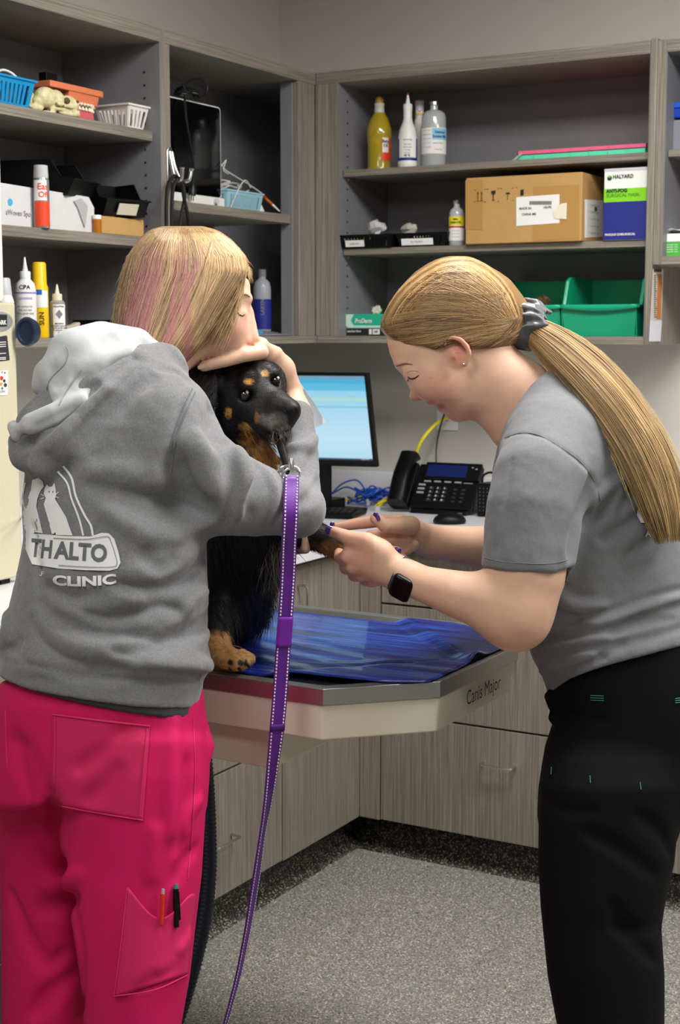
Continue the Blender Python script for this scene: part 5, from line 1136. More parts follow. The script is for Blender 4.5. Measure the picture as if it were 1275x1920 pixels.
def strands(name, paths, widths, cols, m, parent, nside=3):
    """paths: list of (n,3) arrays -> one mesh of tapering locks"""
    Vv = []; Qq = []; Cc = []; off = 0
    for P, w, c in zip(paths, widths, cols):
        P = np.asarray(P); n = len(P)
        if n < 3: continue
        T = np.gradient(P, axis=0); T /= np.linalg.norm(T, axis=1)[:, None]+1e-9
        D = P-CAM; D /= np.linalg.norm(D, axis=1)[:, None]; U_ = np.cross(T, D); U_ /= np.linalg.norm(U_, axis=1)[:, None]+1e-9; W_ = np.cross(U_, T)
        tp = np.minimum(1, np.minimum(np.arange(n)+.6, (n-1-np.arange(n))*.7+.15)/3)*w
        for k in range(nside):
            A = 2*math.pi*k/nside+.5; Vv.append(P+U_*(np.cos(A)*tp)[:, None]+W_*(np.sin(A)*tp*.55)[:, None])
        cc = np.asarray(c); cc = np.tile(cc, (n, 1)) if cc.ndim == 1 else cc
        for k in range(nside): Cc.append(cc)
        i = np.arange(n-1)
        for k in range(nside):
            a = off+k*n+i; b = off+((k+1) % nside)*n+i; Qq.append(np.stack([a, b, b+1, a+1], 1))
        off += n*nside
    return raw_mesh(name, np.concatenate(Vv), np.concatenate(Qq), m, parent, np.concatenate(Cc))
skin_m = attr_mat('skin', .48, sss=.06, nz=.05, nscale=45, bump=.06, bscale=900, spec=.35)
cloth_m = lambda nm, **k: attr_mat(nm, .9, spec=.15, **k)
SK = lin((212, 172, 148)); SKP = lin((204, 132, 116)); SKD = lin((196, 140, 110))
# ================================================================== the dog
dog = thing('dog', 'black and tan long-haired dog sitting on the exam table in the hooded person\'s arms', 'dog', tuple(atz(430, 1248, ZTB)))
F = Field()
# trunk, chest, neck, head
F.ell(V(395, 1120, 2.74), (.10, .12, .11), .04); F.cap([V(400, 800, 2.53), V(425, 900, 2.57), V(435, 1010, 2.62), V(420, 1110, 2.68)], [.055, .075, .088, .085], .03)
F.cap([V(470, 860, 2.50), V(455, 960, 2.55), V(460, 1060, 2.60)], [.040, .055, .052], .03)
F.cap([V(300, 1150, 2.85), V(390, 1190, 2.80)], [.09, .07], .04)
F.ell(V(458, 728, 2.462), (.064, .062, .058), .02); F.ell(V(432, 770, 2.47), (.040, .052, .046), .03); F.ell(V(494, 716, 2.47), (.036, .045, .038), .02)
F.cap([V(490, 752, 2.435), V(520, 762, 2.41), V(541, 770, 2.396)], [.035, .026, .0205], .02)
F.cap([V(480, 775, 2.43), V(508, 792, 2.41), V(532, 792, 2.402)], [.034, .026, .0165], .012)
F.ell(V(546, 767, 2.386), (.0145, .0135, .0125), .003)
F.cap([V(468, 705, 2.402), V(462, 722, 2.400)], [.012, .013], .012); F.cap([V(500, 693, 2.43), V(512, 702, 2.425)], [.010, .011], .012)   # brow bones
F.ell(V(459, 741, 2.3985), (.0125, .013, .0095), .006, 's'); F.ell(V(517, 714, 2.421), (.010, .010, .009), .006, 's')
F.cap([V(505, 806, 2.398), V(528, 804, 2.389), V(545, 793, 2.383)], [.0022, .0028, .0016], .003, 's')                      # mouth line
F.cap([V(538, 775, 2.376), V(540, 773, 2.375)], [.003, .0025], .002, 's'); F.cap([V(553, 770, 2.378), V(554, 772, 2.378)], .0025, .002, 's')
# near ear (flap hanging) and far ear
F.cap([V(398, 688, 2.43), V(376, 712, 2.40), V(374, 750, 2.39), V(388, 785, 2.40)], [.022, .030, .028, .012], .012, flat=(FW, .45))
# standing foreleg and paw
pw = atz(432, 1246, ZTB)
F.cap([V(415, 1100, 2.62), V(400, 1170, 2.54), V(402, 1215, 2.50)], [.05, .030, .024], .03)
F.cap([V(402, 1212, 2.50), V(415, 1232, 2.475), V(448, 1240, 2.45)], [.025, .024, .017], .015)
for k, (x, y, d) in enumerate(((424, 1244, 2.432), (442, 1247, 2.425), (459, 1243, 2.440), (468, 1236, 2.465))): F.cap([V(x-14, y-8, d+.015), V(x, y, d)], [.011, .0105], .004)
# the other foreleg held out to the right
F.cap([V(470, 985, 2.60), V(545, 985, 2.56), V(600, 1008, 2.53), V(648, 1030, 2.505), V(682, 1040, 2.49)], [.045, .032, .0235, .0215, .019], .02)
# hind foot behind
F.cap([V(330, 1235, 2.74), V(385, 1240, 2.68)], [.03, .022], .02)
Vd, Qd = mesh_field(F, *vbox(215, 715, 640, 1280, 2.33, 3.0), .0032)
def dogcol(P):
    x, y, d = vc(P); c = np.tile(lin((11, 10, 11)), (len(P), 1)); tan_ = lin((186, 132, 62)); lt = lin((205, 165, 108)); gr = lin((112, 106, 100))
    def spot(px, py, rx, ry, col, dd=None, soft=.35):
        e = ((x-px)/rx)**2+((y-py)/ry)**2+.45*vnoise(P, 130, 3); m = np.clip((1-e)/soft, 0, 1)
        if dd is not None: m = m*(d < dd)
        c[:] = c*(1-m[:, None])+col*m[:, None]
    spot(466, 715, 9, 6, tan_, 2.45); spot(497, 699, 8, 7, lin((176, 132, 74)), 2.5); spot(428, 775, 7, 12, tan_, 2.5); spot(456, 801, 12, 9, tan_, 2.5); spot(481, 783, 5, 14, lin((120, 80, 44)), 2.5)
    spot(505, 848, 42, 34, tan_, 2.56, .8); spot(463, 822, 22, 14, tan_, 2.5, .6); spot(532, 822, 14, 16, tan_, 2.5, .6)
    spot(512, 790, 30, 20, gr, 2.47, .9); spot(530, 802, 16, 9, lin((130, 126, 122)), 2.42, .9); spot(548, 767, 12, 12, lin((9, 9, 10)), 2.42)
    m = np.clip((y-1180)/10+.8*vnoise(P, 60, 5), 0, 1)*(x > 372)*(d < 2.62)*np.clip((x-378+6*vnoise(P, 90, 2))/14, 0, 1); c[:] = c*(1-m[:, None])+lin((172, 126, 74))*m[:, None]
    for px in (432, 450, 462): spot(px, 1243, 6, 7, lin((34, 28, 26)), None)
    spot(474, 1240, 10, 9, lt, None)
    m = np.clip((x-585)/18, 0, 1)*np.clip((y-1010-(x-585)*.2+12*vnoise(P, 70, 7))/12, 0, 1)*(y > 960); c[:] = c*(1-m[:, None])+lin((150, 104, 52))*m[:, None]
    return c
fur_m = attr_mat('dog_coat', .55, nz=.35, nscale=170, bump=.5, bscale=420, spec=.35)
raw_mesh('body', Vd, Qd, fur_m, dog, dogcol(Vd))
Nd = vnormals(Vd, Qd)
if (Nd*(Vd-Vd.mean(0))).sum() < 0: Nd = -Nd
# coat: tufts lying along the body
def fur(sel_fn, n, L, w, flow, seed, curl=.3, name='coat'):
    rr = np.random.RandomState(seed); x, y, d = vc(Vd); idx = np.where(sel_fn(x, y, d))[0]
    if not len(idx): return
    idx = rr.choice(idx, n); P = Vd[idx]; N_ = Nd[idx]; C = dogcol(P); fl = flow(x[idx], y[idx], d[idx]); fl = fl-(fl*N_).sum(1)[:, None]*N_; fl /= np.linalg.norm(fl, axis=1)[:, None]+1e-9
    paths = []; cols = []; ws = []
    for i in range(n):
        l = L*rr.uniform(.6, 1.25); j = rr.randn(3)*curl*.35; t = np.linspace(0, 1, 5)[:, None]
        paths.append(P[i]-N_[i]*.001+(fl[i]+j)*l*t+N_[i]*l*(.32*t-.22*t*t)+np.array([0, 0, -1])*l*.18*t*t)
        cols.append(C[i]*rr.uniform(.7, 1.5)+.002); ws.append(w*rr.uniform(.6, 1.2))
    strands(name, paths, ws, cols, hair_dog, dog, 3)
hair_dog = attr_mat('dog_hair', .38, nz=.1, nscale=100, bump=0, spec=.5)
w3 = lambda a, b, c=0: RT*a-UP*b+FW*c
def flow_head(x, y, d): return np.stack([w3(*( -(x_-548)/110, (y_-740)/260)) for x_, y_ in zip(x, y)])*1.0
fur(lambda x, y, d: (y < 830) & (x < 535) & (((x-460)/75)**2+((y-742)/85)**2 < 1.3) & (((x-459)/15)**2+((y-740)/13)**2 > 1) & (((x-517)/12)**2+((y-713)/11)**2 > 1), 9000, .010, .0005, flow_head, 1, .25)
fur(lambda x, y, d: (x < 410) & (y < 700) & (y > 655), 420, .03, .0009, lambda x, y, d: np.tile(w3(-.3, -1, -.6), (len(x), 1)), 12, .9)
fur(lambda x, y, d: (x < 405) & (y < 800) & (y > 655), 2200, .036, .0009, lambda x, y, d: np.tile(w3(-.35, .55, -.2), (len(x), 1)), 2, .7)
fur(lambda x, y, d: (y > 800) & (y < 905) & (x < 550), 2600, .03, .0007, lambda x, y, d: np.tile(w3(.35, 1, 0), (len(x), 1)), 3, .5)
fur(lambda x, y, d: (y > 905) & (y < 1165) & (x < 540), 7000, .042, .0009, lambda x, y, d: np.tile(w3(.28, 1, 0), (len(x), 1)), 4, .45)
fur(lambda x, y, d: (y > 1165) & (x < 500) & (y < 1225), 1500, .017, .0007, lambda x, y, d: np.tile(w3(.15, 1, 0), (len(x), 1)), 5, .4)
fur(lambda x, y, d: (y > 1225) & (x < 500), 900, .007, .0006, lambda x, y, d: np.tile(w3(1, .4, 0), (len(x), 1)), 8, .4)
fur(lambda x, y, d: (x > 540) & (y > 950) & (y < 1070), 2600, .013, .0006, lambda x, y, d: np.tile(w3(1, .45, 0), (len(x), 1)), 6, .4)
# grey feathering at the chest edge
rr = np.random.RandomState(8); pa = []; co = []
for i in range(420):
    x = rr.uniform(494, 532); y = rr.uniform(1005, 1075); p = V(x, y, 2.56+rr.uniform(-.02, .02)); l = rr.uniform(.03, .06); t = np.linspace(0, 1, 6)[:, None]
    pa.append(p+w3(-.1+rr.uniform(-.5, .35), .9+rr.uniform(-.2, .2), rr.uniform(-.2, .2))*l*t+w3(.25, 0)*l*t*t); co.append(lin((112, 106, 104))*rr.uniform(.3, 1.3))
strands('grey_feathering', pa, [.0011]*len(pa), co, hair_dog, dog)
# feathering on the far ear tips and head top
# eyes
eyem = mat('dog_eye', (16, 9, 6), .05, spec=.8, coat=1); whi = mat('eye_glint', (210, 208, 204), .2)
for (x, y, d, r, wx) in ((458.5, 741, 2.405, .0098, .6), (517, 714, 2.427, .0088, .5)):
    e = MB().ell(tuple(V(x, y, d)), (r, r, r), 20, 14).build('eye', eyem, dog)
    c_ = V(x, y, d); g = MB(); q = c_-FW*r*.72+RT*r*.45+UP*r*.42; g.ell(tuple(q), (r*.30, r*.22, r*.34), 12, 8).build('eye_glint', whi, e)  # pale bead on each eye is a painted glint
# nose pad, claws, collar
for (x, y, d) in ((430, 1253, 2.424), (449, 1256, 2.417), (466, 1251, 2.433)): MB().tube([V(x-4, y-5, d+.004), V(x+1, y-1, d-.001), V(x+3, y+3, d-.002)], [.0028, .0024, .0008], 8).build('claw', mat('claw', (24, 20, 18), .3), dog)
# ================================================================== collar and leash
T = thing('dog_collar', 'black webbing collar strap with chrome buckle ring below the dog muzzle', 'collar', tuple(V(533, 850, 2.40)))
MB().tube([V(520, 822, 2.43), V(528, 842, 2.385), V(534, 862, 2.325), V(539, 880, 2.28)], [.010, .011, .0105, .009], 10, flat=.5).build('strap', mat('black_webbing', (12, 12, 13), .7), T)
MB().ell(tuple(V(532, 848, 2.362)), (.0035, .0035, .0035)).build('stud', chrome, T)
cc2 = V(542, 886, 2.257); ring = [cc2+RT*.0125*math.cos(a)*1.35+UP*.0105*math.sin(a)+FW*.002*math.sin(a*2) for a in [i*.3927 for i in range(16)]]
MB().tube(ring, .0021, 8, closed=True).build('ring', chrome, T)
T = thing('leash', 'purple webbing leash with dotted white stitching hanging in front of the exam table', 'leash', tuple(V(420, 1900, 2.62)))
path = [(547, 893, 28, 2.250), (545, 945, 28, 2.216), (544, 985, 28, 2.218), (541, 1030, 28, 2.24), (541, 1060, 28, 2.256), (537, 1130, 27, 2.27), (534, 1172, 27, 2.28), (531, 1212, 28, 2.288), (526, 1290, 28, 2.30), (519, 1372, 27, 2.31), (513, 1420, 22, 2.325), (506, 1480, 17, 2.34), (498, 1530, 11, 2.36), (491, 1565, 8, 2.37), (484, 1620, 11, 2.38), (478, 1660, 12, 2.39), (465, 1740, 10, 2.41), (447, 1830, 9, 2.43), (424, 1915, 7, 2.45), (395, 2010, 8, 2.47), (370, 2100, 10, 2.49)]
py_ = np.array([p[1] for p in path], float); ys = np.linspace(893, 2080, 190)
px_ = np.interp(ys, py_, [p[0] for p in path]); wd = np.interp(ys, py_, [p[2] for p in path]); dd = np.interp(ys, py_, [p[3] for p in path])
sm = lambda a: np.convolve(np.pad(a, 4, 'edge'), np.ones(9)/9, 'valid'); px_, wd, dd = sm(px_), sm(wd), sm(dd)
W0 = .0235; rows = []; frames = []
for x, y, w, d in zip(px_, ys, wd, dd):
    c_ = V(x, y, d); wm = w*d/FPX; a_ = math.acos(min(1, wm/W0)); u = RT*math.cos(a_)+FW*math.sin(a_); nn = np.cross(u, UP); nn /= np.linalg.norm(nn)
    if nn@FW > 0: nn = -nn
    rows.append([c_-u*W0/2, c_-u*W0/4, c_, c_+u*W0/4, c_+u*W0/2]); frames.append((c_, u, nn))
pur = mat('purple_webbing', (92, 24, 140), .5, noise=.08, nscale=300, bump=.3, bscale=700, coat=.1)
MB().grid(rows).build('strap', pur, T, solid=.0022, auto=80)
a, b2 = 42, 52
rows2 = [[p-frames[i][2]*0+frames[i][2]*.0025 for p in rows[i]] for i in range(a, b2)]; MB().grid(rows2).build('keeper', mat('purple_light', (112, 34, 160), .45), T, solid=.002, auto=80)
k0 = 74; rows3 = [[p+frames[i][2]*.0024 for p in rows[i]] for i in range(k0, k0+3)]; MB().grid(rows3).build('stitch_band', mat('purple_dark', (70, 20, 112), .5), T, solid=.002, auto=80)
st = MB(); arcl = 0; last = None; thr = mat('white_thread', (214, 206, 214), .6); dots = []
fine = np.linspace(0, len(frames)-1, 1500)
for q in fine:
    i = int(q); f = q-i; j = min(i+1, len(frames)-1); c_ = frames[i][0]*(1-f)+frames[j][0]*f; u, nn = frames[i][1], frames[i][2]
    if last is None or np.linalg.norm(c_-last) > .0052: last = c_; dots.append((c_, u, nn))
for s_ in (-1, 1):
    st = MB()
    for k, (c_, u, nn) in enumerate(dots):
        p = c_+u*s_*W0*.37+nn*(.0042 if False else .0016); dn = np.cross(u, nn); e_ = .0011; g_ = .0017
        st.add([p-u*e_-dn*g_, p+u*e_-dn*g_, p+u*e_+dn*g_, p-u*e_+dn*g_, p-u*e_-dn*g_+nn*.0006, p+u*e_-dn*g_+nn*.0006, p+u*e_+dn*g_+nn*.0006, p-u*e_+dn*g_+nn*.0006], [(0, 1, 2, 3), (7, 6, 5, 4), (0, 4, 5, 1), (1, 5, 6, 2), (2, 6, 7, 3), (3, 7, 4, 0)])
    o_ = st.build('stitching', thr, T, auto=None); o_['kind'] = 'stuff'
h0 = V(546, 894, 2.252); MB().tube([h0+RT*.012+UP*.0, h0+RT*.013+UP*.006, h0+RT*.006+UP*.012, h0-RT*.006+UP*.012, h0-RT*.013+UP*.006, h0-RT*.012], .0022, 8).build('clip_ring', chrome, T)
MB().tube([h0+UP*.010, h0+UP*.02, h0+UP*.028], [.0045, .005, .003], 10).build('snap_hook', chrome, T)
# ================================================================== person in the grey hoodie
pa_ = thing('person', 'person in grey hoodie and pink scrub trousers hugging the dog, seen from behind', 'person', (V(190, 1500, 2.28)[0], V(190, 1500, 2.28)[1], 0))
# --- body (one continuous surface): head, neck, arms and hands, torso and legs inside the clothes
F = Field()
hd = 2.40
F.ell(V(352, 560, hd), (.086, .070, .100), .02)
F.loft([(520, 385, 468, hd+.01, .048), (560, 380, 470, hd+.01, .052), (590, 375, 467, hd+.01, .052), (620, 370, 468, hd+.01, .048), (650, 365, 466, hd+.01, .042), (672, 362, 455, hd+.01, .030), (684, 365, 440, hd+.01, .02)], .02)
# nose, brow, lids, lips, cheek
F.cap([V(467, 585, hd+.008), V(472, 612, hd+.008), V(474, 634, hd+.008)], [.0075, .0085, .0105], .01); F.ell(V(463, 640, hd-.004), (.007, .007, .006), .005); F.ell(V(470, 641, hd+.008), (.008, .009, .0065), .006)
F.cap([V(436, 560, hd-.03), V(456, 553, hd-.024), V(467, 560, hd-.006)], .006, .009)
F.ell(V(452, 587, hd-.022), (.010, .010, .0085), .004); F.cap([V(438, 592, hd-.034), V(450, 595, hd-.033), V(459, 590, hd-.026)], .0012, .002, 's')
F.ell(V(428, 615, hd-.02), (.024, .022, .028), .02)
F.cap([V(462, 660, hd+.004), V(458, 668, hd)], .007, .006)
F.cap([V(335, 600, hd), V(300, 690, 2.36), V(285, 760, 2.32)], [.06, .040, .045], .03)
F.cap([V(215, 800, 2.34), V(295, 800, 2.265)], [.07, .045], .03); F.cap([V(230, 820, 2.32), V(200, 1000, 2.30), V(190, 1250, 2.28)], [.09, .10, .105], .04)
F.cap([V(295, 800, 2.265), V(400, 920, 2.25), V(557, 950, 2.345)], [.042, .038, .022], .02)     # right upper arm
F.cap([V(557, 950, 2.345), V(561, 860, 2.42), V(556, 775, 2.475)], [.022, .022, .0225], .01)    # forearm up beside the muzzle
F.cap([V(556, 775, 2.475), V(543, 735, 2.49), V(525, 695, 2.48)], [.0225, .0225, .024], .015, flat=(FW, .8))
# right hand arched over the dog's head: back of hand, four fingers to the left, thumb
F.cap([V(525, 700, 2.48), V(506, 670, 2.455), V(487, 657, 2.43)], [.023, .024, .019], .015, flat=(UP*.8-RT*.6, .6))
for k, (pts, rr_) in enumerate((([(490, 660, 2.405), (458, 666, 2.385), (420, 677, 2.375), (382, 687, 2.372)], (.0125, .0115, .0105, .0088)),
                              ([(490, 646, 2.425), (450, 638, 2.402), (412, 638, 2.400), (372, 645, 2.405)], (.0125, .0115, .0105, .0088)),
                              ([(490, 650, 2.445), (448, 642, 2.432), (405, 642, 2.432), (372, 647, 2.435)], (.012, .011, .010, .0085)),
                              ([(494, 652, 2.435), (460, 645, 2.44), (428, 648, 2.445)], (.011, .010, .0085)))):
    F.cap([V(*p) for p in pts], list(rr_), .003)
F.cap([V(518, 700, 2.50), V(524, 742, 2.515), V(528, 775, 2.515)], [.014, .011, .009], .012)
# left hand (far arm) holding the dog's foreleg from behind
F.cap([V(215, 790, 2.40), V(330, 900, 2.75), V(470, 1010, 2.66), V(540, 1010, 2.60)], [.055, .045, .032, .026], .03)
F.ell(V(548, 1008, 2.585), (.026, .026, .018), .012)
for k in range(4): F.cap([V(556, 985+15*k, 2.575), V(572, 990+13*k, 2.545), V(574, 994+12*k, 2.52)], [.0095, .009, .0075], .005)
F.cap([V(540, 985, 2.57), V(562, 972, 2.54), V(580, 975, 2.525)], [.011, .0095, .0085], .008)
# legs and feet
for s_, lx, dd_ in ((0, 248, 2.225), (1, 82, 2.385)):
    F.cap([V(215 if s_ == 0 else 120, 1290, 2.28), V(lx, 1450, dd_), V(lx, 1900, dd_), V(lx-5, 2180, dd_+.02)], [.080, .066, .045, .034], .02)
    f0 = V(lx-5, 2185, dd_+.02); f0 = np.array([f0[0], f0[1], .04]); a0 = V(lx-5, 2180, dd_+.02)
    fdir = np.array([.25, .97, 0]); F.cap([a0, f0-fdir*.02, f0+fdir*.15], [.036, .036, .026], .02)
Vb, Qb = mesh_field(F, *bounds([V(x, y, d) for x in (40, 620) for y in (430, 1300) for d in (2.1, 2.9)]+[V(0, 2100, 2.1), V(420, 2100, 2.5), (-1.6, 2.2, -.01)], .03), .0036)
Vb[:, 2] = np.maximum(Vb[:, 2], .004)
x, y, d = vc(Vb); c = np.tile(SK, (len(Vb), 1))
def blend(m, col): c[:] = c*(1-m[:, None])+np.array(col)*m[:, None]
blob = lambda px, py, rx, ry: np.clip(1-((x-px)/rx)**2-((y-py)/ry)**2, 0, 1)
blend(.55*blob(425, 612, 45, 38), SKP); blend(.5*blob(472, 640, 16, 14)*(y < 660), SKP); blend(.4*blob(470, 660, 26, 10)*(d < 2.45), SKP)
blend(.5*blob(452, 556, 22, 4), lin((150, 110, 76)))
# skin around nostril
blend(.7*blob(466, 645, 4, 2.5), lin((150, 80, 66)))
raw_mesh('body', Vb, Qb, skin_m, pa_, c)
def nail(px, py, d_, dx, dy, m, L=.0055, w=.0042):
    b = MB(); p = V(px, py, d_); t = RT*dx-UP*dy; t /= np.linalg.norm(t); b.tube([p-t*L, p, p+t*L], [w*.8, w, w*.6], 10, flat=.35); return b
nail(377, 688, 2.3635, -1, .3, None).build('nail', mat('pale_nail', (226, 190, 178), .25), pa_)
FB1 = F
def on_skin(Fd, name, path, m, r, parent, off=.0):
    q = np.array(cat([(a, b, 0) for a, b in path], 8)); P, ok = Fd.hit(q[:, 0], q[:, 1]); P = P[ok]; D = P-CAM; D /= np.linalg.norm(D, axis=1)[:, None]; N = len(P); return MB().tube(list(P-D*off), list(r*np.sin(np.pi*(np.arange(N)+1)/(N+1))**.6), 6).build(name, m, parent)
on_skin(F, 'eyelashes', [(443, 583), (449, 590), (455, 592), (460, 589)], mat('lash_brown', (52, 34, 26), .6), .0011, pa_)
on_skin(F, 'eyebrow', [(440, 560), (450, 554), (461, 552), (469, 557)], mat('brow_blond', (150, 112, 78), .7), .0014, pa_)
# --- trousers
P_ = Field()
P_.loft([(1275, 0, 378, 2.29, .150), (1330, -12, 384, 2.28, .152), (1400, -18, 393, 2.28, .152), (1460, -18, 390, 2.28, .150), (1520, -15, 385, 2.28, .145)], .03, n=2.3)
P_.loft([(1380, 108, 386, 2.25, .125), (1460, 104, 388, 2.24, .122), (1540, 108, 384, 2.235, .118), (1640, 120, 378, 2.23, .112), (1740, 136, 366, 2.22, .106), (1830, 150, 356, 2.21, .10), (1920, 157, 340, 2.205, .095), (2040, 165, 325, 2.20, .09), (2130, 170, 320, 2.20, .088), (2180, 172, 318, 2.20, .086)], .012, n=2.2)
P_.loft([(1380, -16, 190, 2.36, .125), (1500, -6, 172, 2.375, .12), (1640, 0, 170, 2.385, .112), (1760, 2, 168, 2.385, .105), (1920, 3, 165, 2.385, .098), (2100, 12, 150, 2.385, .09), (2180, 16, 146, 2.385, .088)], .02, n=2.2)
# side seam pocket flare, rear pocket and cargo pocket as raised cloth
P_.cap([V(382, 1365, 2.24), V(391, 1400, 2.23), V(381, 1432, 2.22)], [.006, .009, .006], .012)
R_ = P_.ridge
R_([(30, 1395), (52, 1450), (85, 1510), (98, 1560)], .012, .03, op='s'); R_([(60, 1420), (82, 1480), (100, 1540)], .008, .02)
R_([(95, 1490), (110, 1600), (133, 1700), (150, 1800), (154, 1900)], .013, .016, op='s')
R_([(215, 1445), (190, 1480), (165, 1500)], .009, .02, op='s'); R_([(235, 1370), (190, 1410), (150, 1440)], .006, .02, op='s')
R_([(350, 1430), (352, 1500), (340, 1590)], .006, .02, op='s'); R_([(325, 1360), (322, 1450), (318, 1560)], .006, .022); R_([(290, 1560), (285, 1640)], .006, .02)
R_([(140, 1680), (110, 1700), (80, 1705)], .012, .02, op='s'); R_([(150, 1640), (120, 1655), (85, 1655)], .009, .02); R_([(20, 1680), (50, 1760), (90, 1810), (120, 1790)], .010, .02, op='s'); R_([(140, 1830), (90, 1870), (60, 1900)], .012, .02, op='s')
R_([(60, 1560), (90, 1600), (120, 1620)], .008, .02, op='s'); R_([(370, 1590), (345, 1620), (330, 1650)], .006, .015, op='s'); R_([(375, 1500), (350, 1530), (345, 1560)], .006, .015)
R_([(335, 1795), (300, 1830), (255, 1860)], .006, .014, op='s'); R_([(355, 1750), (330, 1790), (300, 1815)], .005, .014)
Vp, Qp = mesh_field(P_, *vbox(-30, 410, 1260, 2190, 2.05, 2.52), .0045)
pink_m = attr_mat('pink_scrub', .75, nz=.07, nscale=9, bump=.12, bscale=900, spec=.2)
PK = lin((194, 20, 88)); x, y, d = vc(Vp); raw_mesh('trousers', Vp, Qp, pink_m, pa_, np.tile(PK, (len(Vp), 1))*(1+.05*vnoise(Vp, 14, 2))[:, None])
pk2 = mat('pink_pocket', (194, 20, 88), .75, bump=.12, bscale=900); pks = mat('pink_stitch', (204, 36, 98), .7)
def drape(Fd, name, poly, m, parent, off=.0022, n=26, thick=.0016, warp=None, holes=None):
    """patch of cloth following the figure's surface; poly: 4 corners (tl, tr, br, bl) in the photo frame"""
    tl, tr, br, bl = [np.array(p, float) for p in poly]; G = []
    for i in range(n+1):
        v = i/n
        for j in range(n+1):
            u = j/n; q = (tl*(1-u)+tr*u)*(1-v)+(bl*(1-u)+br*u)*v; q = q+(warp(u, v) if warp is not None else 0); G.append(q)
    G = np.array(G); P, ok = Fd.hit(G[:, 0], G[:, 1]); D = P-CAM; D /= np.linalg.norm(D, axis=1)[:, None]; P = P-D*(np.asarray(off(G) if callable(off) else off)*np.ones(len(P)))[:, None]
    return MB().grid(P.reshape(n+1, n+1, 3)).build(name, m, parent, solid=thick, auto=80)
def seam(Fd, name, path, m, parent, r=.0009, off=.001, dash=None, nn_=12):
    q = np.array(cat([(a, b, 0) for a, b in path], nn_)); P, ok = Fd.hit(q[:, 0], q[:, 1]); P = P[ok]; D = P-CAM; D /= np.linalg.norm(D, axis=1)[:, None]; P = P-D*off
    if len(P) < 2: return
    return MB().tube(list(P), r, 6).build(name, m, parent)
drape(P_, 'rear_pocket', ((98, 1338), (282, 1360), (268, 1538), (96, 1508)), pk2, pa_, .002)
for pth in ([(104, 1345), (101, 1505)], [(276, 1366), (262, 1530)], [(96, 1508), (180, 1524), (268, 1538)], [(98, 1340), (190, 1352), (282, 1362)]): seam(P_, 'pocket_stitching', pth, pks, pa_, off=.004)
drape(P_, 'cargo_pocket', ((238, 1663), (366, 1676), (352, 1826), (214, 1870)), pk2, pa_, off=lambda G: .004+.012*np.exp(-((G[:, 0]-312)/30)**2)*np.clip(1-(G[:, 1]-1665)/70, 0, 1), warp=lambda u, v: np.array([0, (1-v)**2*52*math.sin(math.pi*min(1, u*1.05))**1.3]))
for pth in ([(238, 1668), (228, 1760), (214, 1866)], [(214, 1868), (290, 1856), (352, 1828)]): seam(P_, 'pocket_stitching', pth, pks, pa_, off=.006)
seam(P_, 'side_seam', [(362, 1345), (366, 1450), (360, 1560), (352, 1650)], pks, pa_, off=.0006); seam(P_, 'back_seam', [(10, 1330), (12, 1400), (14, 1440)], pks, pa_, off=.0006)
# side pocket flap standing open
fl = [V(376, 1352, 2.25), V(388, 1372, 2.225), V(395, 1400, 2.22), V(390, 1420, 2.215), V(376, 1438, 2.20), V(352, 1462, 2.165)]; fb = [p+w3(-.016, .0, .02) for p in fl]
MB().grid([fl, fb]).build('side_pocket_edge', pk2, pa_, solid=.002)
# pens
T = thing('pen', 'red pen with a grey clicker clipped in the pink cargo pocket', 'pen', tuple(V(307, 1700, 2.1)))
ph, _ = P_.hit([307, 306, 304], [1664, 1690, 1730]); ph = [p-FW*.008 for p in ph]
MB().tube([ph[0]+(ph[1]-ph[0])*.35, ph[1], ph[2]], [.0032, .0034, .003], 10).build('barrel', mat('pen_red', (196, 44, 30), .35), T); MB().tube([ph[0], ph[0]+(ph[1]-ph[0])*.36], [.0022, .0026], 10).build('clicker', mat('grey_key', (150, 150, 154), .4), T)
T = thing('pen', 'black pen with a teal top and clip in the pink cargo pocket', 'pen', tuple(V(331, 1690, 2.1)))
ph, _ = P_.hit([331, 331, 332], [1655, 1690, 1735]); ph = [p-FW*.008 for p in ph]
MB().tube([ph[0]+(ph[1]-ph[0])*.25, ph[1], ph[2]], [.004, .0044, .004], 10).build('barrel', black_pl, T); MB().tube([ph[0], ph[0]+(ph[1]-ph[0])*.27], [.003, .0036], 10).build('clicker', mat('teal_clicker', (40, 120, 110), .4), T)
q0, q1 = [p[0]-FW*.013 for p in (P_.hit([336], [1667]), P_.hit([339], [1722]))] if False else [P_.hit([336], [1667])[0][0]-FW*.013, P_.hit([339], [1720])[0][0]-FW*.012]; MB().tube([q0, q1], .0016, 8).build('clip', black_pl, T)
# --- dark tee below the hoodie
D_ = Field(); D_.loft([(1255, 2, 376, 2.285, .156), (1300, -6, 377, 2.285, .162), (1325, -14, 380, 2.285, .164), (1345, -16, 382, 2.285, .165), (1370, -18, 383, 2.285, .165)], .01, n=2.3, round_=.004)
def tilt_cut(Fd, a, b, s_=1):
    """keep what lies above the slanting hem a-b"""
    P0, P1 = V(*a), V(*b); e = P1-P0; n_ = np.cross(e, FW); n_ /= np.linalg.norm(n_); n_ = n_ if n_@UP < 0 else -n_
    return Fd._add(lambda P: (P-P0)@n_*s_, .004, 'i')
tilt_cut(D_, (0, 1286, 2.14), (377, 1362, 2.14))
Vt, Qt = mesh_field(D_, *vbox(-20, 400, 1240, 1370, 2.1, 2.5), .005)
raw_mesh('undershirt', Vt, Qt, attr_mat('dark_tee', .9, nz=.1, bump=.1, bscale=900, spec=.1), pa_, np.tile(lin((66, 68, 70)), (len(Vt), 1)))
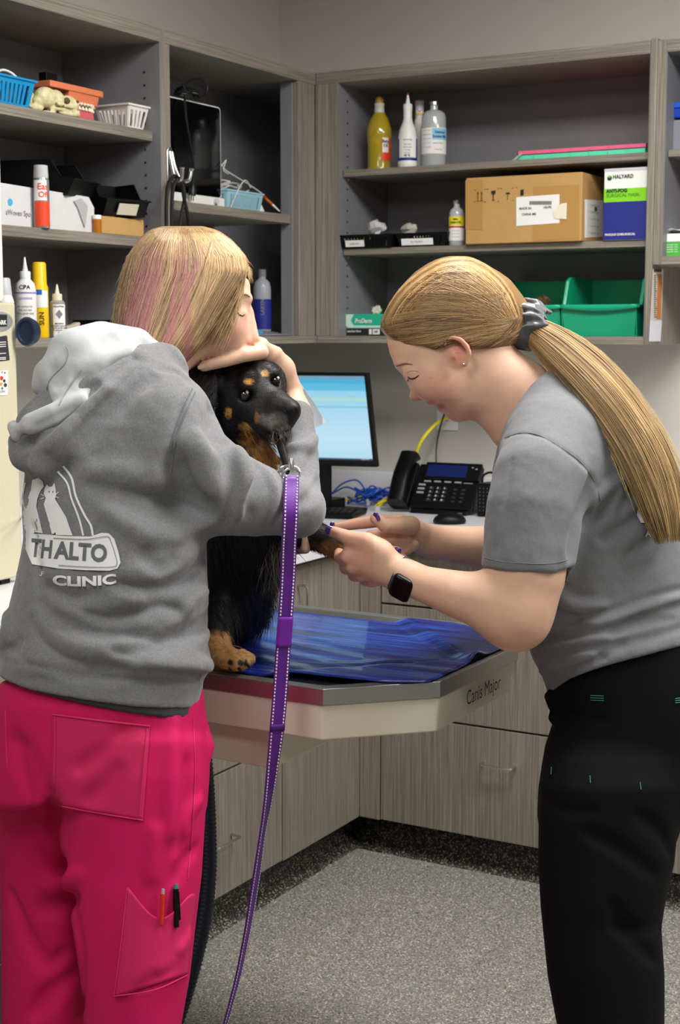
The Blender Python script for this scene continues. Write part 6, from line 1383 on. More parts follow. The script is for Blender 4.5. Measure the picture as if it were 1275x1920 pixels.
# --- hoodie
H = Field()
H.loft([(655, 190, 335, 2.33, .085), (690, 120, 338, 2.31, .115), (740, 70, 358, 2.30, .135), (800, 52, 382, 2.30, .15), (870, 48, 398, 2.30, .158), (940, 42, 388, 2.295, .160), (1010, 44, 386, 2.29, .160), (1080, 32, 388, 2.285, .162), (1140, 18, 390, 2.285, .166), (1200, 4, 386, 2.285, .170), (1240, -4, 396, 2.285, .180), (1258, -3, 392, 2.285, .178), (1275, -2, 380, 2.285, .170), (1300, -2, 378, 2.285, .170), (1350, -4, 377, 2.285, .170)], .01, n=2.35, round_=.006)
tilt_cut(H, (0, 1290, 2.12), (375, 1342, 2.12))
# shoulder + right sleeve: down across the chest of the dog, then up beside the muzzle
H.cap([V(272, 745, 2.27), V(308, 800, 2.235)], [.064, .066], .035)
H.cap([V(310, 795, 2.225), V(345, 872, 2.21), V(405, 918, 2.225), V(480, 938, 2.265), V(555, 955, 2.31)], [.072, .074, .070, .055, .041], .025)
H.cap([V(557, 953, 2.34), V(561, 905, 2.38), V(563, 850, 2.42), V(559, 805, 2.455), V(557, 780, 2.47)], [.040, .034, .030, .028, .0275], .035)
# left sleeve (far side)
H.cap([V(200, 770, 2.40), V(300, 900, 2.66), V(400, 1000, 2.74), V(520, 1000, 2.63), V(548, 1002, 2.60)], [.08, .07, .055, .042, .036], .03)
R_ = H.ridge
# sleeve folds
for pth, r, op in (([(352, 700), (338, 760), (322, 830), (322, 890)], .004, 's'), ([(385, 700), (400, 770), (398, 830)], .010, 's'), ([(432, 830), (440, 900), (432, 960), (420, 990)], .011, 's'), ([(445, 845), (462, 900), (455, 960)], .010, 'u'),
                   ([(485, 850), (488, 905), (470, 965)], .009, 's'), ([(500, 880), (512, 920), (508, 975)], .005, 'u'), ([(590, 850), (575, 880), (545, 885)], .007, 's'), ([(592, 820), (572, 838), (545, 840)], .006, 'u'),
                   ([(598, 900), (585, 930), (560, 945)], .006, 's'), ([(355, 880), (350, 915), (365, 950)], .020, 's'), ([(330, 860), (345, 905), (352, 940)], .014, 's'), ([(370, 820), (385, 880), (400, 920)], .010, 'u'),
                   ([(325, 660), (345, 690), (365, 700)], .007, 'u'), ([(300, 690), (335, 695), (362, 720)], .006, 's')): R_(pth, r*1.45, r*1.6, op=op)
# torso folds
for pth, r, op in (([(180, 903), (230, 912), (290, 932), (345, 945), (385, 962)], .015, 's'), ([(170, 885), (240, 892), (300, 905)], .012, 'u'), ([(200, 960), (270, 1000), (330, 1010)], .010, 'u'),
                   ([(225, 1095), (300, 1095), (350, 1075), (388, 1045)], .012, 's'), ([(240, 1075), (300, 1070), (360, 1040)], .011, 'u'), ([(75, 1115), (80, 1150), (120, 1178), (180, 1187), (240, 1190), (280, 1200)], .011, 's'), ([(78, 1098), (130, 1118), (210, 1135), (235, 1140)], .009, 's'),
                   ([(160, 1145), (200, 1158), (250, 1150), (300, 1135), (340, 1145)], .009, 's'), ([(160, 1135), (210, 1128), (260, 1125)], .008, 'u'), ([(60, 1160), (90, 1205), (130, 1232), (180, 1243), (230, 1243)], .010, 's'), ([(70, 1150), (110, 1195), (170, 1215), (240, 1220), (290, 1215)], .010, 'u'),
                   ([(215, 1220), (260, 1228), (320, 1208), (375, 1180), (392, 1150)], .010, 's'), ([(230, 1245), (290, 1240), (345, 1220), (385, 1190)], .010, 'u'), ([(290, 1250), (340, 1250), (390, 1250)], .010, 'u'), ([(5, 1212), (30, 1218), (45, 1235)], .006, 's'), ([(35, 1200), (60, 1225), (75, 1245)], .006, 's'), ([(55, 1215), (80, 1240)], .008, 'u'),
                   ([(100, 1250), (130, 1262), (165, 1262)], .008, 's'), ([(170, 1262), (205, 1268), (240, 1262)], .008, 's'), ([(270, 1262), (330, 1270), (385, 1268)], .006, 's'), ([(8, 1140), (20, 1180), (12, 1210)], .010, 'u'), ([(60, 990), (62, 1050), (72, 1100)], .007, 's'), ([(345, 1150), (365, 1120), (385, 1110)], .007, 'u'),
                   ([(270, 1040), (300, 1060), (330, 1050)], .008, 's')):
    R_(pth, r*1.5, r*1.5, op=op)
    if op == 's' and r > .0085: R_([(a, b+1.5) for a, b in pth], .0042, .006, op='s')
# waistband seam
R_([(-4, 1238), (60, 1248), (130, 1266), (210, 1274), (300, 1279), (382, 1283)], .003, .006, op='s')
# hood: outer cloth hanging at the back
H.cap([V(300, 668, 2.27), V(255, 690, 2.225), V(190, 745, 2.18), V(120, 830, 2.155), V(85, 868, 2.16)], [.018, .026, .034, .036, .022], .02, flat=(FW, .7))
H.cap([V(230, 690, 2.25), V(150, 740, 2.20), V(80, 800, 2.18), V(55, 850, 2.19)], [.03, .042, .04, .03], .025, flat=(FW, .7))
H.cap([V(60, 800, 2.20), V(34, 828, 2.20), V(42, 850, 2.20)], [.02, .014, .012], .012)
R_([(262, 690), (205, 742), (150, 800), (118, 868)], .004, .006, op='s'); R_([(250, 672), (190, 715), (130, 770), (70, 820), (40, 838)], .006, .010, op='s'); R_([(200, 730), (130, 800), (90, 840)], .007, .014); R_([(180, 720), (110, 780), (60, 830)], .005, .012, op='s')
R_([(285, 705), (228, 748), (170, 815), (122, 885)], .012, .016, op='s')
Vh, Qh = mesh_field(H, *vbox(-20, 625, 630, 1365, 2.08, 2.82), .0034, relax=1)
Nh = vnormals(Vh, Qh); Vh = Vh+Nh*(.0011*vnoise(Vh, 42, 1)+.0005*vnoise(Vh, 95, 4))[:, None]
hood_m = attr_mat('grey_fleece', .95, nz=.16, nscale=330, bump=.22, bscale=700, spec=.1, sheen=.25)
GH = lin((116, 117, 120)); raw_mesh('hoodie', Vh, Qh, hood_m, pa_, np.tile(GH, (len(Vh), 1)))
# pale fleece lining of the hood
L_ = Field()
L_.cap([V(300, 672, 2.275), V(250, 655, 2.265), V(190, 652, 2.235), V(140, 668, 2.20), V(108, 700, 2.185)], [.020, .034, .040, .042, .030], .02, flat=(FW, .75))
L_.cap([V(225, 680, 2.235), V(175, 712, 2.195), V(140, 735, 2.17), V(112, 742, 2.165)], [.030, .028, .022, .013], .02, flat=(FW, .7))
L_.cap([V(120, 690, 2.205), V(86, 700, 2.20), V(82, 722, 2.20), V(96, 738, 2.19)], [.018, .018, .018, .01], .012)
L_.cap([V(150, 750, 2.155), V(100, 778, 2.15), V(58, 795, 2.155), V(40, 802, 2.16)], [.012, .017, .016, .009], .012, flat=(FW, .8))
L_.cap([V(26, 800, 2.175), V(34, 815, 2.175)], [.01, .012], .01)
L_.ridge([(98, 690), (106, 705), (102, 716)], .010, .012, op='s'); L_.ridge([(168, 706), (148, 718), (132, 728)], .009, .010, op='s'); L_.ridge([(128, 655), (122, 680), (92, 715), (90, 740)], .0016, .003, op='s'); L_.ridge([(150, 688), (190, 672), (240, 660)], .008, .02)
L_.ridge([(270, 680), (230, 690), (190, 715)], .007, .014, op='s'); L_.ridge([(140, 765), (100, 785), (70, 800)], .004, .008, op='s')
Vl, Ql = mesh_field(L_, *vbox(0, 330, 600, 830, 2.08, 2.36), .0034)
raw_mesh('hood_lining', Vl, Ql, attr_mat('pale_fleece', .95, nz=.05, nscale=90, bump=.3, bscale=500, spec=.1, sheen=.3), pa_, np.tile(lin((176, 178, 180)), (len(Vl), 1)))
stm = mat('dark_thread', (140, 142, 146), .8)
seam(L_, 'lining_seam', [(124, 650), (128, 664), (120, 684), (98, 706), (88, 724), (90, 740)], stm, pa_, .0008, .0012); seam(L_, 'lining_seam', [(152, 694), (130, 725), (110, 760)], stm, pa_, .0006, .0012)
for pth in ([(366, 735), (352, 765), (334, 810), (326, 850), (320, 890)], [(361, 728), (346, 760), (328, 806), (319, 850)]): seam(H, 'sleeve_seam', pth, mat('fleece_seam', (104, 105, 108), .9), pa_, .0009, .0004)
# --- white print on the back
prn = mat('white_print', (224, 226, 226), .7)
def onH(q, off=.0022):
    q = np.array(q, float); P, ok = H.hit(q[:, 0], q[:, 1]); D = P-CAM; D /= np.linalg.norm(D, axis=1)[:, None]; return P-D*off
def print_poly(name, poly, m=prn, off=.0022, parent=pa_):
    """fill a closed outline with a grid clipped to it, laid on the cloth"""
    poly = np.array(poly, float); bm = bmesh.new(); vs = [bm.verts.new((p[0], p[1], 0)) for p in poly]; bm.faces.new(vs); bmesh.ops.triangulate(bm, faces=bm.faces)
    for _ in range(5):
        es = [e for e in bm.edges if e.calc_length() > 7]
        if not es: break
        bmesh.ops.subdivide_edges(bm, edges=es, cuts=1); bmesh.ops.triangulate(bm, faces=bm.faces)
    bm.verts.index_update(); q = [(v.co.x, v.co.y) for v in bm.verts]; f = [tuple(v.index for v in fc.verts) for fc in bm.faces]; bm.free()
    return MB().add([tuple(p) for p in onH(q, off)], f).build(name, m, parent, auto=None)
def print_line(path, w, name='print_line', m=prn, off=.0022):
    q = np.array(cat([(a, b, 0) for a, b in path], 8))[:, :2]; t = np.gradient(q, axis=0); t /= np.linalg.norm(t, axis=1)[:, None]; nn_ = np.stack([-t[:, 1], t[:, 0]], 1)
    A, B_ = onH(q+nn_*w/2, off), onH(q-nn_*w/2, off); return MB().grid([A, B_]).build(name, m, pa_, auto=None)
def print_text(t, size, cx, cy_, ang, m=prn, off=.0022, bold=0, sx=1, arcf=None):
    ca, sa = math.cos(ang), math.sin(ang); pts = []
    b = MB(); b.text(t, size, (0, 0, 0), (1, 0, 0), (0, 1, 0), depth=0, bold=bold, sub=2); q = []
    for X_, Y_, _ in b.v:
        X_ *= sx; yy = Y_+(arcf(X_) if arcf else 0); q.append((cx+X_*ca+yy*sa, cy_+X_*sa-yy*ca))
    o = MB().add([tuple(p) for p in onH(q, off)], b.f); return o.build('lettering', m, pa_, auto=None)
print_line([(118, 874), (134, 896), (142, 930), (158, 965), (170, 985), (174, 1004)], 4); print_line([(108, 884), (126, 906), (134, 935), (148, 972), (156, 1004)], 3.5)
print_line([(47, 905), (42, 935), (46, 955), (38, 975)], 3)
print_poly('cat_print', [(84, 915), (88, 908), (92, 913), (98, 912), (102, 905), (104, 915), (105, 928), (103, 936), (112, 950), (124, 970), (130, 988), (136, 1004), (104, 1003), (106, 990), (102, 1000), (97, 1002), (94, 980), (86, 960), (82, 945), (86, 934), (82, 926)])
print_poly('dog_print', [(60, 900), (72, 896), (80, 902), (82, 912), (76, 920), (70, 935), (68, 950), (74, 975), (80, 1000), (66, 998), (64, 985), (62, 1000), (50, 1000), (44, 985), (44, 960), (52, 935), (58, 918)])
for a, b2 in (((82, 930), (76, 926)), ((82, 933), (76, 936)), ((104, 928), (110, 922)), ((104, 931), (110, 934))): print_line([a, ((a[0]+b2[0])/2, (a[1]+b2[1])/2), b2], 1.2, 'whisker_print')
for px in (92, 99): print_poly('eye_print', [(px-1.5, 922), (px, 920), (px+1.5, 922), (px, 924)], mat('print_gap', (100, 102, 106), .9), .003)
bn = [(42, 998), (60, 1000), (120, 1005), (170, 1006), (190, 999), (204, 1000), (214, 1010), (222, 1035), (226, 1055), (220, 1066), (205, 1070), (160, 1069), (110, 1066), (60, 1058), (48, 1030)]
print_poly('banner_print', bn)
print_line([(100, 1009), (160, 1011), (200, 1006), (208, 1016), (216, 1040), (219, 1056), (210, 1063), (160, 1063), (110, 1060)], 1.2, 'banner_line', MATS['print_gap'], .004)
print_text('ALTO', 44, 152, 1036, .07, MATS['print_gap'], .0034, 1.6, .86); print_text('TH', 46, 78, 1030, .10, MATS['print_gap'], .0034, 1.4, .66)
print_text('CLINIC', 25, 158, 1082, -.02, prn, .0026, 1.0, 1.5, lambda X_: -9*math.cos(X_/60))
print_text('.F', 12, 78, 1076, .1, prn, .0026, .3, 1)
# --- hair: shoulder-length bob with pink streaks
K_ = Field()
K_.loft([(424, 300, 385, 2.40, .03), (432, 278, 410, 2.40, .055), (450, 258, 436, 2.40, .078), (480, 238, 462, 2.40, .092), (510, 228, 468, 2.40, .098), (545, 220, 446, 2.395, .100), (580, 214, 424, 2.39, .100), (615, 208, 402, 2.385, .100), (650, 206, 378, 2.375, .094), (685, 212, 346, 2.365, .082), (705, 225, 320, 2.36, .06)], .01, n=2.1, round_=.006)
Vk, Qk = mesh_field(K_, *vbox(190, 490, 410, 720, 2.25, 2.55), .004)
hair1 = attr_mat('blonde_hair', .36, nz=.12, nscale=30, bump=.25, bscale=40, spec=.5, stretch=(22, 22, 1.5))
BL, DB, PH, LB = lin((204, 172, 128)), lin((112, 84, 60)), lin((186, 120, 124)), lin((232, 204, 156))
def hcol(x, y, u):
    b_ = BL*u+DB*(1-u)
    pk = 0
    for cx0, cx1, w in ((345, 352, 7), (308, 258, 14), (290, 225, 20), (335, 318, 6), (390, 300, 8)):
        xc = cx0+(cx1-cx0)*np.clip((y-440)/230, 0, 1); pk = max(pk, math.exp(-((x-xc)/w)**2)*np.clip((y-450)/60, 0, 1))
    return b_*(1-.8*pk)+PH*.8*pk
xk_, yk_, dk_ = vc(Vk); raw_mesh('hair', Vk, Qk, hair1, pa_, np.array([hcol(a, b, .35) for a, b in zip(xk_, yk_)]))
rr = np.random.RandomState(31); pths = []; ws = []; cs = []; jobs = []
RW = np.array([(424, 300, 385), (432, 278, 410), (450, 258, 436), (480, 238, 462), (510, 228, 468), (545, 220, 446), (580, 214, 424), (615, 208, 402), (650, 206, 378), (685, 212, 346), (705, 225, 320)], float)
for i in range(3600):
    v = rr.uniform(.015, .985); yb = np.interp(v, [0, .3, .7, 1], [698, 706, 704, 700])+rr.uniform(-22, 3); ys_ = 427+rr.uniform(0, 10)+(rr.uniform(0, 200) if rr.rand() < .25 else 0)
    Yv = np.linspace(ys_, yb, 26); Lx = np.interp(Yv, RW[:, 0], RW[:, 1]); Rx = np.interp(Yv, RW[:, 0], RW[:, 2]); w_ = np.clip((Yv-426)/60, 0, 1); w_ = w_*w_*(3-2*w_)*.1+.9
    vv = .5+(v-.5)*w_+.03*np.sin(Yv/45+rr.uniform(0, 6))*rr.uniform(0, 1)
    jobs.append(np.stack([Lx+(Rx-Lx)*np.clip(vv, .012, .985), Yv], 1))
hits = K_.hit_many(jobs)
for (P, ok), XY in zip(hits, jobs):
    if ok.sum() < 8: continue
    X_, Y_ = XY.T; xe = X_[-1]; P = P[ok]; D = P-CAM; D /= np.linalg.norm(D, axis=1)[:, None]; P = P-D*rr.uniform(.0, .005); tv = np.linspace(0, 1, len(P))
    vq = float(np.interp(XY[12, 0], [215, 465], [0, 1])); bright = np.clip(.55+.26*rr.randn()+.3*math.sin(vq*31+1)*math.sin(vq*53)+.3*(tv < .3)-.15*(xe < 285), 0, 1.25)  # strand tops brightened, crown highlight put into the hair colour
    cols = np.array([hcol(a, b, q) for a, b, q in zip(X_[ok], Y_[ok], bright)])
    pths.append(P); ws.append(rr.uniform(.0006, .0013)); cs.append(cols)
# loose ends over the face, below the bob and fly-aways on the crown
for i in range(150):
    t = np.linspace(0, 1, 18); a = rr.uniform(0, 1); X_ = 400+55*np.sin(t*1.9)-t*(120+50*a)+rr.uniform(-4, 4); Y_ = 450+t*(215+25*a); P, ok = K_.hit(X_, Y_)
    if ok.sum() > 8: P = P[ok]; D = (P-CAM); D /= np.linalg.norm(D, axis=1)[:, None]; pths.append(P-D*rr.uniform(.002, .008)); ws.append(.0011); cs.append(np.array([hcol(x_, y_, rr.uniform(.5, 1.1)) for x_, y_ in zip(X_[ok], Y_[ok])]))
for i in range(260):
    yy = rr.uniform(426, 640); sd = 1 if rr.rand() < .4 else -1; yy = min(yy, 500) if sd > 0 else yy; x0 = np.interp(yy, RW[:, 0], RW[:, 2 if sd > 0 else 1])-sd*3; p = V(x0, yy, 2.40+rr.uniform(-.03, .03)); L0 = rr.uniform(.012, .03)
    t = np.linspace(0, 1, 8)[:, None]; pths.append(p+(RT*sd*rr.uniform(.1, .5)+UP*rr.uniform(-.9, .2))*L0*t-UP*L0*.6*t*t); ws.append(.00028); cs.append(BL*1.1)
for i in range(170):
    a = rr.uniform(0, 1); t = np.linspace(0, 1, 20); x0 = 462-30*a; X_ = x0+(8-6*a)*np.sin(t*2.2)-t**1.6*(62+rr.uniform(-22, 30)); Y_ = 492+t*(150+rr.uniform(-25, 25)); d_ = 2.372-.022*np.sin(np.clip(t*1.3, 0, 1)*1.57)-rr.uniform(0, .006)
    pths.append(np.array([V(x_, y_, q) for x_, y_, q in zip(X_, Y_, d_)])); ws.append(rr.uniform(.0005, .001)); cs.append(np.array([hcol(x_, y_, rr.uniform(.45, 1.1)) for x_, y_ in zip(X_, Y_)]))
strands('hair_strands', pths, ws, cs, hair1, pa_)
# back lock seen beyond the hood
pths = []; cs = []; rr = np.random.RandomState(5)
for i in range(260):
    a = rr.uniform(0, 1); t = np.linspace(0, 1, 18); X_ = 165-105*np.sin(t*1.45)**.85+22*a*(1-t)+30*a*t+rr.uniform(-2, 2); Y_ = 640+14*a+170*t**1.35
    pths.append(np.array([V(x_, y_, 2.43+.03*rr.rand()-.05*q) for x_, y_, q in zip(X_, Y_, t)])); cs.append((lin((150, 92, 62))*(1-a)+lin((176, 120, 92))*a)*rr.uniform(.7, 1.3))
strands('hair_lock', pths, [.0009]*len(pths), cs, hair1, pa_)
# --- white marks: nothing else; hose behind the trousers
# corrugated navy hose hanging between the trousers and the cabinets
T = thing('hose', 'dark navy corrugated hose hanging beside the pink scrub trousers', 'hose', tuple(V(350, 1900, 2.75)))
pts = cat([V(372, 1380, 2.78), V(380, 1470, 2.78), V(384, 1560, 2.78), V(384, 1640, 2.77), V(376, 1720, 2.75), V(358, 1800, 2.73), V(335, 1880, 2.72), V(318, 1925, 2.71)], 22)
arcs = np.concatenate([[0], np.cumsum([np.linalg.norm(pts[i+1]-pts[i]) for i in range(len(pts)-1)])]); n_ = int(arcs[-1]/.0026); q = np.linspace(0, arcs[-1], n_); A = np.array(pts); PP = np.stack([np.interp(q, arcs, A[:, k]) for k in range(3)], 1)
rs = [.0215+.0012*math.cos(i*2*math.pi/3) for i in range(n_)]
MB().tube(list(PP), rs, 20).build('corrugated_tube', mat('navy_hose', (18, 24, 48), .45), T, auto=None)
pts = cat([V(372, 1380, 2.78), V(330, 1330, 2.85), V(300, 1280, 2.9)], 6)
MB().tube(pts, .0215, 16).build('upper_sleeve', mat('navy_hose', (18, 24, 48), .45), T)
# ================================================================== person in the grey T-shirt (right)
pb_ = thing('person', 'person in grey T-shirt and black trousers with long blonde ponytail, bending over the dog\'s paw', 'person', (V(1140, 1500, 2.45)[0], V(1140, 1500, 2.45)[1], 0))
F = Field(); hd = 2.45
# skull, face wedge (rows follow the profile), jaw, neck
F.ell(V(856, 598, hd), (.096, .070, .084), .02)
F.loft([(600, 722, 925, hd, .060), (640, 725.5, 915, hd, .064), (664, 731, 905, hd, .063), (680, 739, 900, hd, .061), (694, 752, 897, hd, .060), (710, 763, 897, hd, .058), (727, 773, 898, hd, .055), (745, 793, 900, hd, .050), (757, 812, 905, hd, .044), (770, 834, 895, hd, .035), (780, 846, 882, hd, .024), (785, 855, 872, hd, .016)], .018, n=2.3, round_=.01)
F.cap([V(752, 686, hd), V(762, 700, hd), V(771, 717, hd), V(779, 733, hd), V(782, 740, hd)], [.006, .0052, .0058, .0072, .0090], .010)     # nose bridge to tip
F.ell(V(780, 742, hd), (.0112, .0105, .0088), .006); F.ell(V(791, 740, hd-.009), (.0085, .008, .0075), .005); F.ell(V(791, 740, hd+.009), (.0085, .008, .0075), .005)
F.ell(V(783, 749, hd-.006), (.003, .003, .002), .002, 's'); F.cap([V(800, 728, hd-.020), V(804, 742, hd-.019), V(800, 748, hd-.013)], .0012, .004, 's')
F.cap([V(756, 683, hd-.036), V(751, 682, hd-.018), V(750, 684, hd)], .0055, .012)                                                # brow ridge
F.ell(V(772, 699, hd-.041), (.0135, .0120, .0090), .006)                                                                          # closed eyelid
F.ell(V(815, 715, hd-.04), (.035, .024, .03), .03)
F.cap([V(806, 753, hd-.014), V(807, 754, hd), V(806, 753, hd+.014)], .0058, .004); F.cap([V(826, 764, hd-.014), V(827, 765.5, hd), V(826, 764, hd+.014)], .0068, .004)
F.cap([V(812, 759, hd+.004), V(822, 757, hd-.014), V(829, 754, hd-.024)], .0016, .0025, 's')
F.ell(V(856, 775, hd), (.017, .018, .013), .014)
F.cap([V(900, 690, hd), V(950, 720, hd), V(1010, 765, hd), V(1060, 830, hd)], [.058, .056, .062, .08], .03)
F.cap([V(905, 735, hd-.01), V(960, 790, hd)], [.035, .045], .03)
# ear
e0 = hd-.073
F.ell(V(856, 660, e0+.012), (.020, .010, .026), .006)
F.cap([V(834, 646, e0), V(836, 636, e0-.003), V(848, 632, e0-.008), V(864, 637, e0-.012), V(876, 650, e0-.012), V(880, 663, e0-.010), V(876, 674, e0-.007), V(870, 683, e0-.003)], [.0035, .0036, .0038, .0042, .0044, .0042, .0042, .0055], .003)
F.ell(V(858, 654, e0-.006), (.0105, .005, .0085), .003, 's'); F.ell(V(860, 666, e0-.003), (.0075, .005, .0075), .003, 's'); F.cap([V(855, 661, e0-.004), V(864, 660, e0-.008)], .002, .003)
F.ell(V(850, 668, e0+.002), (.004, .004, .006), .003)
# torso under the shirt
F.cap([V(1060, 840, hd), V(1110, 980, 2.46), V(1170, 1150, 2.47), V(1200, 1300, 2.48)], [.09, .10, .105, .10], .04)
# near arm
F.cap([V(1040, 870, 2.36), V(1005, 1000, 2.285), V(988, 1080, 2.262), V(966, 1150, 2.262)], [.045, .054, .0580, .0525], .02)
F.cap([V(966, 1148, 2.262), V(915, 1128, 2.27), V(860, 1115, 2.285), V(800, 1097, 2.315), V(760, 1083, 2.335)], [.0500, .0455, .037, .0290, .0255], .03)
F.ell(V(968, 1178, 2.262), (.022, .02, .016), .03)
WR = V(756, 1081, 2.337)
F.cap([WR, V(735, 1068, 2.345), V(705, 1045, 2.352)], [.0255, .027, .030], .02, flat=(FW*.75+UP*.66, .78))
F.cap([V(725, 1070, 2.35), V(690, 1052, 2.352), V(672, 1040, 2.36)], [.026, .030, .026], .015, flat=(FW*.8+UP*.55, .72))
# near hand: thumb on top
F.cap([V(715, 1035, 2.338), V(688, 1015, 2.332), V(655, 1008, 2.345), V(622, 996, 2.37)], [.0175, .0145, .0115, .0088], .012)
for k, (pts, rr_) in enumerate((([(680, 1035, 2.345), (652, 1045, 2.352), (637, 1046, 2.385), (636, 1036, 2.42)], (.0125, .0110, .0098, .0082)),
                              ([(690, 1055, 2.345), (662, 1064, 2.355), (648, 1066, 2.388), (644, 1058, 2.425)], (.0125, .0112, .0100, .0084)),
                              ([(705, 1070, 2.35), (677, 1079, 2.365), (664, 1080, 2.395), (658, 1072, 2.43)], (.0118, .0105, .0096, .0080)),
                              ([(722, 1083, 2.358), (698, 1091, 2.375), (684, 1090, 2.40), (676, 1080, 2.43)], (.0105, .0092, .0084, .0072)))): F.cap([V(*p) for p in pts], list(rr_), .005)
# far arm
F.cap([V(1035, 850, 2.62), V(1000, 960, 2.66), V(985, 1045, 2.665)], [.06, .055, .047], .03); F.cap([V(985, 1045, 2.665), V(930, 1030, 2.65), V(860, 1022, 2.60), V(805, 1014, 2.56)], [.047, .042, .033, .0265], .03)
F.cap([V(805, 1014, 2.56), V(775, 1003, 2.535), V(745, 990, 2.515)], [.026, .030, .027], .015, flat=(FW*.8+UP*.55, .72))
for pts, rr_ in (([(752, 983, 2.505), (712, 976, 2.49), (668, 982, 2.478), (628, 988, 2.468)], (.0130, .0115, .0100, .0078)),      # index, pointing left
                 ([(770, 985, 2.485), (745, 985, 2.455), (722, 985, 2.44), (704, 972, 2.432)], (.0165, .0140, .0120, .0095)),      # thumb, pinching
                 ([(752, 1000, 2.50), (718, 1003, 2.475), (694, 1005, 2.47), (690, 1016, 2.478)], (.0120, .0110, .0100, .0085)),
                 ([(760, 1012, 2.50), (728, 1020, 2.475), (712, 1024, 2.46), (728, 1032, 2.452), (745, 1033, 2.452)], (.0118, .0106, .0098, .0090, .0080)),
                 ([(775, 1022, 2.51), (752, 1036, 2.49), (745, 1044, 2.48), (757, 1048, 2.475)], (.0105, .0092, .0086, .0075))): F.cap([V(*p) for p in pts], list(rr_), .005)
# legs and feet
for x0_, x1_, d_ in ((1130, 1130, 2.37), (1180, 1170, 2.55)):
    F.cap([V(x0_+40, 1320, 2.46), V(x0_, 1550, d_), V(x1_, 1900, d_), V(x1_+10, 2110, d_)], [.08, .07, .045, .034], .02)
    a0 = V(x1_+10, 2110, d_); f0 = np.array([a0[0], a0[1], .04]); fd = np.array([-.95, .30, 0]); F.cap([a0, f0-fd*.02, f0+fd*.15], [.036, .036, .026], .02)
Vv, Qv = mesh_field(F, *bounds([V(x, y, d) for x in (600, 1290) for y in (480, 1400) for d in (2.2, 2.72)]+[V(1000, 2100, 2.3), V(1290, 2100, 2.65), (-1.05, 2.3, -.01)], .02), .0030)
Vv[:, 2] = np.maximum(Vv[:, 2], .004)
x, y, d = vc(Vv); c = np.tile(SK*np.array([1.0, .99, .99]), (len(Vv), 1))
blob = lambda px, py, rx, ry: np.clip(1-((x-px)/rx)**2-((y-py)/ry)**2, 0, 1)
def blend(m, col): c[:] = c*(1-m[:, None])+np.array(col)*m[:, None]
near = (d < hd+.02)
blend(.38*blob(820, 722, 50, 42)*near, SKP); blend(.4*blob(775, 742, 16, 14)*near, SKP); blend(.5*blob(858, 655, 32, 36)*(d < 2.40), lin((216, 118, 96)))
blend(.8*blob(826, 762, 11, 7)*(y > 756), lin((168, 84, 86))); blend(.75*blob(808, 755, 10, 4.5), lin((176, 96, 94)))
pass
blend(.25*blob(764, 700, 14, 10)*(d < hd-.02), lin((190, 128, 106))); blend(.5*blob(808, 709, 2.5, 2.5)*near, lin((170, 90, 80)))
blend(.35*(x < 700)*(y > 960)*np.ones(len(x)), SKP); blend(.25*blob(960, 1190, 70, 30), SKP); blend(.5*blob(786, 749, 5, 2.5)*near, lin((130, 70, 60)))
raw_mesh('body', Vv, Qv, skin_m, pb_, c)
purp = mat('purple_nail', (64, 40, 120), .12, coat=1)
def nl(px, py, d_, dx, dy, L=.0065, w=.0058, m=purp, tilt=0):
    p = V(px, py, d_); t = RT*dx-UP*dy; t = t/np.linalg.norm(t); MB().tube([p-t*L, p-t*L*.4, p+t*L*.5, p+t*L], [w*.7, w, w*.95, w*.5], 12, flat=.42).build('nail', m, pb_)
nl(619, 995, 2.3635, -1, -.35, .0078, .0072); nl(706, 969, 2.4245, -.45, -1, .0075, .0058); nl(745, 1032, 2.4462, 1, .15, .0065, .0052); nl(623, 984, 2.463, -1, .1, .004, .005)
on_skin(F, 'eyelashes', [(764, 706), (770, 710), (778, 709), (786, 703)], mat('lash_brown', (52, 34, 26), .6), .0013, pb_)
on_skin(F, 'eyelashes', [(766, 709), (765, 713), (763, 716)], MATS['lash_brown'], .0005, pb_); on_skin(F, 'eyelid_crease', [(762, 699), (770, 696), (780, 696), (788, 699)], mat('lid_crease', (172, 124, 104), .6), .0006, pb_, -.0002)
on_skin(F, 'eyebrow', [(743, 687), (751, 684), (761, 682), (774, 684)], mat('brow_brown', (128, 92, 64), .7), .0016, pb_)
MB().ell(tuple(V(869, 683, hd-.083)), (.0024, .0024, .0024), 12, 8).build('earring', mat('crystal', (220, 220, 228), .08, 1), pb_)
# object pinched in the far hand
T = thing('syringe_cap', 'small clear plastic tube held up between the fingers of the far hand', 'tube', tuple(V(708, 975, 2.44)))
MB().tube([V(709, 980, 2.452), V(708, 962, 2.45), V(707, 950, 2.45)], [.0062, .0055, .0042], 12).build('tube_body', mat('cloudy_plastic', (222, 222, 228), .15, alpha=.8, coat=.5), T)
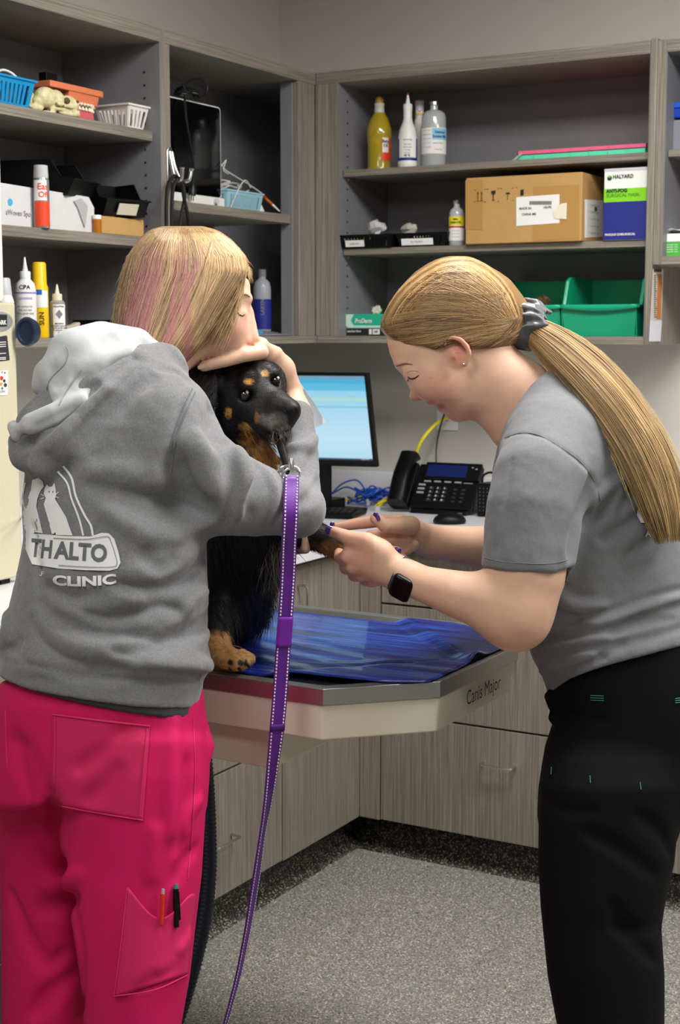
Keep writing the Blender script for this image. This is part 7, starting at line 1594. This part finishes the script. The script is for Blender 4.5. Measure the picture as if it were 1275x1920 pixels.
# --- trousers
B = Field()
B.loft([(1205, 1050, 1375, 2.46, .145), (1260, 1036, 1380, 2.46, .15), (1300, 1031, 1382, 2.46, .152), (1345, 1040, 1382, 2.46, .152), (1400, 1022, 1380, 2.46, .150), (1480, 1012, 1360, 2.46, .148), (1540, 1010, 1300, 2.455, .145)], .02, n=2.3)
B.loft([(1360, 1060, 1250, 2.42, .07), (1430, 1024, 1285, 2.40, .105), (1480, 1013, 1290, 2.39, .118), (1560, 1010, 1270, 2.385, .115), (1620, 1009, 1264, 2.38, .110), (1700, 1014, 1246, 2.375, .105), (1740, 1018, 1240, 2.375, .102), (1830, 1027, 1246, 2.37, .098), (1920, 1044, 1246, 2.37, .094), (2020, 1060, 1240, 2.37, .09), (2110, 1072, 1232, 2.37, .085)], .02, n=2.3)
B.loft([(1380, 1090, 1280, 2.52, .07), (1480, 1060, 1300, 2.54, .11), (1600, 1070, 1262, 2.555, .105), (1760, 1075, 1236, 2.56, .095), (1920, 1085, 1240, 2.56, .09), (2110, 1095, 1232, 2.56, .082)], .02, n=2.3)
B.cap([V(1034, 1306, 2.40), V(1040, 1322, 2.39)], .012, .01); B.cap([V(1038, 1345, 2.40), V(1048, 1352, 2.38)], .010, .01)
R_ = B.ridge
for pth, r, op in (([(1040, 1330), (1080, 1345), (1130, 1350)], .006, 's'), ([(1200, 1530), (1240, 1560), (1262, 1600)], .008, 's'), ([(1100, 1560), (1160, 1590), (1230, 1640)], .008, 's'), ([(1150, 1700), (1190, 1760), (1230, 1800)], .009, 's'), ([(1240, 1735), (1200, 1745), (1150, 1735)], .008, 's'), ([(1020, 1500), (1060, 1520), (1110, 1520)], .006, 's')): R_(pth, r, r*2, op=op)
Vq, Qq_ = mesh_field(B, *vbox(1000, 1395, 1200, 2115, 2.2, 2.68), .0050)
blk = attr_mat('black_scrub', .85, nz=.15, nscale=200, bump=.1, bscale=900, spec=.12); raw_mesh('trousers', Vq, Qq_, blk, pb_, np.tile(lin((13, 13, 15)), (len(Vq), 1)))
teal = mat('teal_stitch', (60, 130, 125), .6)
def seamB(name, path, off=.002, r=.0006, m=teal): 
    q = np.array(cat([(a, b2, 0) for a, b2 in path], 4)); P, ok = B.hit(q[:, 0], q[:, 1]); P = P[ok]
    if len(P) > 1: D = P-CAM; D /= np.linalg.norm(D, axis=1)[:, None]; MB().tube(list(P-D*off), r, 5).build(name, m, pb_)
for k in range(3): seamB('bar_stitch', [(1107, 1304+4.4*k), (1119, 1304.5+4.4*k), (1132, 1305+4.4*k)]); seamB('bar_stitch', [(1266, 1310+4*k), (1275, 1309+4*k), (1284, 1309+4*k)])
for pth in ([(1034, 1438), (1033, 1452)], [(1106, 1454), (1107, 1468)], [(1200, 1466), (1202, 1480)]): seamB('stitch_mark', [pth[0], ((pth[0][0]+pth[1][0])/2, (pth[0][1]+pth[1][1])/2), pth[1]])
pkt = mat('black_cloth', (17, 17, 19), .85)
# --- T-shirt
T_ = Field()
T_.loft([(672, 1018, 1062, 2.45, .030), (690, 1000, 1082, 2.45, .055), (715, 985, 1112, 2.45, .082), (750, 966, 1150, 2.45, .108), (790, 948, 1180, 2.45, .128), (830, 934, 1206, 2.45, .138), (880, 924, 1238, 2.45, .142), (950, 922, 1276, 2.45, .142), (1050, 935, 1320, 2.455, .142), (1120, 958, 1345, 2.46, .145), (1170, 978, 1362, 2.46, .150), (1200, 988, 1372, 2.46, .156), (1230, 998, 1380, 2.46, .160), (1265, 1015, 1388, 2.46, .162), (1310, 1032, 1394, 2.46, .162)], .01, n=2.2, round_=.006)
P0h, P1h = V(1030, 1302, 2.30), V(1285, 1208, 2.30)
def hem(P):
    xx, yy, dd = vc(P); h_ = np.interp(xx, [1000, 1030, 1070, 1110, 1160, 1220, 1290, 1400], [1322, 1301, 1272, 1256, 1243, 1226, 1208, 1190]); return (yy-h_)*dd/FPX*.9
T_._add(hem, .004, 'i')
# neck opening
T_.cap([V(985, 690, hd), V(925, 660, hd)], [.060, .05], .01, 's')
# near sleeve
T_.cap([V(1040, 840, 2.36), V(1015, 900, 2.305), V(1002, 960, 2.285), V(990, 1060, 2.27)], [.075, .076, .0745, .071], .035)
def cuff(P):
    xx, yy, dd = vc(P); inx = (xx < 1092) & (dd < 2.40) & (yy > 1000); c_ = (yy-np.interp(xx, [900, 910, 980, 1040, 1070, 1092], [1062, 1063, 1073, 1074, 1064, 1050]))*dd/FPX
    return np.where(inx & (xx < 1072), c_, -1.)
def arm_trim(P):
    """end the sleeve at its hem without touching the trunk"""
    return None
# cut: a slab below the cuff limited to the sleeve's own volume
CF = Field(); CF.cap([V(988, 1066, 2.25), V(975, 1180, 2.22)], [.080, .090], .01)
def cutf(P):
    xx, yy, dd = vc(P); a = CF(P); b_ = (np.interp(xx, [900, 910, 980, 1040, 1072], [1062, 1064, 1073, 1074, 1062])-yy)*dd/FPX; b2_ = (dd-(2.335+.0*yy)); return np.maximum(np.maximum(a, b_), b2_)
T_._add(cutf, .002, 's')
# far sleeve
T_.cap([V(1030, 850, 2.58), V(1005, 930, 2.645), V(990, 1010, 2.66)], [.075, .070, .066], .03)
R_ = T_.ridge
for pth, r, op in (([(944, 822), (975, 812), (1010, 816), (1050, 838), (1090, 868), (1116, 905), (1126, 940), (1124, 962)], .0022, 's'), ([(1108, 905), (1100, 940), (1088, 980), (1072, 1040)], .012, 's'), ([(1150, 935), (1125, 958), (1095, 980)], .009, 's'), ([(1160, 900), (1120, 930), (1108, 952)], .007, 'u'), ([(1195, 870), (1190, 920), (1165, 960)], .008, 's'),
                   ([(1045, 1110), (1060, 1130), (1085, 1140), (1130, 1140)], .010, 'u'), ([(1000, 1195), (1050, 1178), (1110, 1160), (1160, 1148), (1210, 1128), (1275, 1105)], .007, 's'), ([(1060, 1180), (1130, 1168), (1200, 1145), (1275, 1120)], .008, 'u'),
                   ([(995, 1210), (1060, 1190), (1100, 1178)], .006, 's'), ([(1030, 1200), (1090, 1196), (1160, 1175), (1230, 1150), (1275, 1135)], .006, 's'), ([(1020, 1215), (1080, 1208), (1130, 1196)], .007, 'u'), ([(1150, 1185), (1210, 1165), (1260, 1160)], .006, 's'), ([(1000, 1228), (1060, 1222), (1120, 1214), (1170, 1205)], .005, 's'),
                   ([(1120, 1235), (1170, 1208), (1220, 1195), (1275, 1178)], .006, 's'), ([(1030, 1285), (1070, 1255), (1130, 1232)], .006, 's'), ([(1010, 1262), (1060, 1240), (1110, 1228)], .007, 'u'), ([(1130, 1010), (1170, 990), (1210, 960)], .008, 's'), ([(1180, 1040), (1215, 1020), (1240, 990)], .008, 's'),
                   ([(1015, 1130), (1040, 1155), (1080, 1160)], .008, 's'), ([(960, 860), (952, 900), (940, 950)], .003, 's')): R_(pth, r*1.2, r*1.4, op=op)
Vs, Qs = mesh_field(T_, *vbox(895, 1400, 665, 1325, 2.18, 2.74), .0034)
Ns = vnormals(Vs, Qs); Vs = Vs+Ns*(.0009*vnoise(Vs, 38, 6)+.0004*vnoise(Vs, 90, 9))[:, None]
tee = attr_mat('grey_jersey', .92, nz=.10, nscale=380, bump=.12, bscale=900, spec=.1, sheen=.15)
raw_mesh('t_shirt', Vs, Qs, tee, pb_, np.tile(lin((112, 114, 118)), (len(Vs), 1)))
sm_ = mat('jersey_seam', (104, 106, 110), .9)
seam(T_, 'cuff_seam', [(909, 1046), (940, 1053), (980, 1056), (1030, 1057), (1064, 1050)], sm_, pb_, .0007, .0004); seam(T_, 'armhole_seam', [(944, 823), (975, 812), (1010, 816), (1050, 838), (1090, 868), (1116, 905), (1126, 940)], sm_, pb_, .0008, .0002)
# neckband
nb = []
for px, py in ((952, 776), (957, 762), (966, 744), (980, 722), (998, 702), (1015, 690), (1033, 688)): nb.append((px, py))
seam(T_, 'neckband', nb, tee if False else mat('jersey_band', (120, 122, 126), .9), pb_, .0035, -.001)
# print on shirt back, half hidden by the ponytail
prn = MATS['white_print']
def onT(q, off=.002): q = np.array(q, float); P, ok = T_.hit(q[:, 0], q[:, 1]); D = P-CAM; D /= np.linalg.norm(D, axis=1)[:, None]; return P-D*off
def pl(name, poly, m=prn, off=.002):
    b = MB(); bm = bmesh.new(); bm.faces.new([bm.verts.new((p[0], p[1], 0)) for p in poly]); bmesh.ops.triangulate(bm, faces=bm.faces)
    for _ in range(4): bmesh.ops.subdivide_edges(bm, edges=[e for e in bm.edges if e.calc_length() > 7], cuts=1); bmesh.ops.triangulate(bm, faces=bm.faces)
    bm.verts.index_update(); q = [(v.co.x, v.co.y) for v in bm.verts]; f = [tuple(v.index for v in fc.verts) for fc in bm.faces]; bm.free(); return b.add([tuple(p) for p in onT(q, off)], f).build(name, m, pb_, auto=None)
pl('emblem_print', [(1194, 912), (1204, 906), (1240, 900), (1275, 905), (1275, 975), (1230, 982), (1202, 980), (1194, 965), (1197, 945), (1191, 925)])
pl('emblem_gap', [(1199, 916), (1206, 911), (1240, 906), (1275, 910), (1275, 915), (1240, 910), (1207, 915), (1202, 919)], MATS['print_gap'], .0032); pl('letter_gap', [(1208, 925), (1225, 922), (1226, 962), (1216, 968), (1210, 950)], MATS['print_gap'], .0032)
bT = MB(); bT.text('A', 17, (0, 0, 0), (1, 0, 0), (0, 1, 0), depth=0, bold=.4, sub=1); MB().add([tuple(p) for p in onT([(1216+v[0], 1001-v[1]) for v in bT.v])], bT.f).build('lettering', prn, pb_, auto=None)
pl('chest_mark', [(932, 806), (938, 806), (936, 818), (930, 818)])
# --- watch
T = thing('wrist_watch', 'black smart watch with grey band on the near wrist', 'watch', tuple(V(748, 1085, 2.31)))
ax_ = V(735, 1068, 2.34)-V(770, 1087, 2.332); ax_ /= np.linalg.norm(ax_); u_ = np.cross(ax_, FW); u_ /= np.linalg.norm(u_); v_ = np.cross(ax_, u_)
cw = V(757, 1081, 2.337); G = []
for i in range(33):
    A_ = 2*math.pi*i/32; G.append([cw+ax_*o+(u_*math.cos(A_)*.0288+v_*math.sin(A_)*.0262) for o in (-.0125, -.006, 0, .006, .0125)])
MB().grid(G).build('band', mat('grey_band', (64, 66, 72), .55), T, solid=.0025, auto=80)
# case sits on the lower near side of the wrist
q = np.array([744, 1092]); sgn = -1 if (v_@FW) > 0 else 1
nrm_ = v_*sgn*.80+(-UP)*.60; nrm_ /= np.linalg.norm(nrm_); sd = np.cross(nrm_, ax_); sd /= np.linalg.norm(sd); cc3 = cw+nrm_*.0310
def wr(w, h, r, e, n=6):
    o = []
    for a, b2, a0 in ((w-r, h-r, 0), (-w+r, h-r, 90), (-w+r, -h+r, 180), (w-r, -h+r, 270)):
        for i in range(n+1): g = math.radians(a0+90*i/n); o.append(cc3+ax_*(a+r*math.cos(g))+sd*(b2+r*math.sin(g))+nrm_*e)
    return o
def slabw(name, rings, m): N = len(rings[0]); MB().add([p for r in rings for p in r], [tuple(range(N))[::-1], tuple(range((len(rings)-1)*N, len(rings)*N))]+[(k*N+i, k*N+(i+1) % N, (k+1)*N+(i+1) % N, (k+1)*N+i) for k in range(len(rings)-1) for i in range(N)]).build(name, m, T, auto=50)
slabw('case', [wr(.0165, .0195, .008, -.006), wr(.018, .021, .009, -.002), wr(.018, .021, .009, .002), wr(.0165, .0195, .008, .0045)], mat('black_aluminium', (20, 20, 22), .3, .6)); slabw('screen', [wr(.0160, .019, .008, .0046), wr(.0155, .0185, .0075, .0054)], mat('watch_glass', (4, 4, 5), .3, spec=.2))
# --- hair pulled back, scrunchie, ponytail
K = Field()
K.loft([(480, 838, 880, hd, .025), (485, 820, 892, hd, .042), (495, 800, 912, hd, .058), (510, 778, 934, hd, .072), (530, 758, 953, hd, .080), (550, 742, 966, hd, .085), (575, 727, 978, hd, .087), (600, 715, 986, hd, .087), (617, 712, 982, hd, .084), (632, 720, 978, hd, .080), (645, 735, 966, hd, .077), (656, 770, 950, hd, .073), (664, 812, 925, hd, .068)], .01, n=2.1, round_=.006)
# leave the face and ear clear
def clear(P):
    xx, yy, dd = vc(P); lim = np.interp(xx, [700, 714, 735, 760, 790, 815, 828, 845, 872, 885, 905, 935, 965, 1000], [606, 622, 640, 650, 650, 660, 650, 634, 640, 655, 654, 651, 648, 640]); return (yy-lim)*dd/FPX*.8
K._add(clear, .006, 'i')
K.cap([V(930, 590, hd), V(980, 608, hd)], [.055, .030], .03)
Vk2, Qk2 = mesh_field(K, *vbox(695, 1015, 470, 690, hd-.11, hd+.11), .0034)
hair2 = attr_mat('golden_hair', .33, nz=.10, nscale=30, bump=.2, bscale=40, spec=.5, stretch=(20, 20, 20))
G1, G2, G3 = lin((190, 154, 104)), lin((92, 66, 42)), lin((222, 194, 142))
raw_mesh('hair', Vk2, Qk2, hair2, pb_, np.tile(G2*.7+G1*.3, (len(Vk2), 1)))
rr = np.random.RandomState(77); jobs = []; meta = []
hl = [(713, 612), (722, 628), (742, 644), (765, 648), (790, 648), (812, 656), (826, 648)]
for i in range(3000):
    s_ = rr.uniform(0, 1)
    if s_ < .62:      # from the hairline / centre part over the crown
        a = rr.uniform(0, 1)**.8; g = a*math.pi*.62
        # start on the silhouette arc between the forehead and the crown
        arc_x = [713, 714, 720, 731, 748, 770, 796, 826, 856, 886]; arc_y = [612, 598, 584, 565, 543, 522, 503, 487, 482, 484]; x0 = np.interp(a*9, range(10), arc_x)+3; y0 = np.interp(a*9, range(10), arc_y)+4
        mx = (x0+975)/2+rr.uniform(-10, 10); my = min(y0, 605)*.55+605*.45-(60*(1-a)+34)*rr.uniform(.35, 1.05)*(1 if a > .2 else .6)
    elif s_ < .9:
        k = rr.uniform(0, 5.99); x0 = np.interp(k, range(7), [p[0] for p in hl])+2; y0 = np.interp(k, range(7), [p[1] for p in hl])-2; mx = (x0+965)/2; my = y0-rr.uniform(5, 45)
    else: x0 = rr.uniform(870, 955); y0 = np.interp(x0, [870, 905, 955], [646, 652, 650]); mx = (x0+970)/2; my = (y0+620)/2+3
    x1, y1 = 978+rr.uniform(-4, 4), 606+rr.randn()*11; t = np.linspace(0, 1, 20); X_ = (1-t)**2*x0+2*t*(1-t)*mx+t*t*x1; Y_ = (1-t)**2*y0+2*t*(1-t)*my+t*t*y1
    jobs.append(np.stack([X_, Y_+rr.uniform(-1, 1)*np.sin(t*4)], 1)); meta.append(np.clip(.5+.24*rr.randn()+.28*math.sin(my*.17+1)*math.sin(my*.41), 0, 1.15))
sil = np.array([(713, 612), (714, 598), (720, 584), (731, 565), (748, 543), (770, 522), (796, 503), (826, 487), (856, 482), (886, 484), (915, 498), (940, 518), (958, 541), (970, 570), (978, 600)], float)
for i in range(900):
    s_ = 1-.30*rr.uniform(0, 1)**1.6; a = rr.uniform(0, 9); t = np.linspace(a, 14, 22); p = np.stack([np.interp(t, range(15), sil[:, 0]), np.interp(t, range(15), sil[:, 1])], 1); c_ = np.array([862, 640]); p = c_+(p-c_)*s_
    w = np.clip((t-9)/5, 0, 1)[:, None]**2; p = p*(1-w)+(np.array([978, 606])+(p-np.array([978, 606]))*.6)*w; p[0] += 2; jobs.append(p); meta.append(np.clip(.45+.28*rr.randn()+.2*math.sin(s_*90), 0, 1.1))
pths = []; ws = []; cs = []
for (P, ok), q in zip(K.hit_many(jobs), meta):
    if ok.sum() < 8: continue
    P = P[ok]; D = P-CAM; D /= np.linalg.norm(D, axis=1)[:, None]; pths.append(P-D*rr.uniform(0, .0025)); ws.append(rr.uniform(.0006, .0012)); cs.append(G1*q+G2*(1-q))
strands('hair_strands', pths, ws, cs, hair2, pb_)
# scrunchie
Sc = Field(); rr = np.random.RandomState(9); cS = V(990, 609, hd-.005); axS = V(1015, 622, hd)-V(965, 596, hd); axS /= np.linalg.norm(axS); u_ = np.cross(axS, FW); u_ /= np.linalg.norm(u_); v_ = np.cross(axS, u_)
ringp = [cS+(u_*math.cos(a)*.026+v_*math.sin(a)*.028) for a in np.linspace(0, 2*math.pi, 14)]; Sc.cap(ringp, [.0125]*14, .01)
for i in range(26):
    a = rr.uniform(0, 6.28); p = cS+(u_*math.cos(a)+v_*math.sin(a))*.030+axS*rr.uniform(-.009, .009); e_ = (u_*math.cos(a)+v_*math.sin(a)); t_ = axS*.018+np.cross(axS, e_)*rr.uniform(-.012, .012)
    Sc.cap([p-t_+e_*.004, p+e_*.008, p+t_+e_*.003], [.0035, .0062, .004], .004)
    if i % 2: q = p+np.cross(axS, e_)*.008; Sc.cap([q-t_+e_*.012, q+e_*.014, q+t_+e_*.012], .0028, .004, 's')
Vc_, Qc_ = mesh_field(Sc, *bounds([cS], .07), .0020); raw_mesh('scrunchie', Vc_, Qc_, attr_mat('grey_satin', .35, nz=.08, bump=.05, spec=.5, sheen=.4), pb_, np.tile(lin((70, 74, 80)), (len(Vc_), 1)))
# ponytail
ctrl = [(988, 612, 2.44, 20, .020), (1022, 634, 2.42, 33, .026), (1070, 675, 2.385, 42, .030), (1125, 730, 2.35, 46, .030), (1178, 800, 2.325, 48, .028), (1215, 868, 2.31, 50, .026), (1238, 930, 2.305, 46, .024), (1252, 985, 2.303, 38, .020), (1258, 1030, 2.303, 26, .014)]
C_ = np.array(ctrl); tt = np.linspace(0, len(C_)-1, 46); cx_, cy2, cd_, cw_, cdp = [np.array([np.interp(q, range(len(C_)), C_[:, k]) for q in tt]) for k in range(5)]
sm5 = lambda a: np.convolve(np.pad(a, 3, 'edge'), np.ones(7)/7, 'valid'); cx_, cy2, cd_, cw_, cdp = map(sm5, (cx_, cy2, cd_, cw_, cdp)); tx, ty = np.gradient(cx_), np.gradient(cy2); ln = np.hypot(tx, ty); nx, ny = -ty/ln, tx/ln
PT_ = Field(); cen = [V(a, b2, d_) for a, b2, d_ in zip(cx_, cy2, cd_)]; PT_.cap(cen[:34:3], list((cw_*cd_/FPX*np.interp(np.arange(46), [0, 24, 34], [.8, .7, .3]))[:34:3]), .01, flat=(FW, .7))
Vp2, Qp2 = mesh_field(PT_, *vbox(950, 1330, 580, 1060, 2.24, 2.50), .0045); raw_mesh('ponytail', Vp2, Qp2, hair2, pb_, np.tile(G2*.45+G1*.55, (len(Vp2), 1)))
pths = []; ws = []; cs = []; rr = np.random.RandomState(13)
for i in range(3400):
    a = rr.uniform(0, 2*math.pi); r0_ = rr.uniform(.5, 1)**.5; e = r0_*math.cos(a); g = r0_*math.sin(a); end = int(rr.uniform(33, 46)) if rr.rand() < .85 else int(rr.uniform(20, 35)); st_ = 0
    wob = rr.uniform(-.08, .08); ph = rr.uniform(0, 6); ee = e+wob*np.sin(np.arange(46)*.16+ph); L_x = cx_+nx*ee*cw_; L_y = cy2+ny*ee*cw_; L_d = cd_-g*cdp*1.0
    P = np.array([V(a1, b1, d1) for a1, b1, d1 in zip(L_x[:end], L_y[:end], L_d[:end])]); pths.append(P); ws.append(rr.uniform(.0005, .0011)); q = np.clip(.58+.24*rr.randn()+.3*math.sin(e*11)*math.sin(e*23+1), 0, 1.25); t = np.linspace(0, 1, len(P))[:, None]; cs.append((G1*q+G2*(1-q))*(1-.35*t)+(G3*min(q+.1, 1.1))*.35*t)
for i in range(60):
    a = rr.uniform(0, 1); k = int(rr.uniform(3, 26)); s_ = 1 if rr.rand() < .6 else -1; pts_ = []
    for j in range(12): kk_ = min(k+j, 45); of = 1.0+.02*j+rr.uniform(0, .04); pts_.append(V(cx_[kk_]-nx[kk_]*of*cw_[kk_]*s_, cy2[kk_]-ny[kk_]*of*cw_[kk_]*s_, cd_[kk_]))
    pths.append(np.array(pts_)); ws.append(.00035); cs.append(G3)
strands('ponytail_strands', pths, ws, cs, hair2, pb_)
